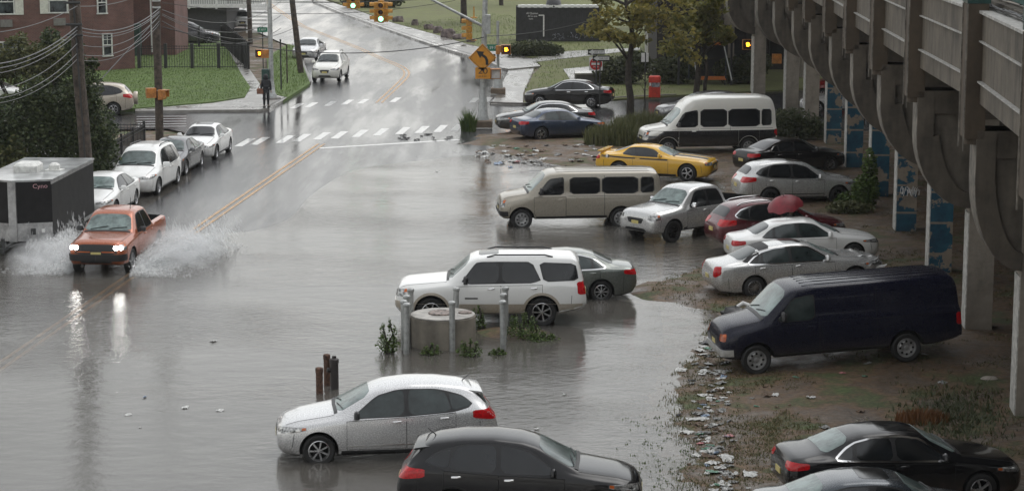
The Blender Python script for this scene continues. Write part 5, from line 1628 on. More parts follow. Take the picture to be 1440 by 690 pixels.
# -- wires
def wire(label, pts, r=.02, mt=WIRE, sag=None, n=24, group='overhead cables'):
    """pts: two world points; a sagging cable between"""
    a, b = Vector(pts[0]), Vector(pts[1])
    P_ = []
    for k in range(n + 1):
        t = k / n; p = a.lerp(b, t); p.z -= (sag or 0) * 4 * t * (1 - t); P_.append(p)
    m = MB(); m.tube(P_, r * .75, 5, cap=False)
    o = m.build('overhead_cable', mt); tag(o, label, 'cable', group); return o
zcA, zcB = bA.y * CT + HC * ST, bB.y * CT + HC * ST
def pA_at(py): return at_depth_of(0, py, 285)
def atY(px, py, Y):
    r = ray(px, py); return Vector((0, 0, HC)) + r * (Y / r.y)
YA, YB = bA.y, bB.y
LBL = 'grey overhead cable strung past the thick utility pole to the corner pole'
for (y0, yA, yB, sg_, r) in ((34, 9, -22, .3, .02), (75, 38, 12, .5, .03), (82, 43, 16, .5, .025), (90, 48, 18, .5, .02), (112, 62, 22, .6, .02), (124, 76, 30, .6, .02), (130, 84, 34, .6, .016)):
    wire(LBL, (atY(-60, y0 + 14, YA - 14), atY(108, yA, YA - .2)), r, WIREG, sg_)
    wire(LBL, (atY(108, yA, YA - .2), atY(224, yB, YB - .2)), r, WIREG, sg_)
wire('pale guy wire slanting from the corner utility pole down to the bushes', (atY(222, 25, YB - .2), atY(118, 138, YB - 6)), .03, WIREG, 0)
for (y0, xm, ym, Y) in ((14, 395, 2, 150), (20, 395, 22, 148), (22, 420, 36, 140), (30, 395, 40, 135)):
    wire('dark overhead cable sagging from the corner utility pole across the side road', (atY(228, y0, YB), atY(xm, ym, Y)), .025, WIRE, 1.0)
YR = bR.y
wire('wavy dark cable strung across the street to the right signal pole', (atY(228, 38, YB), atY(683, 52, YR)), .03, WIRE, 1.0)
wire('dark cable running from the right signal pole towards the park trees', (atY(683, 51, YR), atY(862, 18, YR + 20)), .025, WIRE, .3)
for (y0, x1, y1) in ((-6, 720, -14), (2, 760, -22), (12, 640, 1)):
    wire('thin dark cable crossing the top of the street beside the hanging traffic light', (atY(228, y0 - 8, 118), atY(x1, y1, 128)), .022, WIRE, .7)

# -- bollards and concrete ring
random.seed(2)
cyl = G(621.5, 493, 0); cy_r = .86
t = thing('concrete_cylinder', 'round concrete manhole chimney standing in the water among steel posts', 'concrete cylinder', (cyl.x, cyl.y + cy_r, -.15))
m = MB(); H_ = .91
m.lathe([(cy_r, 0), (cy_r, H_ - .05), (cy_r + .0, H_), (cy_r - .1, H_ + .02)], n=48); m.build('wall', concrete('ring_concrete', (.24, .215, .175), .45), t, smooth=40)
m = MB(); m.lathe([(0, 0), (cy_r - .02, 0), (cy_r - .02, .03), (0, .035)], c=(0, 0, H_ + .015), n=48); m.build('slab', mat('pale_slab', (.36, .34, .31), rough=.5, var=.2, scale=4), t, smooth=40)
m = MB(); m.lathe([(0, .0), (.33, 0), (.34, .03), (.30, .045), (.26, .03), (0, .03)], c=(-.05, .05, H_ + .045), n=32); m.build('manhole_cover', mat('rusty_cover', (.25, .20, .175), rough=.6, var=.4, scale=12), t, smooth=40)
m = MB(); m.lathe([(0, .0), (.17, 0), (.18, .03), (0, .035)], c=(.58, .12, H_ + .045), n=20); m.build('small_cover', MATS['rusty_cover'], t, smooth=40)
names = {}
BOL = [(571, 502, 435, 0), (574, 491, 424, 0), (577.5, 483, 414, 0), (568, 496, 431, 0), (636, 498, 432.5, 0), (641, 473, 413, 0), (707.5, 495, 431.5, 0), (709, 485, 421.5, 0), (711, 477, 412, 0)]
LB = ['grey steel post nearest on the left side of the concrete cylinder', 'second grey steel post left of the concrete cylinder', 'back steel post left of the concrete cylinder, before the SUV headlamp', 'outermost grey steel post left of the concrete cylinder', 'grey steel post directly in front of the concrete cylinder', 'grey steel post directly behind the concrete cylinder', 'grey steel post nearest on the right, before the SUV rear door', 'middle grey steel post right of the concrete cylinder', 'back grey steel post right of the concrete cylinder']
for (px, pyb, pyt, _), lb in zip(BOL, LB):
    b = G(px, pyb, -.1); zt = at_depth_of(px, pyt, pyb).z + .1
    b.z = -.15
    t = thing('bollard', lb, 'bollard', b, 0, 'steel bollards round the concrete cylinder')
    t.rotation_euler = (random.uniform(-.015, .015), random.uniform(-.02, .02), random.uniform(0, 3))
    h = at_depth_of(px, pyt, pyb - 0).z - b.z
    m = MB(); m.lathe([(.078, 0), (.078, h - .08)], n=20); m.build('post', GALV, t, smooth=40)
    m = MB(); m.lathe([(.09, h - .1), (.098, h - .07), (.098, h - .03), (.07, h - .005), (0, h)], n=20); m.build('cap', GALV, t, smooth=60)
RUST = mat('rusty_iron', (.115, .06, .038), rough=.8, var=.4, scale=14, bump=.006)
for px, pyb, pyt, r, mt, lb in ((449.5, 552, 522, .085, RUST, 'short rusty iron pipe, lowest of three in the water'), (460, 541, 503, .078, RUST, 'tall rusty iron pipe, middle of three in the water'), (470.5, 546, 509, .10, mat('black_iron_pipe', (.03, .026, .024), rough=.6, bump=.004), 'black iron standpipe with side outlet in the water')):
    b = G(px, pyb, 0); b.z = -.15
    t = thing('standpipe', lb, 'pipe', b, 0)
    h = at_depth_of(px, pyt, pyb).z + .15
    m = MB(); m.lathe([(r, 0), (r, h - .12), (r * 1.12, h - .11), (r * 1.12, h - .02), (r * .9, h), (0, h + .01)], n=18); m.build('pipe', mt, t, smooth=40)
    if mt is not RUST:
        m = MB(); m.tube([(0, 0, h - .3), (-.17, -.05, h - .27)], .055, 10); m.lathe([(.05, h), (.05, h + .06), (0, h + .07)], n=10); m.build('outlet', mt, t, smooth=50)

# -- enclosed cargo trailer
TB = mat('trailer_black', (.009, .009, .01), rough=.5, var=.3, scale=2.5, spec=.3)
ALU = mat('brushed_aluminium', (.42, .42, .42), rough=.4, metal=.6, var=.2, scale=3)
TROOF = mat('trailer_roof', (.42, .43, .43), rough=.35, metal=.3, var=.25, scale=1.2, coat=.6)
pt = G(20, 357, 0)
tz = math.atan2(1, math.tan(.012)) 
tr = thing('cargo_trailer', 'black enclosed cargo trailer with pale roof and two white roof vents at the kerb', 'trailer', (pt.x, pt.y, 0), -.055)
hw_, Lt, zb, zt_ = 1.2, 5.9, .40, 2.36
pl = [(0, 0), (hw_, .42), (hw_, Lt), (-hw_, Lt), (-hw_, .42)]
m = MB(); m.prism(pl, zb, zt_); m.build('body', TB, tr)
m = MB(); m.prism([(0, -.06), (hw_ + .04, .38), (hw_ + .04, Lt + .04), (-hw_ - .04, Lt + .04), (-hw_ - .04, .38)], zt_, zt_ + .06); m.build('roof', TROOF, tr)
def nose_panel(x0, x1, z0, z1, off, nm, mt):
    m = MB()
    for sd in (-1, 1):
        d = Vector((hw_, .42, 0)).normalized(); nrm = Vector((.42, -hw_, 0)).normalized()
        a = d * x0 + nrm * off; c = d * x1 + nrm * off
        a.x *= sd; c.x *= sd
        n2 = Vector((nrm.x * sd, nrm.y, 0)) * -.02
        vs = [Vector((a.x, a.y, z0)), Vector((c.x, c.y, z0)), Vector((c.x, c.y, z1)), Vector((a.x, a.y, z1))]
        vs += [v + n2 for v in vs]
        m.add(vs, [(0, 1, 2, 3), (4, 7, 6, 5), (0, 4, 5, 1), (1, 5, 6, 2), (2, 6, 7, 3), (3, 7, 4, 0)])
    return m.build(nm, mt, tr)
nose_panel(.12, 1.27, zb + .01, zb + .60, .012, 'stone_guard', ALU)
m = MB(); m.box((0, -.0, (zb + zt_) / 2), (.26, .08, zt_ - zb)); m.build('nose_strip', ALU, tr)
m = MB()
for sx in (-hw_, hw_): m.box((sx, Lt / 2 + .2, zb + .05), (.03, Lt - .4, .12)); m.box((sx, Lt / 2 + .2, zt_ - .05), (.03, Lt - .4, .1))
m.build('edge_trim', ALU, tr)
m = MB()
tM = (Matrix.Translation((pt.x, pt.y, 0)) @ Matrix.Rotation(-.055, 4, 'Z')).inverted()
v1, v2 = tM @ G(40, 243, zt_), tM @ G(77, 242, zt_)
m.bbox((v1.x, v1.y, zt_ + .21), (.80, .95, .30), .09); m.build('air_conditioner', mat('white_plastic', (.66, .66, .63), rough=.4), tr, smooth=40)
m = MB(); m.box((v2.x, v2.y, zt_ + .075), (.55, .55, .04)); m.bbox((v2.x, v2.y, zt_ + .2), (.34, .34, .24), .08); m.build('roof_vent', MATS['white_plastic'], tr, smooth=40)
m = MB(); m.box((.62, .15, zb + .32), (.16, .05, .2), rz=.34); m.build('socket_box', DSTEEL, tr); m = MB(); m.box((.92, .26, zb + .34), (.1, .05, .12), rz=.34); m.build('marker_lamp', SWHITE, tr)
m = MB(); m.box((0, -.7, zb - .05), (.12, 1.5, .12)); m.box((0, -1.2, zb + .05), (.1, .1, .5)); m.tube([(-.4, .4, zb - .05), (0, -.9, zb - .05)], .05, 6); m.tube([(.4, .4, zb - .05), (0, -.9, zb - .05)], .05, 6); m.build('tow_bar', DSTEEL, tr)
text('Cyno', .2, tr, (.86, .285, zt_ - .16), (math.pi / 2, 0, .337), mat('logo_pink', (.6, .35, .38)), sx=1.1)
for sx in (-1, 1):
    for y in (3.0, 3.85):
        wheel(tr, (sx * (hw_ - .02), y, .33), .33, 1, 'steel')
        tr.children[-1].rotation_euler = (0, 0, -math.pi / 2 if sx > 0 else math.pi / 2)
# -- stones along the park path
STONE = mat('park_stone', (.20, .16, .15), rough=.8, var=.35, scale=3, bump=.03)
SL = ['flat-topped stone block by the hanging traffic light', 'single grey stone near the park path', 'low wide stone in the park row', 'rounded stone in the middle of the park row', 'largest long stone of the park row', 'flattest stone of the park row nearest the signal pole', 'small stone at the end of the park row']
for k, (px, py, w_, h_) in enumerate(((560, 31, 1.0, .5), (583.5, 36, .6, .5), (603, 42, .85, .45), (616, 47, .75, .55), (630, 53.5, 1.2, .7), (646, 55.5, 1.2, .4), (662, 60, .7, .3))):
    b = G(px, py, .1)
    random.seed(40 + k)
    m = MB(); m.lathe([(0, 0), (w_ * .5, 0), (w_ * .53, h_ * .35), (w_ * .48, h_ * .75), (w_ * .36, h_), (0, h_)], n=9)
    for i, v in enumerate(m.v): m.v[i] = (v[0] * random.uniform(.85, 1.15), v[1] * random.uniform(.6, .85), v[2] * random.uniform(.9, 1.08))
    o = m.build('stone', STONE, smooth=30); o.location = b; o.rotation_euler = (0, 0, random.uniform(-.3, .3)); tag(o, SL[k], 'stone', 'stones in a row along the park')
# concrete slab in the park
b = G(838, 118, .1)
t = thing('concrete_slab', 'low concrete ramp slab with dark side behind the one-way signs', 'slab', b)
m = MB(); m.prism([(-1.2, 0), (1.9, .3), (1.9, 3.6), (-1.2, 3.4)], 0, .55); m.build('base', mat('dark_stone_side', (.07, .065, .06), rough=.8), t)
m = MB(); m.prism([(-1.25, -.05), (1.95, .25), (1.95, 3.65), (-1.25, 3.45)], .555, .64); m.build('top', CONC, t)
# ------------------------------------------------------------------ vegetation and litter
def leafmat(name, c1, c2, rough=.6, trans=.25):
    m, nt, out = nodes(name); L = nt.links.new
    ge = N(nt, 'ShaderNodeNewGeometry')
    r = ramp(nt, [(0, c1), (.5, tuple((a + b) / 2 for a, b in zip(c1, c2))), (1, c2)]); L(ge.outputs['Random Per Island'], r.inputs[0])
    d = N(nt, 'ShaderNodeBsdfPrincipled'); d.inputs['Roughness'].default_value = rough; L(r.outputs[0], d.inputs['Base Color'])
    t = N(nt, 'ShaderNodeBsdfTranslucent'); L(r.outputs[0], t.inputs['Color'])
    mx = N(nt, 'ShaderNodeMixShader'); mx.inputs[0].default_value = trans; L(d.outputs[0], mx.inputs[1]); L(t.outputs[0], mx.inputs[2]); L(mx.outputs[0], out.inputs[0])
    MATS[name] = m; return m
LF_EVER = leafmat('evergreen_leaf', (.018, .036, .013), (.075, .095, .03))
LF_BUSH = leafmat('bush_leaf', (.05, .065, .02), (.12, .12, .035))
LF_AUT = leafmat('autumn_leaf', (.12, .125, .035), (.34, .28, .07), trans=.45)
LF_AUT2 = leafmat('turning_leaf', (.11, .13, .03), (.28, .25, .06), trans=.45)
LF_WEED = leafmat('weed_leaf', (.045, .085, .02), (.11, .16, .035))
LF_REED = leafmat('reed_blade', (.06, .075, .025), (.14, .14, .06))
LF_PARK = leafmat('park_leaf', (.035, .048, .02), (.075, .085, .03))
GRASSB = leafmat('grass_blade', (.055, .07, .02), (.15, .12, .05))
GRASSD = leafmat('rust_weed', (.12, .05, .02), (.20, .09, .03))
BARK = mat('bark', (.045, .036, .028), rough=.9, var=.3, scale=8, bump=.015, bscale=20)

def leaves(mb, clumps, n, size, seed=0, flat=.35, aspect=1.7, jag=True):
    """n leaf-shaped faces in ellipsoid clumps [(centre, radii, weight)]; denser towards the shell"""
    rng = np.random.default_rng(seed)
    wts = np.array([c[2] for c in clumps], float); wts /= wts.sum()
    ci = rng.choice(len(clumps), n, p=wts)
    C = np.array([tuple(c[0]) for c in clumps])[ci]; Rr = np.array([tuple(c[1]) for c in clumps])[ci]
    d = rng.normal(size=(n, 3)); d /= np.linalg.norm(d, axis=1)[:, None]
    r = rng.random(n) ** .45
    p = C + d * Rr * r[:, None]
    u = rng.normal(size=(n, 3)); u[:, 2] *= .6; u /= np.linalg.norm(u, axis=1)[:, None]
    w = np.cross(u, rng.normal(size=(n, 3))); w /= np.linalg.norm(w, axis=1)[:, None]
    s = size * (.6 + .8 * rng.random(n))[:, None]
    a = p - u * s * aspect / 2; b = p + w * s * .5; c = p + u * s * aspect / 2; e = p - w * s * .5
    vs = np.stack([a, b, c, e], 1).reshape(-1, 3)
    mb.add([tuple(v) for v in vs.tolist()], [(4 * i, 4 * i + 1, 4 * i + 2, 4 * i + 3) for i in range(n)])
def branchy(mb, base, height, r, n, seed, spread=1.0, start=.35):
    rnd = random.Random(seed); tips = []
    pts = [Vector(base) + Vector((rnd.uniform(-.06, .06) * k, rnd.uniform(-.06, .06) * k, height * k / 7)) for k in range(8)]
    mb.tube(pts, [r * (1 - .6 * k / 7) for k in range(8)], 10)
    for k in range(n):
        t = rnd.uniform(start, 1.0); q = pts[min(7, int(t * 7))]
        a = rnd.uniform(0, 6.28); l = spread * rnd.uniform(.6, 1.1) * (1.25 - .6 * t)
        e = q + Vector((math.cos(a) * l, math.sin(a) * l, rnd.uniform(.1, .9) * l))
        mid = (q + e) / 2 + Vector((0, 0, rnd.uniform(-.1, .2)))
        mb.tube([q, mid, e], [r * .35, r * .22, r * .08], 6); tips.append(e)
    return tips
def tree(label, base, height, spread, r, leafm, n, size, seed, nb=16, start=.35, name='tree', cat='tree', extra=()):
    t = thing(name, label, cat, base)
    m = MB(); tips = branchy(m, (0, 0, -.1), height, r, nb, seed, spread, start); m.build('trunk', BARK, t, smooth=60)
    rnd = random.Random(seed + 1)
    cl = [(e + Vector((rnd.uniform(-.3, .3), rnd.uniform(-.3, .3), rnd.uniform(-.2, .4))), (spread * rnd.uniform(.2, .42),) * 2 + (spread * rnd.uniform(.14, .28),), rnd.uniform(.5, 1.5)) for e in tips] + list(extra)
    m = MB(); leaves(m, cl, n, size, seed); m.build('crown', leafm, t)
    return t
def bush(label, base, clumps, n, size, leafm, seed, name='bush', cat='bush', stems=8):
    t = thing(name, label, cat, base)
    m = MB(); rnd = random.Random(seed)
    for k in range(stems):
        c = clumps[k % len(clumps)]
        e = Vector(c[0]) + Vector((rnd.uniform(-.4, .4) * c[1][0], rnd.uniform(-.4, .4) * c[1][1], c[1][2] * .5))
        b = Vector((c[0][0] * .5 + rnd.uniform(-.2, .2), c[0][1] * .5, -.1))
        m.tube([b, (b + e) / 2 + Vector((rnd.uniform(-.1, .1), 0, 0)), e], [.05, .035, .012], 6)
    m.build('stem', BARK, t)
    if n > 5000:
        ex_ = []
        for k in range(16):
            c = clumps[rnd.randrange(len(clumps))]; a = rnd.uniform(0, 6.28); e = rnd.uniform(-.2, 1.3)
            p = Vector(c[0]) + Vector((c[1][0] * math.cos(a) * math.cos(e), c[1][1] * math.sin(a) * math.cos(e), c[1][2] * math.sin(e)))
            q = rnd.uniform(.18, .42); ex_.append((p, (q, q, q * rnd.uniform(.6, 1.5)), .18))
        clumps = clumps + ex_
    m = MB(); leaves(m, clumps, n, size, seed); m.build('foliage', leafm, t)
    return t

# left: the dark evergreens behind the trailer and what grows round them
b = G(118, 262, .2)
cl = [((0, 0, 1.2), (1.5, 1.2, 1.4), 3), ((-.3, .2, 2.9), (1.25, 1.1, 1.3), 2.5), ((.35, 0, 2.3), (1.1, 1, 1.2), 2), ((.1, 0, 4.0), (.8, .7, 1.0), 1.3), ((-.1, 0, 4.9), (.35, .35, .8), .5), ((.75, -.2, 1.1), (.8, .8, 1.1), 1), ((-.9, 0, 1.6), (.9, .8, 1.2), 1)]
bush('tall dark evergreen shrub between the two utility poles', b, cl, 15000, .085, LF_EVER, 3, 'evergreen_shrub', 'shrub', 10)
b = G(48, 262, .2)
cl = [((0, 0, 1.4), (1.5, 1.2, 1.5), 3), ((-.8, .3, 2.4), (1.0, .9, 1.2), 2), ((.7, .1, 2.6), (.9, .8, 1.2), 2), ((-1.5, 0, 1.3), (1, 1, 1.2), 1.5), ((.2, .3, 3.5), (.7, .6, .9), .8)]
bush('wide dark evergreen shrub behind the black trailer', b, cl, 15000, .09, LF_EVER, 4, 'evergreen_shrub', 'shrub', 10)
b = G(5, 262, .2)
bush('yellow-green bush at the left edge behind the trailer', b, [((0, -.6, .9), (1.2, .9, .9), 2), ((-1.4, 0, 1.4), (1.2, .9, 1.2), 2), ((1.0, -.5, .8), (.8, .6, .7), 1)], 6500, .10, LF_BUSH, 5)
b = G(45, 158, .2)
cl = [((0, 0, 2.2), (1.8, 1, 1.0), 2), ((-1.8, .2, 2.6), (1.6, 1, 1.0), 2), ((-.2, 0, 3.1), (1.2, .8, .8), 1), ((-3, 0, 2.0), (1.6, 1, 1.2), 1.5), ((1.5, 0, 2.9), (1.2, .7, .7), 1)]
bush('loose yellow-green bush under the lower brick building windows', b, cl, 7500, .13, LF_BUSH, 6, stems=12)
b = G(76, 154, .2)
bush('dark pointed conifer in front of the brick building', b, [((0, 0, .9), (1.1, 1, 1.0), 2), ((0, 0, 2.2), (.85, .8, 1.0), 1.5), ((-.1, 0, 3.4), (.55, .5, 1.0), 1), ((.3, 0, 2.7), (.6, .6, .8), 1)], 6500, .11, LF_EVER, 7, 'conifer', 'tree', 5)
# right: two street trees with thin yellowing crowns
b = G(886, 162, .1)
kT = 1 / (.0833333 * (162 + 159))
ex = [((-1.9, 0, 4.4), (1.0, .7, .4), 1.2), ((-.9, .3, 5.2), (1.3, 1, .7), 1.5), ((1.2, 0, 5.0), (1.5, 1, .8), 2), ((2.6, .2, 4.0), (1.2, .9, .7), 1.6), ((2.4, 0, 5.8), (1.4, 1, .8), 1.5), ((.3, 0, 3.9), (.8, .7, .4), .7), ((3.3, .3, 3.0), (.7, .6, .5), .7)]
tree('yellow-green street tree with dark straight trunk behind the white high-roof van', b, 6.8, 2.0, .21, LF_AUT, 3500, .16, 12, 18, .55, extra=ex)
b = G(978, 150, .1)
ex = [((0, 0, 4.2), (1.5, 1, .9), 2), ((-1.3, 0, 3.2), (.9, .8, .5), 1), ((.6, 0, 5.4), (1.2, 1, .8), 1.5)]
tree('twin-trunked dark street tree near the station entrance', b, 6.4, 1.7, .19, LF_AUT2, 3600, .17, 15, 14, .5, extra=ex)
b = G(990, 150, .1)
t = thing('tree', 'slim leaning tree stem close to the twin-trunked dark tree', 'tree', b); m = MB(); branchy(m, (0, 0, -.1), 4.6, .12, 6, 33, 1.0, .6); m.build('trunk', BARK, t, smooth=60)
m = MB(); leaves(m, [((0, 0, 4.6), (.9, .8, .8), 1)], 700, .15, 5); m.build('crown', LF_AUT2, t)
b = G(905, 165, .1)
t = thing('tree', 'bare thin leaning sapling between the red box and the high-roof van', 'tree', b); m = MB(); branchy(m, (0, 0, -.1), 2.6, .05, 6, 37, .5, .5); m.build('trunk', BARK, t, smooth=60)
# park trees at the top
for k, (px, py, h, sp, sd_, lb) in enumerate(((652, 33, 8, 3.4, 50, 'dark park tree with stout trunk behind the right signal pole'), (705, 8, 8, 3.6, 51, 'dark park tree above the container, left of its roof vent'), (760, -6, 8, 3.8, 52, 'park tree beyond the shipping container'), (560, -12, 7, 3.6, 53, 'park tree at the top behind the hanging traffic light'), (850, -8, 8, 3.8, 54, 'park tree beyond the right end of the container'), (930, 40, 7.5, 3.4, 55, 'dark tree behind the yellow-green street tree'), (1010, 62, 7.5, 3.2, 56, 'dark tree beside the station entrance'), (955, 70, 7, 3.0, 57, 'dark tree left of the station entrance sign'))):
    tree(lb, G(px, py, .1), h, sp, .32 if k == 0 else .24, LF_PARK, 4200, .27, sd_, 15, .18 if k else .42)
b = G(752, 79, .1)
bush('low brown-green bush in front of the shipping container', b, [((0, 0, .55), (1.6, .8, .6), 2), ((-1.2, 0, .45), (.9, .7, .5), 1), ((1.2, 0, .4), (.9, .7, .45), 1)], 4200, .11, LF_PARK, 8)
b = G(600, 10, .1)
bush('dark hedge bush at the bend of the far pavement', G(508, 11, .1), [((0, 0, .9), (2.2, 1, 1.0), 2), ((2.5, 0, .8), (1.8, 1, .9), 1)], 3000, .2, LF_PARK, 9)
for k, (px, py, lb) in enumerate(((870, 118, 'dark bush left of the tree trunk behind the concrete slab'), (945, 118, 'dark bush between the red box and the station entrance'), (1040, 118, 'dark bush right of the station entrance'))):
    bush(lb, G(px, py, .1), [((0, 0, .8), (1.7, .9, .9), 2), ((1.0, 0, 1.3), (1.0, .7, .7), 1)], 3200, .13, LF_PARK, 60 + k)
bush('overgrown weeds at the foot of the far viaduct columns', G(1110, 196, .1), [((0, 0, .7), (1.6, 1, .8), 2), ((1.2, -.3, .5), (1.0, .8, .6), 1), ((-.6, -.6, .5), (1, .6, .6), 1)], 4200, .10, LF_PARK, 70)
bush('leafy weeds climbing beside the painted columns', G(1216, 292, .12), [((0, 0, .6), (.55, .5, .7), 2), ((.15, .1, 1.4), (.3, .3, .8), .8), ((-.5, -.3, .3), (.7, .4, .35), 1)], 2600, .085, LF_WEED, 71)
bush('low weeds in front of the silver crossover by the columns', G(1195, 300, .12), [((0, 0, .2), (.9, .5, .28), 2)], 1200, .08, LF_REED, 72)
# tall grass next to the high-roof van, and the clump at the signal pole
def reeds(label, base, n, h, rad, leafm, seed, name='tall_grass', cat='grass clump', lean=.35, w=.028):
    rnd = random.Random(seed); m = MB()
    for k in range(n):
        a = rnd.uniform(0, 6.28); q = math.sqrt(rnd.random()); x, y = q * rad[0] * math.cos(a), q * rad[1] * math.sin(a)
        hh = h * rnd.uniform(.5, 1.1) * (1 - .4 * q); da = rnd.uniform(0, 6.28); ln = rnd.uniform(.05, lean) * hh
        dx, dy = math.cos(da) * ln, math.sin(da) * ln; px_, py_ = -math.sin(da) * w, math.cos(da) * w
        m.add([(x - px_, y - py_, -.05), (x + px_, y + py_, -.05), (x + dx * .4 + px_ * .8, y + dy * .4 + py_ * .8, hh * .6), (x + dx * .4 - px_ * .8, y + dy * .4 - py_ * .8, hh * .6), (x + dx, y + dy, hh)], [(0, 1, 2, 3), (3, 2, 4)])
    o = m.build(name, leafm); o.location = base; tag(o, label, cat); return o
reeds('tall uncut grass in front of the white high-roof van', G(868, 205, .05), 2600, 1.35, (1.5, 1.1), LF_REED, 80)
reeds('tall grass under the yellow-green street tree', G(905, 188, .05), 2200, 1.3, (1.5, 1.2), LF_REED, 81)
reeds('spiky grass clump at the foot of the curve sign pole', G(659, 184, .05), 260, 1.25, (.35, .3), LF_WEED, 82, lean=.6, w=.03)
# weeds in the water round the cylinder
for k, (px, py, s_, h, lb) in enumerate(((546, 496, .34, .66, 'leafy weed rising from the water left of the steel posts'), (660, 501, .36, .36, 'low leafy weed at the right foot of the concrete cylinder'), (735, 476, .55, .55, 'bushy weeds in the water behind the right steel posts'), (672, 463, .25, .5, 'thin weed between the concrete cylinder and the SUV'), (700, 499, .25, .14, 'small tuft of weed at the foot of the nearest right post'), (762, 478, .5, .16, 'low weeds by the rear wheel of the big white SUV'), (606, 499, .3, .22, 'weed tuft against the front of the concrete cylinder'))):
    bush(lb, G(px, py, -.02), [((0, 0, h * .35), (s_, s_ * .8, h * .4), 2), ((-s_ * .4, 0, h * .8), (s_ * .25, s_ * .25, h * .45), .5), ((s_ * .5, 0, h * .7), (s_ * .2, s_ * .2, h * .5), .4), ((s_ * .1, .1, h * 1.0), (s_ * .15, s_ * .15, h * .4), .3)], int(800 * s_ * max(h, .3) / .2), .036, LF_WEED, 90 + k, 'weed_plant', 'weed', 4)
# grass and scrub over the lot: uncountable
rng = np.random.default_rng(5)
m = MB()
pts = []
for _ in range(36000):
    px = rng.uniform(870, 1440); py = rng.uniform(210, 700)
    pts.append(tuple(G(px, py, .05))[:2])
pts = np.array(pts); sd_ = sdist(pts[:, 0], pts[:, 1]); gz_ = ground_h(pts[:, 0], pts[:, 1])
nv = []; vs = []; fs = []
for (x, y), s_, z in zip(pts, sd_, gz_):
    dens = noise.noise(Vector((x * .45, y * .45, 3))) + .5 * noise.noise(Vector((x * 1.7, y * 1.7, 8)))
    shore = math.exp(-((s_ - .3) / .9) ** 2)
    if s_ < -.35 or rng.random() > max(.0, dens * 1.0 - .05) + shore * .30: continue
    for q in range(6):
        ax, ay = x + rng.normal() * .07, y + rng.normal() * .07
        h = rng.uniform(.02, .075); a = rng.uniform(0, 6.28); w_ = .016; q2 = rng.uniform(.6, 1.8)
        b_ = len(vs); dx, dy = math.cos(a) * h * q2, math.sin(a) * h * q2
        vs += [(ax - math.sin(a) * w_, ay + math.cos(a) * w_, z - .02), (ax + math.sin(a) * w_, ay - math.cos(a) * w_, z - .02), (ax + dx, ay + dy, z + h)]
        fs.append((b_, b_ + 1, b_ + 2))
m.add(vs, fs)
tag(m.build('lot_grass', GRASSB), 'sparse wet grass and scrub over the muddy lot', 'grass', kind='stuff')
m = MB(); vs, fs = [], []
for _ in range(800):
    px = 1345 + rng.normal() * 38; py = 585 + rng.normal() * 22
    c = G(px, py, .15); z = gh(c)
    for q in range(3):
        ax, ay = c.x + rng.normal() * .05, c.y + rng.normal() * .05
        h = rng.uniform(.04, .17); a = rng.uniform(0, 6.28); w_ = .018; b_ = len(vs); dx, dy = math.cos(a) * h * .9, math.sin(a) * h * .9
        vs += [(ax - math.sin(a) * w_, ay + math.cos(a) * w_, z - .02), (ax + math.sin(a) * w_, ay - math.cos(a) * w_, z - .02), (ax + dx, ay + dy, z + h)]; fs.append((b_, b_ + 1, b_ + 2))
m.add(vs, fs); tag(m.build('tall_weeds', LF_PARK), 'taller green weeds by the nearest viaduct column', 'weeds', kind='stuff')
reeds('rust-brown dried weed on the lot near the nearest viaduct column', G(1297, 594, .1), 700, .38, (.6, .5), GRASSD, 85, 'dried_weed', 'weed', w=.014)
# bits of leaf floating off the shore: sprigs standing in the shallow water
m = MB(); vs, fs = [], []
for _ in range(330):
    px = rng.uniform(868, 975); py = rng.uniform(585, 690)
    if rng.random() > (px - 850) / 130: continue
    c = G(px, py, 0)
    for q in range(4):
        ax, ay = c.x + rng.normal() * .03, c.y + rng.normal() * .03
        h = rng.uniform(.012, .035); a = rng.uniform(0, 6.28); w_ = .02; b_ = len(vs); dx, dy = math.cos(a) * h, math.sin(a) * h
        vs += [(ax - math.sin(a) * w_, ay + math.cos(a) * w_, -.02), (ax + math.sin(a) * w_, ay - math.cos(a) * w_, -.02), (ax + dx, ay + dy, h)]; fs.append((b_, b_ + 1, b_ + 2))
m.add(vs, fs); tag(m.build('shore_weeds', LF_WEED), 'sprigs of weed standing in the shallow flood water', 'weeds', kind='stuff')
# lawn blades so that the left lawn and the verge are not flat
m = MB(); vs, fs = [], []
for (poly, n, z0, hmin, hmax) in (([(189, 151), (300, 142), (344, 135), (351, 122), (339, 105), (321, 72), (240, 60), (196, 80), (150, 100), (100, 150)], 30000, .22, .03, .10), ([(400, 138), (434, 116), (423, 88), (417, 66), (405, 64), (378, 82), (380, 114), (387, 130)], 5200, .18, .05, .2), ([(560, 34), (657, 60), (748, 80), (738, 128), (800, 140), (950, 132), (950, 60), (700, 20)], 15000, .11, .05, .2)):
    w_ = np.array([tuple(G(*p, z0))[:2] for p in poly]); lo, hi = w_.min(0), w_.max(0); k = 0
    while k < n:
        x, y = rng.uniform(lo[0], hi[0]), rng.uniform(lo[1], hi[1]); ins = False
        for i in range(len(w_)):
            a, b = w_[i], w_[(i + 1) % len(w_)]
            if (a[1] > y) != (b[1] > y) and x < a[0] + (y - a[1]) / (b[1] - a[1]) * (b[0] - a[0]): ins = not ins
        k += 1
        if not ins: continue
        h = rng.uniform(hmin, hmax); a = rng.uniform(0, 6.28); wd = .022; b_ = len(vs); dx, dy = math.cos(a) * h * .6, math.sin(a) * h * .6
        vs += [(x - math.sin(a) * wd, y + math.cos(a) * wd, z0 - .02), (x + math.sin(a) * wd, y - math.cos(a) * wd, z0 - .02), (x + dx, y + dy, z0 + h)]; fs.append((b_, b_ + 1, b_ + 2))
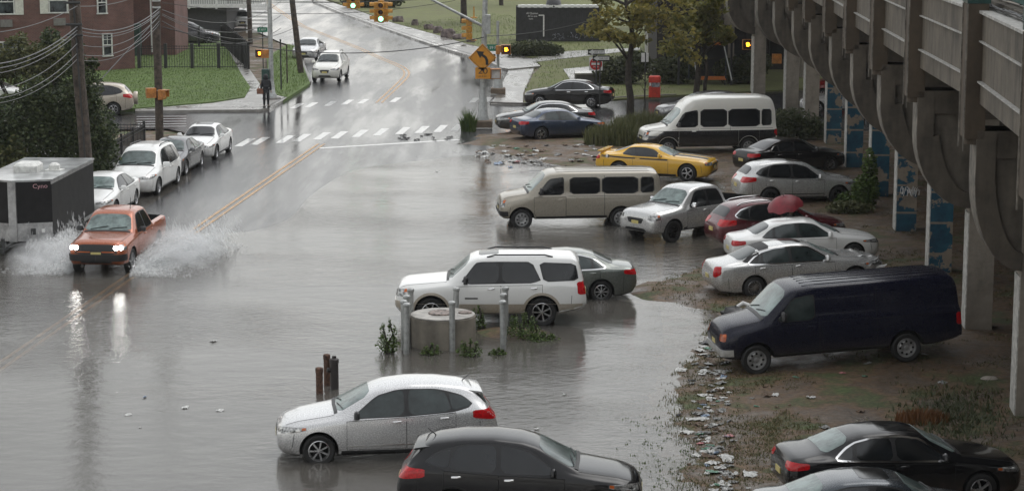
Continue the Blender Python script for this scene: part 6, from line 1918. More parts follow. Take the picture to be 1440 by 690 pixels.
m.add(vs, fs); tag(m.build('lawn_blades', leafmat('lawn_blade', (.07, .12, .025), (.15, .21, .05))), 'grass blades of the lawns beyond the crossing', 'grass', kind='stuff')

# litter: every piece its own thing
LIT = {'white': mat('litter_white', (.55, .55, .53), rough=.5, var=.2, scale=20), 'grey': mat('litter_grey', (.26, .26, .25), rough=.5, var=.3, scale=20), 'brown': mat('litter_brown', (.13, .085, .055), rough=.7, var=.3, scale=20), 'blue': mat('litter_blue', (.24, .31, .42), rough=.4, var=.3, scale=20), 'pink': mat('litter_pink', (.50, .19, .20), rough=.5, var=.3, scale=20), 'green': mat('litter_green', (.10, .24, .16), rough=.4, var=.3, scale=20), 'black': mat('litter_black', (.02, .02, .02), rough=.4)}
def paper_mesh(seed, w, d, mt):
    rnd = random.Random(seed); m = MB(); n = 5
    top = [(w * (i / n - .5) * rnd.uniform(.75, 1.1), d * (j / n - .5) * rnd.uniform(.75, 1.1), rnd.uniform(.004, .055)) for j in range(n + 1) for i in range(n + 1)]
    bot = [(x, y, z - .006) for x, y, z in top]; k = (n + 1) ** 2
    fs = [(j * (n + 1) + i, j * (n + 1) + i + 1, (j + 1) * (n + 1) + i + 1, (j + 1) * (n + 1) + i) for j in range(n) for i in range(n)]
    fb = [tuple(k + i for i in f[::-1]) for f in fs]
    bd = [i for i in range(n)] + [n + j * (n + 1) for j in range(n)] + [k - 1 - i for i in range(n)] + [(n - j) * (n + 1) for j in range(n)]
    sk = [(bd[i], k + bd[i], k + bd[(i + 1) % len(bd)], bd[(i + 1) % len(bd)]) for i in range(len(bd))]
    m.add(top + bot, fs + fb + sk); me = m.mesh('litter'); me.materials.append(mt); return me
def bottle_mesh(mt, capm, r=.034, l=.22):
    m = MB(); m.lathe([(0, 0), (r * .8, 0), (r, .015), (r, l * .62), (r * .4, l * .85), (r * .4, l * .98), (0, l)], c=(0, -l / 2, r), n=12, axis='Y'); m.lathe([(0, l * .97), (r * .48, l * .97), (r * .48, l * 1.05), (0, l * 1.05)], c=(0, -l / 2, r), n=10, axis='Y', mi=1)
    me = m.mesh('bottle'); me.materials.append(mt); me.materials.append(capm); me.polygons.foreach_set('material_index', m.m); return me
PM = {c: [paper_mesh(300 + 7 * i + j, random.Random(i * 9 + j).uniform(.14, .34), random.Random(i * 5 + j).uniform(.12, .3), LIT[c]) for j in range(4)] for i, c in enumerate(LIT)}
BM = [bottle_mesh(LIT['grey'], LIT['blue']), bottle_mesh(LIT['green'], LIT['white']), bottle_mesh(LIT['blue'], LIT['white'])]
rnd = random.Random(99)
WHERE = {'shore': 'washed up along the muddy shore of the flooded lot', 'mud': 'scattered on the brown mud near the navy van', 'far': 'strewn over the mud bank near the dark blue sedan', 'water': 'floating on the flood water'}
def litter(px, py, where):
    c = G(px, py, .05); z = max(gh(c), 0 if where != 'water' else 0); z = z if where != 'water' else .0
    if rnd.random() < .1 and where != 'far':
        k = rnd.randrange(3); me = BM[k]; nm, cat_ = 'bottle', 'bottle'; lb = ['clear', 'green', 'blue'][k] + ' plastic bottle lying ' + WHERE[where]
    else:
        cname = rnd.choices(list(LIT), [7, 6, 3, .5, .5, .5, .7])[0] if where != 'water' else 'white'; me = rnd.choice(PM[cname]); nm, cat_ = 'litter_scrap', 'litter'; lb = {'white': 'crumpled white paper scrap', 'grey': 'dull grey plastic scrap', 'brown': 'soggy brown cardboard scrap', 'blue': 'pale blue plastic wrapper', 'pink': 'reddish pink packet', 'green': 'dark green wrapper', 'black': 'black plastic scrap'}[cname] + ' ' + WHERE[where]
    o = bpy.data.objects.new(nm, me); COL.objects.link(o); o.location = (c.x, c.y, z + .004); o.rotation_euler = (rnd.uniform(-.15, .15), rnd.uniform(-.15, .15), rnd.uniform(0, 6.28))
    s_ = rnd.uniform(.6, 1.25) * (1.15 if where == 'far' else .55 if where == 'water' else .85); o.scale = (s_, s_, s_); tag(o, lb, cat_, lb)
for _ in range(215):
    t = rnd.random()
    py = 480 + 210 * t + rnd.uniform(-8, 8); px = (1003 - 18 * math.sin(t * 3.1) + 22 * t) + rnd.gauss(0, 17)
    if t < .45 and rnd.random() < .4: continue
    litter(px, py, 'shore')
for px, py in ((1119, 538), (1220, 521), (1216, 536), (1090, 560), (1075, 548), (1058, 563), (1110, 575), (1092, 577), (1160, 610), (1140, 565), (1325, 545), (1300, 512), (1185, 532), (1210, 585), (1080, 560), (1064, 575), (1400, 690)): litter(px, py, 'mud')
for _ in range(74):
    px = rnd.uniform(665, 850); py = 207 + rnd.random() * 26 + rnd.gauss(0, 2); litter(px, py, 'far')
for px, py in ((300, 477), (203, 556), (180, 580), (310, 574), (197, 598), (260, 570), (690, 590), (615, 240), (585, 218), (640, 182 + 30), (420, 150 + 65), (793, 552), (755, 600)): litter(px, py, 'water')
for k in range(16):
    c = G(585 + rnd.uniform(-25, 55), 193 + rnd.uniform(-4, 7), ZF); o = bpy.data.objects.new('litter_scrap', rnd.choice(PM['black'])); COL.objects.link(o); o.location = (c.x, c.y, ZF + .005); o.rotation_euler = (0, 0, rnd.uniform(0, 6)); tag(o, 'small dark piece of debris on the wet road by the stop line', 'litter', 'dark debris by the stop line')
# a pale flat stone by the columns and black bags at the van's nose
b = G(1391, 535, .15)
o = MB().lathe([(0, 0), (.2, 0), (.22, .05), (.15, .1), (0, .11)], n=9).build('stone', mat('pale_stone', (.34, .30, .26), rough=.8, bump=.01), smooth=40); o.location = b; o.scale = (1, .6, 1); tag(o, 'pale flat stone lying near the viaduct columns', 'stone')
rb = random.Random(4)
for k, (px, py, r_, lb) in enumerate(((1035, 443, .30, 'black rubbish bag beside the front wheel of the silver sedan'), (1006, 482, .26, 'flattened black rubbish bag at the muddy shore'))):
    m = MB(); m.lathe([(0, -.02), (r_, 0), (r_ * 1.05, r_ * .4), (r_ * .7, r_ * .75), (r_ * .15, r_ * .9), (0, r_)], n=14)
    for i, v in enumerate(m.v): m.v[i] = (v[0] * rb.uniform(.8, 1.2) * 1.3, v[1] * rb.uniform(.8, 1.2), v[2] * rb.uniform(.7, 1.1) * (1 if k == 0 else .5))
    o = m.build('rubbish_bag', LIT['black'], smooth=50); c = G(px, py, .03); o.location = (c.x, c.y, max(0, gh(c))); tag(o, lb, 'rubbish bag')
o = MB(); o.tube([(-.25, 0, .06), (.0, .05, .2), (.25, 0, .12), (.3, -.1, .05)], [.05, .07, .06, .04], 8); o = o.build('bumper_piece', SWHITE if 'SWHITE' in globals() else CHROME, smooth=50); c = G(1045, 437, .05); o.location = (c.x, c.y, .06); tag(o, 'bent pale car part lying beside the black rubbish bag', 'car part')
# ------------------------------------------------------------------ the vehicles of the photograph
ZW = -.10       # what the tyres of the flooded cars stand on
SILV = paint('silver', (.60, .60, .60), .5, .28)
SILV2 = paint('pale_silver', (.56, .56, .55), .5, .28)
WHITE = paint('white', (.78, .78, .76), .0, .3)
WHITE2 = paint('cream_white', (.72, .71, .66), .0, .3)
BLACK = paint('black', (.008, .008, .009), .0, .2, .35)
CHAR = paint('charcoal', (.035, .036, .038), .4, .28)
NAVY = paint('navy', (.004, .005, .016), .0, .3, .22)
BLUE = paint('dark_blue', (.028, .045, .085), .4, .28)
GREY = paint('grey', (.11, .11, .115), .5, .3)
GREENGREY = paint('green_grey', (.15, .165, .15), .5, .3)
BEIGE = paint('beige', (.33, .30, .245), .35, .35)
TANB = paint('champagne', (.45, .40, .33), .3, .35)
YELLOW = paint('yellow', (.72, .40, .015), .0, .28)
ORANGE = paint('burnt_orange', (.33, .085, .03), .4, .3)
WINE = paint('dark_red', (.095, .012, .018), .35, .28)
NAVYS = paint('slate_blue', (.045, .055, .065), .5, .28)
P = {}
P['rogue'] = make_car('parked_suv', 'silver crossover with red tail lamps parked in the flood, facing the street', scaled('suv', H=1.67), SILV, (447, 655), (631, 649), ZW, 'car', glass=GLM, front=GLF, spoiler=True, antenna=True, mirror=DARK)
P['expedition'] = make_car('parked_suv', 'big white SUV with tan lower trim and black roof rails behind the steel posts', scaled('bigsuv', H=1.93), WHITE, (604, 458.5), (764.6, 458.5), -.03, 'car', front=GLF, rails=DARK, lower=TANB, mirror=DARK, handle=CHROME, sunroof=True, spokes=7)
P['passat'] = make_car('parked_car', 'grey-green sedan parked in water behind the big white SUV', scaled('sedan', L=4.77, H=1.47), GREENGREY, (714, 426), (843, 425), ZW, 'car', glass=GLM, chrome_win=True, spokes=8)
P['tanvan'] = make_car('parked_van', 'beige passenger van with five dark windows standing in the flood', scaled('van', L=5.75, H=2.06, axF=.76, axR=4.28), BEIGE, (735, 323), (871.5, 321), ZW, 'van', rim='steel', front=GLF, hl=LENS, mirror=DARK)
P['ridgeline'] = make_car('parked_pickup', 'silver crew cab pickup with black wheels angled beside the beige van', scaled('pickup', L=5.3, H=1.8), SILV2, (927, 344), (1050, 325), -.05, 'pickup truck', rim='dark', front=GLF, mirror=CHROME)
P['jeep'] = make_car('parked_suv', 'dark red SUV with chrome window trim parked beside the red umbrella', scaled('suv', L=4.62, H=1.67), WINE, (1164, 350), (1052, 356), .05, 'car', chrome_win=True, rails=CHROME)
P['sentra'] = make_car('parked_car', 'white sedan between the dark red SUV and the silver sedan', scaled('sedan', L=4.75, H=1.46), WHITE, (1198, 371), (1080, 379), (.18, .06), 'car', glass=GLM)
P['cadillac'] = make_car('parked_car', 'silver sedan with chrome wheels and crumpled front wing, in front of the dark blue van', scaled('sedan', L=5.27, H=1.48, tl=(5.06, 5.22, .70, 1.0), lin=.82), SILV2, (1199, 406), (1063, 419), (.19, .02), 'car', glass=GLM, rim='double', spokes=9, chrome_win=True, sunroof=True)
P['navyvan'] = make_car('parked_van', 'dark navy windowless cargo van with steel wheels on the mud', scaled('van', L=6.05, H=2.12, axF=.84, axR=4.62, hl=(.03, .10, .86, 1.02), win=[[(1.36, 1.27), (1.82, 1.80), (2.2, 1.86), (2.32, 1.86), (2.32, 1.27)]], hulls=[(0,)], doors=[(1.24, 2.42, .48), (2.5, 3.8, .5)]), NAVY, (1063, 526), (1275, 508), (.06, .27), 'van', rim='steel', front=GLF, glass=GLM, mirror=DARK, hl=mat('dull_amber_lens', (.30, .06, .01), rough=.2))
P['murano'] = make_car('parked_suv', 'silver crossover with black sunroof parked nose to the painted columns', scaled('suv', L=4.65, H=1.66), SILV2, (1181, 287), (1079, 290), .06, 'car', sunroof=True, rim='dark')
P['altdark'] = make_car('parked_car', 'black sedan with chrome window line between white high-roof van and silver crossover', scaled('sedan', L=4.86, H=1.46), BLACK, (1174, 241), (1079, 248), .08, 'car', chrome_win=True, handle=CHROME)
hv = scaled('van', L=6.0, H=2.06)
hv['top'] = [(0, .85), (.03, 1.0), (.08, 1.10), (.3, 1.19), (.85, 1.28), (1.02, 1.31), (1.62, 1.90), (1.85, 2.25), (2.2, 2.48), (2.8, 2.56), (5.3, 2.56), (5.75, 2.48), (5.92, 2.1), (5.97, 1.3), (6, .9)]
hv['win'] = [[(1.36, 1.27), (1.78, 1.88), (2.2, 1.98), (2.36, 1.98), (2.36, 1.27)], [(2.52, 1.27), (2.52, 2.02), (3.68, 2.02), (3.68, 1.27)], [(3.78, 1.27), (3.78, 2.02), (5.18, 2.02), (5.18, 1.27)], [(5.3, 1.3), (5.3, 2.0), (5.7, 1.99), (5.72, 1.32)]]
P['hivan'] = make_car('parked_van', 'white high-roof van with black lower body and tinted windows', hv, WHITE2, (939, 219), (1052, 217), .08, 'van', rim='steel', front=GLF, mirror=DARK)
P['camaro'] = make_car('parked_car', 'yellow sports coupe with black side stripe and dark wheels', scaled('coupe'), YELLOW, (969, 256), (869, 251.5), .06, 'car', rim='alloy', spokes=5)
P['civic'] = make_car('parked_car', 'dark blue sedan on the mud by the corner signal pole', scaled('sedan', L=4.5, H=1.44), BLUE, (835, 194.5), (756.5, 198.5), .06, 'car', glass=GLM, spokes=5, hl=AMB)
P['alt2'] = make_car('parked_car', 'charcoal sedan mostly hidden behind the dark blue sedan', scaled('sedan', L=4.85, H=1.47), CHAR, (729, 187), (806, 186), .05, 'car', chrome_win=True)
P['alt3'] = make_car('parked_car', 'black sedan with chrome trim parked by the one-way signs', scaled('sedan', L=4.85, H=1.47), BLACK, (759, 150.5), (832, 152), .03, 'car', chrome_win=True, handle=CHROME, spokes=9)
P['greysuv'] = make_car('parked_suv', 'grey station wagon behind the white high-roof van', scaled('suv', L=4.7, H=1.62), GREY, (950, 176), (1030, 174), .05, 'car', front=GLF)
P['merc'] = make_car('parked_car', 'black sedan with chrome window arch and glass roof at the lot corner', scaled('sedan', L=4.7, H=1.44), BLACK, (1381, 709), (1179, 717), .12, 'car', chrome_win=True, sunroof=True, rear=GLF, spokes=5)
P['slate'] = make_car('parked_car', 'slate blue sedan in front of the black chrome-arched sedan', scaled('sedan', L=4.6, H=1.45), NAVYS, (1358, 790), (1148, 794), .12, 'car', sunroof=True, rear=GLF, front=GLW)
P['blackrogue'] = make_car('parked_suv', 'black crossover parked in front of the silver crossover in the flood', scaled('suv', H=1.66), BLACK, (837, 741), (638, 738), ZW, 'car', glass=GLD, front=GLW, spoiler=True, antenna=True, mirror=BLACK, handle=CHROME)

# along the left kerb: nose towards the camera, parallel to the street
def kerb_car(name, label, spec, body, px, py, zg=0.0, yaw=0.0, back=False, **kw):
    """px, py: ground contact of the tyre of the near front corner on the right of the picture"""
    p = G(px, py, zg)
    h = math.atan2(-RD.y, -RD.x) + yaw
    fw = Vector((math.cos(h), math.sin(h), 0)); lf = Vector((-fw.y, fw.x, 0))
    hw = spec['W'] / 2 - .11
    sm = (spec['axF'] + spec['axR']) / 2
    c = p - lf * hw - fw * (sm - spec['axF'])
    return make_car(name, label, spec, body, None, None, zg, kw.pop('cat', 'car'), centre=(c.x, c.y, zg), heading=h, **kw)
P['lsedan'] = kerb_car('parked_car', 'white sedan parked at the kerb just behind the black trailer', scaled('sedan', L=4.87, H=1.47), WHITE, 161, 307, -.03, front=GLF, glass=GLD)
P['pacifica'] = kerb_car('parked_van', 'white minivan with roof rails in the kerbside row', scaled('minivan'), WHITE, 222, 274.5, -.03, front=GLW, rails=DARK)
P['lgrey'] = kerb_car('parked_car', 'dark grey sedan between the white minivan and the farthest white sedan of the kerbside row', scaled('sedan', L=4.85, H=1.45), GREY, 260, 247, -.03, front=GLW)
P['lmerc'] = kerb_car('parked_car', 'white sedan with black roof, farthest of the kerbside row by the crosswalk', scaled('sedan', L=4.7, H=1.44), WHITE, 303, 224.5, 0, front=GLD, sunroof=True)
P['pickup'] = kerb_car('moving_pickup', 'orange pickup with lit headlamps driving through the flood', scaled('pickup', L=5.35, H=1.82), ORANGE, 184, 383, -.06, cat='pickup truck', front=GLF, mirror=DARK, hl=None)
P['volvo'] = kerb_car('parked_suv', 'pale cream SUV parked beyond the crossing facing the camera', scaled('suv', L=4.8, H=1.76), WHITE2, 477.7, 114.8, ZF, yaw=.0, front=GLM, rails=DARK, lower=DARK)
P['farsilver'] = kerb_car('parked_car', 'silver sedan parked behind the pale cream SUV', scaled('sedan', L=4.7, H=1.46), SILV, 446, 85, ZF, front=GLM)
P['farwhite'] = kerb_car('parked_car', 'white car far up the side road beside the utility pole', scaled('suv', L=4.5, H=1.6), WHITE, 353, 41, ZF, yaw=.3, front=GLM)
P['rav4'] = make_car('parked_suv', 'beige SUV with spare wheel on its back in the side street', scaled('suv', L=4.4, H=1.7), TANB, (102, 163.5), (148.5, 163), ZF, 'car', rim='alloy', spokes=6)
P['darkvan'] = make_car('parked_van', 'dark grey minivan parked in front of the pale house porch', scaled('minivan', L=5.1, H=1.78), GREY, (291, 63), (238, 64), .12, 'van')
P['bushwhite'] = make_car('parked_suv', 'white car half hidden behind the evergreen bush', scaled('suv', L=4.6, H=1.66), WHITE, (8, 152), (-38, 152), ZF, 'car', front=GLM)
P['undercar'] = make_car('parked_car', 'pale car glimpsed between the columns beyond the viaduct', scaled('sedan', L=4.7, H=1.45), SILV, (1150, 160), (1222, 161), .05, 'car')
P['undercarb'] = make_car('parked_van', 'red van glimpsed between the columns beyond the viaduct', scaled('minivan', L=5.1, H=1.9), paint('bright_red', (.25, .02, .02), .1), (1160, 143), (1232, 144), .05, 'van')
# ------------------------------------------------------------------ extra bodywork of particular vehicles
def side_band(car, z0, z1, s0, s1, mt, name, off=.0085, sides=(-1, 1), grow=.02):
    root, c = car
    for sd in sides:
        ax = [c.sp['axF'], c.sp['axR']]; r = c.sp['arch'] + grow
        cuts = [(s0, ax[0] - r), (ax[0] - r, ax[0] + r), (ax[0] + r, ax[1] - r), (ax[1] - r, ax[1] + r), (ax[1] + r, s1)]
        m = MB()
        for a, b in cuts:
            a, b = max(a, s0), min(b, s1)
            if b - a < .03: continue
            lo, up = [], []
            for i in range(15):
                s = a + (b - a) * i / 14; z = z0
                for q in ax:
                    w_ = r * r - (s - q) ** 2
                    if w_ > 0: z = max(z, c.sp['rw'] + .01 + math.sqrt(w_))
                lo.append((s, min(z, z1 - .004))); up.append((s, z1))
            c.patch(m, 'side', lo + up[::-1], sd, off=off, nu=14, nv=3, rnd=0, skirt=.004)
        m.build(name, mt, root, smooth=50)
def arch_flare(car, mt, w=.07):
    root, c = car
    for sd in (-1, 1):
        for q in (c.sp['axF'], c.sp['axR']):
            m = MB(); r = c.sp['arch'] + .035
            pts = [(q + r * math.cos(a), c.sp['rw'] + .01 + r * math.sin(a)) for a in [math.pi * (-.08 + 1.16 * k / 20) for k in range(21)]]
            c.ribbon(m, 'side', pts, w, sd, off=.014)
            m.build('arch_flare', mt, root, smooth=50)
def bumper(car, z0, z1, mt, mode='wrapF', a1=1.15):
    root, c = car
    m = MB()
    for sd in (-1, 1): c.patch(m, mode, [(0.0, z0), (a1, z0 + .02), (a1, z1), (0.0, z1)], sd, off=.03, nu=12, nv=3, rnd=0, skirt=.03)
    m.build('front_bumper' if mode == 'wrapF' else 'rear_bumper', mt, root, smooth=50)
def roof_ribs(car, s0, s1, n, mt):
    root, c = car
    for k in range(n):
        m = MB(); y = (k / (n - 1) - .5) * 1.3
        c.ribbon(m, 'top', [(s0, y), ((s0 + s1) / 2, y), (s1, y)], .035, off=.012, step=.3)
        m.build('roof_rib', mt, root)
BLK_P = paint('satin_black', (.014, .014, .016), .0, .3)
side_band(P['hivan'], .44, 1.10, .08, 5.93, BLK_P, 'lower_panel')
bumper(P['hivan'], .50, .70, DARK)
side_band(P['expedition'], .40, .64, .10, 5.12, TANB, 'lower_cladding'); arch_flare(P['expedition'], TANB)
bumper(P['expedition'], .52, .72, TANB)
m = MB(); P['expedition'][1].ribbon(m, 'side', [(1.9, .80), (2.25, .80)], .035, 1, off=.012); P['expedition'][1].ribbon(m, 'side', [(1.9, .80), (2.25, .80)], .035, -1, off=.012); m.build('door_badge', DARK, P['expedition'][0])
bumper(P['tanvan'], .48, .66, DARK); bumper(P['tanvan'], .5, .66, DARK, 'wrapR', .9)
bumper(P['navyvan'], .48, .66, mat('pale_bumper', (.5, .5, .49), rough=.35, metal=.4)); roof_ribs(P['navyvan'], 2.1, 5.6, 6, NAVY); roof_ribs(P['tanvan'], 2.0, 5.3, 5, BEIGE)
for v in ('tanvan', 'navyvan', 'hivan'):
    root, c = P[v]
    for sd in (-1, 1):
        for pts_ in ([(2.42 * c.L / 6, .5), (2.42 * c.L / 6, 1.2)], [(2.5 * c.L / 6, 1.18), (c.L - .2, 1.18)], [(3.85 * c.L / 6, .5), (3.85 * c.L / 6, 1.9)]):
            m = MB(); c.ribbon(m, 'side', pts_, .014, sd, off=.002); m.build('shut_line', SEAM, root)
root, c = P['camaro']
for sd in (-1, 1):
    m = MB(); c.ribbon(m, 'side', [(1.75, .86), (2.6, .875), (3.5, .90), (4.55, .95)], .05, sd, off=.01); c.ribbon(m, 'side', [(4.2, .93), (4.62, .955)], .12, sd, off=.0095); m.build('side_stripe', SBLACK, root)
for y in (-.32, .32):
    m = MB(); c.ribbon(m, 'top', [(.2, y), (.8, y), (1.5, y)], .30, off=.004); m.build('bonnet_stripe', SBLACK, root)
m = MB(); h = c.hit('side', 4.42, .93, -1)
for sd in (-1, 1):
    h = c.hit('side', 4.3, .93, sd)
    m.lathe([(0, .02), (.055, .018), (.06, .0)] if sd > 0 else [(.06, 0), (.055, -.018), (0, -.02)], c=h[0], n=16, axis='Y')
m.build('fuel_cap', CHROME, root)
m = MB(); s = 4.62; X = c.sm - s
m.prism([(X - .12, -.78), (X + .1, -.78), (X + .1, .78), (X - .12, .78)], 1.11, 1.14)
for y in (-.6, .6): m.box((X, y, 1.09), (.1, .04, .09))
m.build('boot_spoiler', YELLOW, root)
root, c = P['rogue']
for v in ('rogue', 'blackrogue', 'murano'):
    root, c = P[v]
    for sd in (-1, 1):
        m = MB(); c.ribbon(m, 'side', [(1.45, .44), (3.0, .45)], .03, sd, off=.014); m.build('door_strip', CHROME if v == 'rogue' else DARK, root)
# crumpled front wing of the silver sedan
root, c = P['cadillac']
body = [o for o in root.children if o.name.startswith('body')][0]
for v in body.data.vertices:
    s = c.sm - v.co.x
    if s < 1.05:
        k = min(1, (1.05 - s) / .5)
        n = noise.noise_vector(v.co * 4.5)
        v.co += Vector((n.x * .05 - .05 * k, n.y * .06, n.z * .07 + .035)) * k
for o in list(root.children):
    if o.name.split('.')[0] in ('headlight', 'grille', 'lower_grille', 'shut_line', 'licence_plate') :
        for v in o.data.vertices:
            s = c.sm - v.co.x
            if s < 1.05:
                k = min(1, (1.05 - s) / .5); n = noise.noise_vector(v.co * 4.5)
                v.co += Vector((n.x * .05 - .05 * k, n.y * .06, n.z * .07 + .035)) * k
random.seed(8)
m = MB()
for k in range(5):
    x = c.sm - random.uniform(.15, .8); y = -random.uniform(.55, .95); z = random.uniform(.6, .95)
    a = [Vector((x, y, z)) + Vector((random.uniform(-.22, .22), random.uniform(-.08, .08), random.uniform(-.12, .12))) for _ in range(4)]
    b_ = [p + Vector((.0, .012, .006)) for p in a]
    m.add(a + b_, [(0, 1, 2, 3), (7, 6, 5, 4), (0, 4, 5, 1), (1, 5, 6, 2), (2, 6, 7, 3), (3, 7, 4, 0)])
m.build('torn_wing', SILV2, root)
VINYL = mat('black_vinyl_roof', (.012, .012, .013), rough=.6, bump=.001, bscale=200)
m = MB()
for sd in (-1, 1): c.patch(m, 'side', [(3.90, 1.04), (3.84, 1.33), (4.0, 1.30), (4.42, 1.07)], sd, off=.008, nu=10, nv=5, rnd=1)
c.patch(m, 'top', [(3.50, -.54), (3.88, -.52), (3.88, .52), (3.50, .54)], off=.006, nu=8, nv=10, rnd=1)
m.build('vinyl_roof_cover', VINYL, root, smooth=60)
# spare wheel cover of the beige SUV
root, c = P['rav4']
m = MB(); m.lathe([(0, -.02), (.32, -.02), (.34, .02), (.34, .16), (.30, .21), (0, .22)], c=(c.sm - c.L - .17, 0, .86), n=26, axis='X'); m.build('spare_wheel', TANB, root, smooth=50)
# driver in the orange pickup's cab: a light-bar antenna and bonnet bulge only
root, c = P['pickup']
m = MB(); h = c.hit('top', 2.5, .45); m.tube([h[0], h[0] + Vector((-.1, 0, .34))], [.012, .006], 5); m.build('antenna', DARK, root)
bumper(P['pickup'], .50, .72, DARK)
m = MB()
for sd in (-1, 1): c.patch(m, 'front', [(sd * .18, .78), (sd * .6, .78), (sd * .6, .81), (sd * .18, .81)], off=.012, nu=6, nv=1, rnd=0)
m.build('grille_bar', AMB, root)
m = MB(); c.patch(m, 'front', [(-.68, .72), (.68, .72), (.62, 1.02), (-.62, 1.02)], off=.010, nu=10, nv=4, rnd=1); m.build('grille', DARK, root, smooth=60)
HEADL = mat('headlamp_lit', (.9, .9, .9), emit=(1.0, .97, .92), estr=24.0, var=0)
for o in list(root.children):
    if o.name.split('.')[0] == 'headlight':
        y_ = sum(v.co.y for v in o.data.vertices) / len(o.data.vertices); sd = 1 if y_ > 0 else -1
        for q_ in (.62, .76):
            h = c.hit('front', sd * q_, .91)
            m = MB(); m.lathe([(.075, .0), (.07, .022), (.04, .034), (0, .038)], c=(h[0].x, sd * q_, .915), n=16, axis='X'); m.build('lamp_bulb', HEADL, o, smooth=60)
# ------------------------------------------------------------------ the spray the pickup throws up
m_, nt, out = nodes('water_droplets'); L = nt.links.new
d = N(nt, 'ShaderNodeBsdfDiffuse'); d.inputs['Color'].default_value = (.86, .87, .87, 1)
tl_ = N(nt, 'ShaderNodeBsdfTranslucent'); tl_.inputs['Color'].default_value = (.86, .87, .87, 1)
t_ = N(nt, 'ShaderNodeBsdfTransparent'); x1 = N(nt, 'ShaderNodeMixShader'); x1.inputs[0].default_value = .5; L(d.outputs[0], x1.inputs[1]); L(tl_.outputs[0], x1.inputs[2])
x2 = N(nt, 'ShaderNodeMixShader'); x2.inputs[0].default_value = .36; L(t_.outputs[0], x2.inputs[1]); L(x1.outputs[0], x2.inputs[2]); L(x2.outputs[0], out.inputs[0])
DROP = m_
root, c = P['pickup']
fw = Vector((math.cos(root.rotation_euler.z), math.sin(root.rotation_euler.z), 0)); lf = Vector((-fw.y, fw.x, 0))
rng = np.random.default_rng(17)
V0 = 7.5
for sd, n, lab in ((1, 17000, 'white fan of spray thrown up on the street side of the orange pickup'), (-1, 15000, 'white spray thrown up between the orange pickup and the black trailer')):
    w0 = Vector(root.location) + fw * (c.sm - c.sp['axF'] + .15) + lf * sd * .95
    vs, fs = [], []
    sheets = [(rng.uniform(1.2, 5.2), rng.uniform(1.3, 3.7), rng.uniform(0.0, .06)) for _ in range(26)]
    for k in range(n):
        vl_, vz, jt = sheets[rng.integers(26)] if rng.random() < .72 else (rng.uniform(.3, 5.5), rng.uniform(.4, 3.4), .2)
        t = rng.random() ** 1.15 * .72
        vl2 = vl_ * (1 + rng.normal() * .05); vz2 = vz * (1 + rng.normal() * .06)
        back = V0 * t * (.62 + .38 * rng.random()) - rng.random() * .5
        p = w0 - fw * back + lf * sd * (vl2 * t * (1 - .5 * t) + .05) + Vector((0, 0, .02 + vz2 * t - 4.9 * t * t))
        p += Vector(rng.normal(size=3) * (.03 + .10 * t))
        if p.z < .0: p.z = abs(p.z) * .5
        s_ = (.012 + .055 * rng.random() ** 2) * (.8 + .9 * t)
        u = Vector(rng.normal(size=3)).normalized(); w_ = u.cross(Vector(rng.normal(size=3))).normalized()
        u = (lf * sd * vl2 * (1 - t) - fw * V0 * .5 + Vector((0, 0, vz2 - 9.8 * t)) + Vector(rng.normal(size=3) * .8)).normalized(); w_ = u.cross(w_).normalized() * .8; s_ *= 1.25
        b_ = len(vs); vs += [p - u * s_ * 1.8, p + w_ * s_ * .5, p + u * s_ * 1.8, p - w_ * s_ * .5]; fs.append((b_, b_ + 1, b_ + 2, b_ + 3))
    # low wash along the side and in front
    for k in range(int(n * .45)):
        a = rng.uniform(-.9, 3.6); q = abs(rng.normal()) * .8
        p = w0 - fw * a + lf * sd * (q + .1) + Vector((0, 0, abs(rng.normal()) * .22 * max(.2, 1 - q * .5)))
        s_ = .02 + .05 * rng.random(); u = Vector(rng.normal(size=3)).normalized(); w_ = u.cross(Vector(rng.normal(size=3))).normalized()
        b_ = len(vs); vs += [p - u * s_, p + w_ * s_ * .7, p + u * s_, p - w_ * s_ * .7]; fs.append((b_, b_ + 1, b_ + 2, b_ + 3))
    m = MB(); m.add(vs, fs); tag(m.build('water_spray', DROP), lab, 'water spray', kind='stuff')
# fine mist hanging in the spray
def mist(label, centre, rad, dens, rz):
    mm, nt, out = nodes('spray_mist'); L = nt.links.new
    v = N(nt, 'ShaderNodeVolumePrincipled'); v.inputs['Color'].default_value = (.93, .94, .95, 1); v.inputs['Anisotropy'].default_value = .2
    tc = N(nt, 'ShaderNodeTexCoord'); ln = N(nt, 'ShaderNodeVectorMath', operation='LENGTH'); L(tc.outputs['Object'], ln.inputs[0])
    mr = N(nt, 'ShaderNodeMapRange'); mr.inputs[1].default_value = .1; mr.inputs[2].default_value = .97; mr.inputs[3].default_value = 1; mr.inputs[4].default_value = 0; L(ln.outputs['Value'], mr.inputs[0])
    nz = N(nt, 'ShaderNodeTexNoise'); nz.inputs['Scale'].default_value = 3.2; nz.inputs['Detail'].default_value = 5; L(tc.outputs['Object'], nz.inputs['Vector'])
    r = ramp(nt, [(.38, 0.0), (.72, 1.0)]); L(nz.outputs[0], r.inputs[0])
    mu = N(nt, 'ShaderNodeMath', operation='MULTIPLY'); L(mr.outputs[0], mu.inputs[0]); L(r.outputs[0], mu.inputs[1])
    m2 = N(nt, 'ShaderNodeMath', operation='MULTIPLY'); m2.inputs[1].default_value = dens; L(mu.outputs[0], m2.inputs[0]); L(m2.outputs[0], v.inputs['Density'])
    L(v.outputs[0], out.inputs['Volume'])
    bm = bmesh.new(); bmesh.ops.create_icosphere(bm, subdivisions=3, radius=1); me = bpy.data.meshes.new('spray_mist'); bm.to_mesh(me); bm.free(); me.materials.append(mm)
    o = bpy.data.objects.new('spray_mist', me); COL.objects.link(o); o.location = centre; o.scale = rad; o.rotation_euler = (0, 0, rz); tag(o, label, 'mist', kind='stuff')
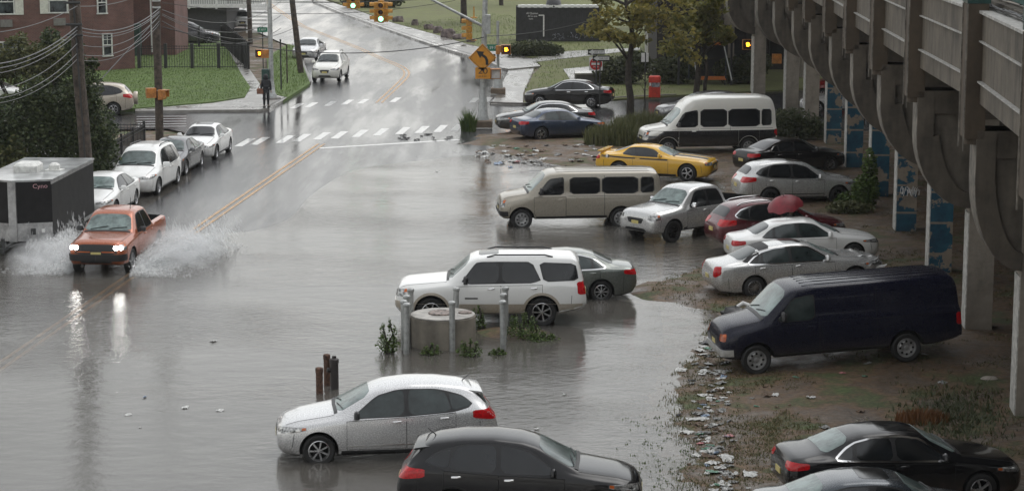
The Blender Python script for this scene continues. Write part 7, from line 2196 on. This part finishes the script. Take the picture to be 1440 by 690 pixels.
wl = Vector(root.location) + fw * (c.sm - c.sp['axF'])
mist('pale mist over the spray on the street side of the orange pickup', wl + lf * 2.0 - fw * 1.6 + Vector((0, 0, .45)), (2.7, 1.4, .80), 2.8, root.rotation_euler.z + .45)
mist('pale mist between the orange pickup and the black trailer', wl - lf * 1.9 - fw * .1 + Vector((0, 0, .35)), (2.0, 1.3, .80), 2.8, root.rotation_euler.z)
# ------------------------------------------------------------------ people
def skin_mesh(name, verts, edges, mt, parent, sub=2):
    """verts: {key: (pos, radius)}"""
    ks = list(verts); bm = bmesh.new(); lay = bm.verts.layers.skin.verify(); bv = {}
    for k in ks:
        v = bm.verts.new(verts[k][0]); bv[k] = v; r = verts[k][1]; v[lay].radius = (r, r) if not isinstance(r, tuple) else r; v[lay].use_root = (k == ks[0])
    for a, b_ in edges: bm.edges.new((bv[a], bv[b_]))
    me = bpy.data.meshes.new(name); bm.to_mesh(me); bm.free()
    o = bpy.data.objects.new(name, me); COL.objects.link(o)
    sk = o.modifiers.new('s', 'SKIN'); sk.use_smooth_shade = True; su = o.modifiers.new('u', 'SUBSURF'); su.levels = sub; su.render_levels = sub
    nm = bpy.data.meshes.new_from_object(o.evaluated_get(bpy.context.evaluated_depsgraph_get())); bpy.data.objects.remove(o)
    nm.name = name; nm.materials.clear(); nm.materials.append(mt)
    nm.polygons.foreach_set('use_smooth', [True] * len(nm.polygons))
    q = bpy.data.objects.new(name, nm); COL.objects.link(q); q.parent = parent; return q
SKIN = mat('skin', (.22, .12, .08), rough=.5, var=.08)
COAT = mat('dark_coat_cloth', (.022, .024, .028), rough=.8, var=.3)
TROU = mat('dark_trousers_cloth', (.012, .013, .016), rough=.85, var=.3)
SHOE = mat('dark_shoe', (.02, .018, .016), rough=.5)
BAG = mat('brown_bag', (.20, .075, .035), rough=.55, var=.2)
def person(label, base, rz, raise_arm=None, hood=True, coat=COAT):
    t = thing('person', label, 'person', base, rz)
    V = {'pel': ((0, 0, .96), .13), 'waist': ((0, 0, 1.10), .125), 'chest': ((0, -.01, 1.30), .15), 'neckb': ((0, 0, 1.46), .07), 'neck': ((0, -.01, 1.52), .055), 'head': ((0, -.025, 1.61), .085), 'top': ((0, -.02, 1.70), .07)}
    E = [('pel', 'waist'), ('waist', 'chest'), ('chest', 'neckb'), ('neckb', 'neck'), ('neck', 'head'), ('head', 'top')]
    for s, n in ((-1, 'l'), (1, 'r')):
        V.update({n + 'hip': ((.095 * s, 0, .90), .095), n + 'knee': ((.105 * s, -.02, .50), .062), n + 'ank': ((.11 * s, .015, .10), .042), n + 'toe': ((.125 * s, -.14, .045), .036)})
        E += [('pel', n + 'hip'), (n + 'hip', n + 'knee'), (n + 'knee', n + 'ank'), (n + 'ank', n + 'toe')]
        if raise_arm == s: el, wr = (.25 * s, -.14, 1.18), (.14 * s, -.30, 1.36)
        else: el, wr = (.25 * s, .02, 1.14), (.255 * s, -.07, .90)
        V.update({n + 'sh': ((.185 * s, 0, 1.42), .066), n + 'el': (el, .048), n + 'wr': (wr, .034)})
        E += [('chest', n + 'sh'), (n + 'sh', n + 'el'), (n + 'el', n + 'wr')]
        d_ = (Vector(wr) - Vector(el)).normalized(); pal = Vector(wr) + d_ * .075
        V[n + 'pal'] = (tuple(pal), .030); E.append((n + 'wr', n + 'pal'))
        for f in range(4):
            o = Vector((0, (f - 1.5) * .021, 0)); ln = (.055, .07, .066, .05)[f]
            a = pal + o + d_ * .02; b_ = a + d_ * ln * .55 + Vector((-.01 * s, 0, 0)); e_ = b_ + d_ * ln * .35 + Vector((-.022 * s, 0, 0))
            for q, (pp, rr) in enumerate(((a, .0095), (b_, .009), (e_, .0075))): V['%sf%d%d' % (n, f, q)] = (tuple(pp), rr)
            E += [(n + 'pal', '%sf%d0' % (n, f)), ('%sf%d0' % (n, f), '%sf%d1' % (n, f)), ('%sf%d1' % (n, f), '%sf%d2' % (n, f))]
        th = Vector(wr) + d_ * .035 + Vector((0, -.03, 0)); V[n + 't0'] = (tuple(th), .011); V[n + 't1'] = (tuple(th + d_ * .045 + Vector((-.012 * s, -.012, 0))), .009); E += [(n + 'wr', n + 't0'), (n + 't0', n + 't1')]
    V['nose'] = ((0, -.125, 1.605), .014); E.append(('head', 'nose'))
    skin_mesh('body', V, E, SKIN, t, 1)
    J = {k: V[k] for k in ('pel', 'waist', 'chest', 'neckb', 'lsh', 'lel', 'lwr', 'rsh', 'rel', 'rwr')}
    J = {k: (p, r + .03 if k not in ('lwr', 'rwr') else r + .014) for k, (p, r) in J.items()}
    J['hem'] = ((0, 0, .82), .165)
    skin_mesh('coat', J, [('hem', 'pel'), ('pel', 'waist'), ('waist', 'chest'), ('chest', 'neckb'), ('chest', 'lsh'), ('lsh', 'lel'), ('lel', 'lwr'), ('chest', 'rsh'), ('rsh', 'rel'), ('rel', 'rwr')], coat, t, 2)
    Tm = {k: (V[k][0], V[k][1] + .018) for k in ('pel', 'lhip', 'lknee', 'lank', 'rhip', 'rknee', 'rank')}
    skin_mesh('trousers', Tm, [('pel', 'lhip'), ('lhip', 'lknee'), ('lknee', 'lank'), ('pel', 'rhip'), ('rhip', 'rknee'), ('rknee', 'rank')], TROU, t, 2)
    for s in (-1, 1):
        m = MB(); m.bbox((.12 * s, -.06, .05), (.105, .29, .10), .03); m.build('shoe', SHOE, t, smooth=60)
    m = MB()
    if hood: m.lathe([(.12, 1.47), (.15, 1.55), (.145, 1.66), (.11, 1.75), (.0, 1.79)], c=(0, .025, 0), n=16)
    else: m.lathe([(.088, 1.6), (.1, 1.66), (.085, 1.72), (.0, 1.745)], c=(0, .0, 0), n=16)
    m.build('hood' if hood else 'hair', coat if hood else mat('dark_hair', (.012, .01, .008), rough=.7), t, smooth=70)
    m = MB()
    for s in (-1, 1): m.lathe([(0, -.012), (.011, -.008), (.012, .0)], c=(.033 * s, -.105, 1.63), n=8, axis='Y')
    m.build('eye', SBLACK, t)
    return t
b = G(374.5, 151, .16); b.z = ZF + KH
person('person in dark hooded coat standing at the left corner by the steel pole', b, R(20))
bg_ = thing('shoulder_bag', 'brown shoulder bag hanging beside the hooded person at the corner', 'bag', (b.x - .30, b.y - .12, b.z + .72))
m = MB(); m.bbox((0, 0, .16), (.36, .16, .30), .05); m.build('bag_body', BAG, bg_, smooth=50)
m = MB(); m.tube([(-.12, 0, .30), (.02, -.02, .55), (.16, .03, .74), (.2, .1, .68)], .015, 6); m.build('strap', BAG, bg_)
b = G(1112, 366, .06); b.z = .06
person('bareheaded person in a dark coat under the dark red umbrella', b, R(-70), raise_arm=1, hood=False)
ub = thing('umbrella', 'open dark red umbrella held up beside the dark red SUV', 'umbrella', (b.x - .12, b.y - .05, b.z + 1.30), 0)
ub.rotation_euler = (R(8), R(-16), .3); ub.scale = (1.2, 1.2, 1.1)
URED = mat('umbrella_red', (.20, .012, .022), rough=.5, var=.15)
m = MB(); prof = [(.0, .76), (.16, .735), (.32, .66), (.44, .55), (.50, .44)]
vs, fs = [], []; n_ = 16
for r_, h in prof:
    for k in range(n_):
        a = 2 * math.pi * k / n_; q = 1 if k % 2 == 0 else .955; vs.append((r_ * math.cos(a) * q, r_ * math.sin(a) * q, h + (0 if k % 2 == 0 else .012 + .03 * (r_ > .45))))
nb_ = len(vs); vs += [(x, y, z - .012) for x, y, z in vs]
for i in range(len(prof) - 1):
    for k in range(n_):
        j = (k + 1) % n_; f = (i * n_ + k, i * n_ + j, (i + 1) * n_ + j, (i + 1) * n_ + k); fs += [f[::-1], tuple(nb_ + q for q in f)]
for k in range(n_):
    j = (k + 1) % n_; i = (len(prof) - 1) * n_; fs.append((i + k, i + j, nb_ + i + j, nb_ + i + k))
m.add(vs, fs); m.build('canopy', URED, ub, smooth=35)
m = MB(); m.tube([(0, 0, -.05), (0, 0, .82)], .011, 8); m.tube([(0, 0, -.05), (0, .0, -.12), (.04, 0, -.15), (.07, 0, -.11)], .016, 8); m.build('shaft', DSTEEL, ub)
for k in range(8):
    a = 2 * math.pi * k / 8; m = MB(); m.tube([(0, 0, .74), (.3 * math.cos(a), .3 * math.sin(a), .65), (.49 * math.cos(a), .49 * math.sin(a), .43)], .005, 5); m.build('rib', DSTEEL, ub)

# ------------------------------------------------------------------ the wet air
hm, nt, out = nodes('haze')
v = N(nt, 'ShaderNodeVolumePrincipled'); v.inputs['Color'].default_value = (.92, .93, .94, 1); v.inputs['Density'].default_value = HAZE; v.inputs['Anisotropy'].default_value = .3
nt.links.new(v.outputs[0], out.inputs['Volume'])
m = MB(); m.box((0, 800, 16), (1900, 1700, 36.5)); o = m.build('haze', hm); tag(o, 'thin rain haze over the flooded street', 'haze', kind='stuff')
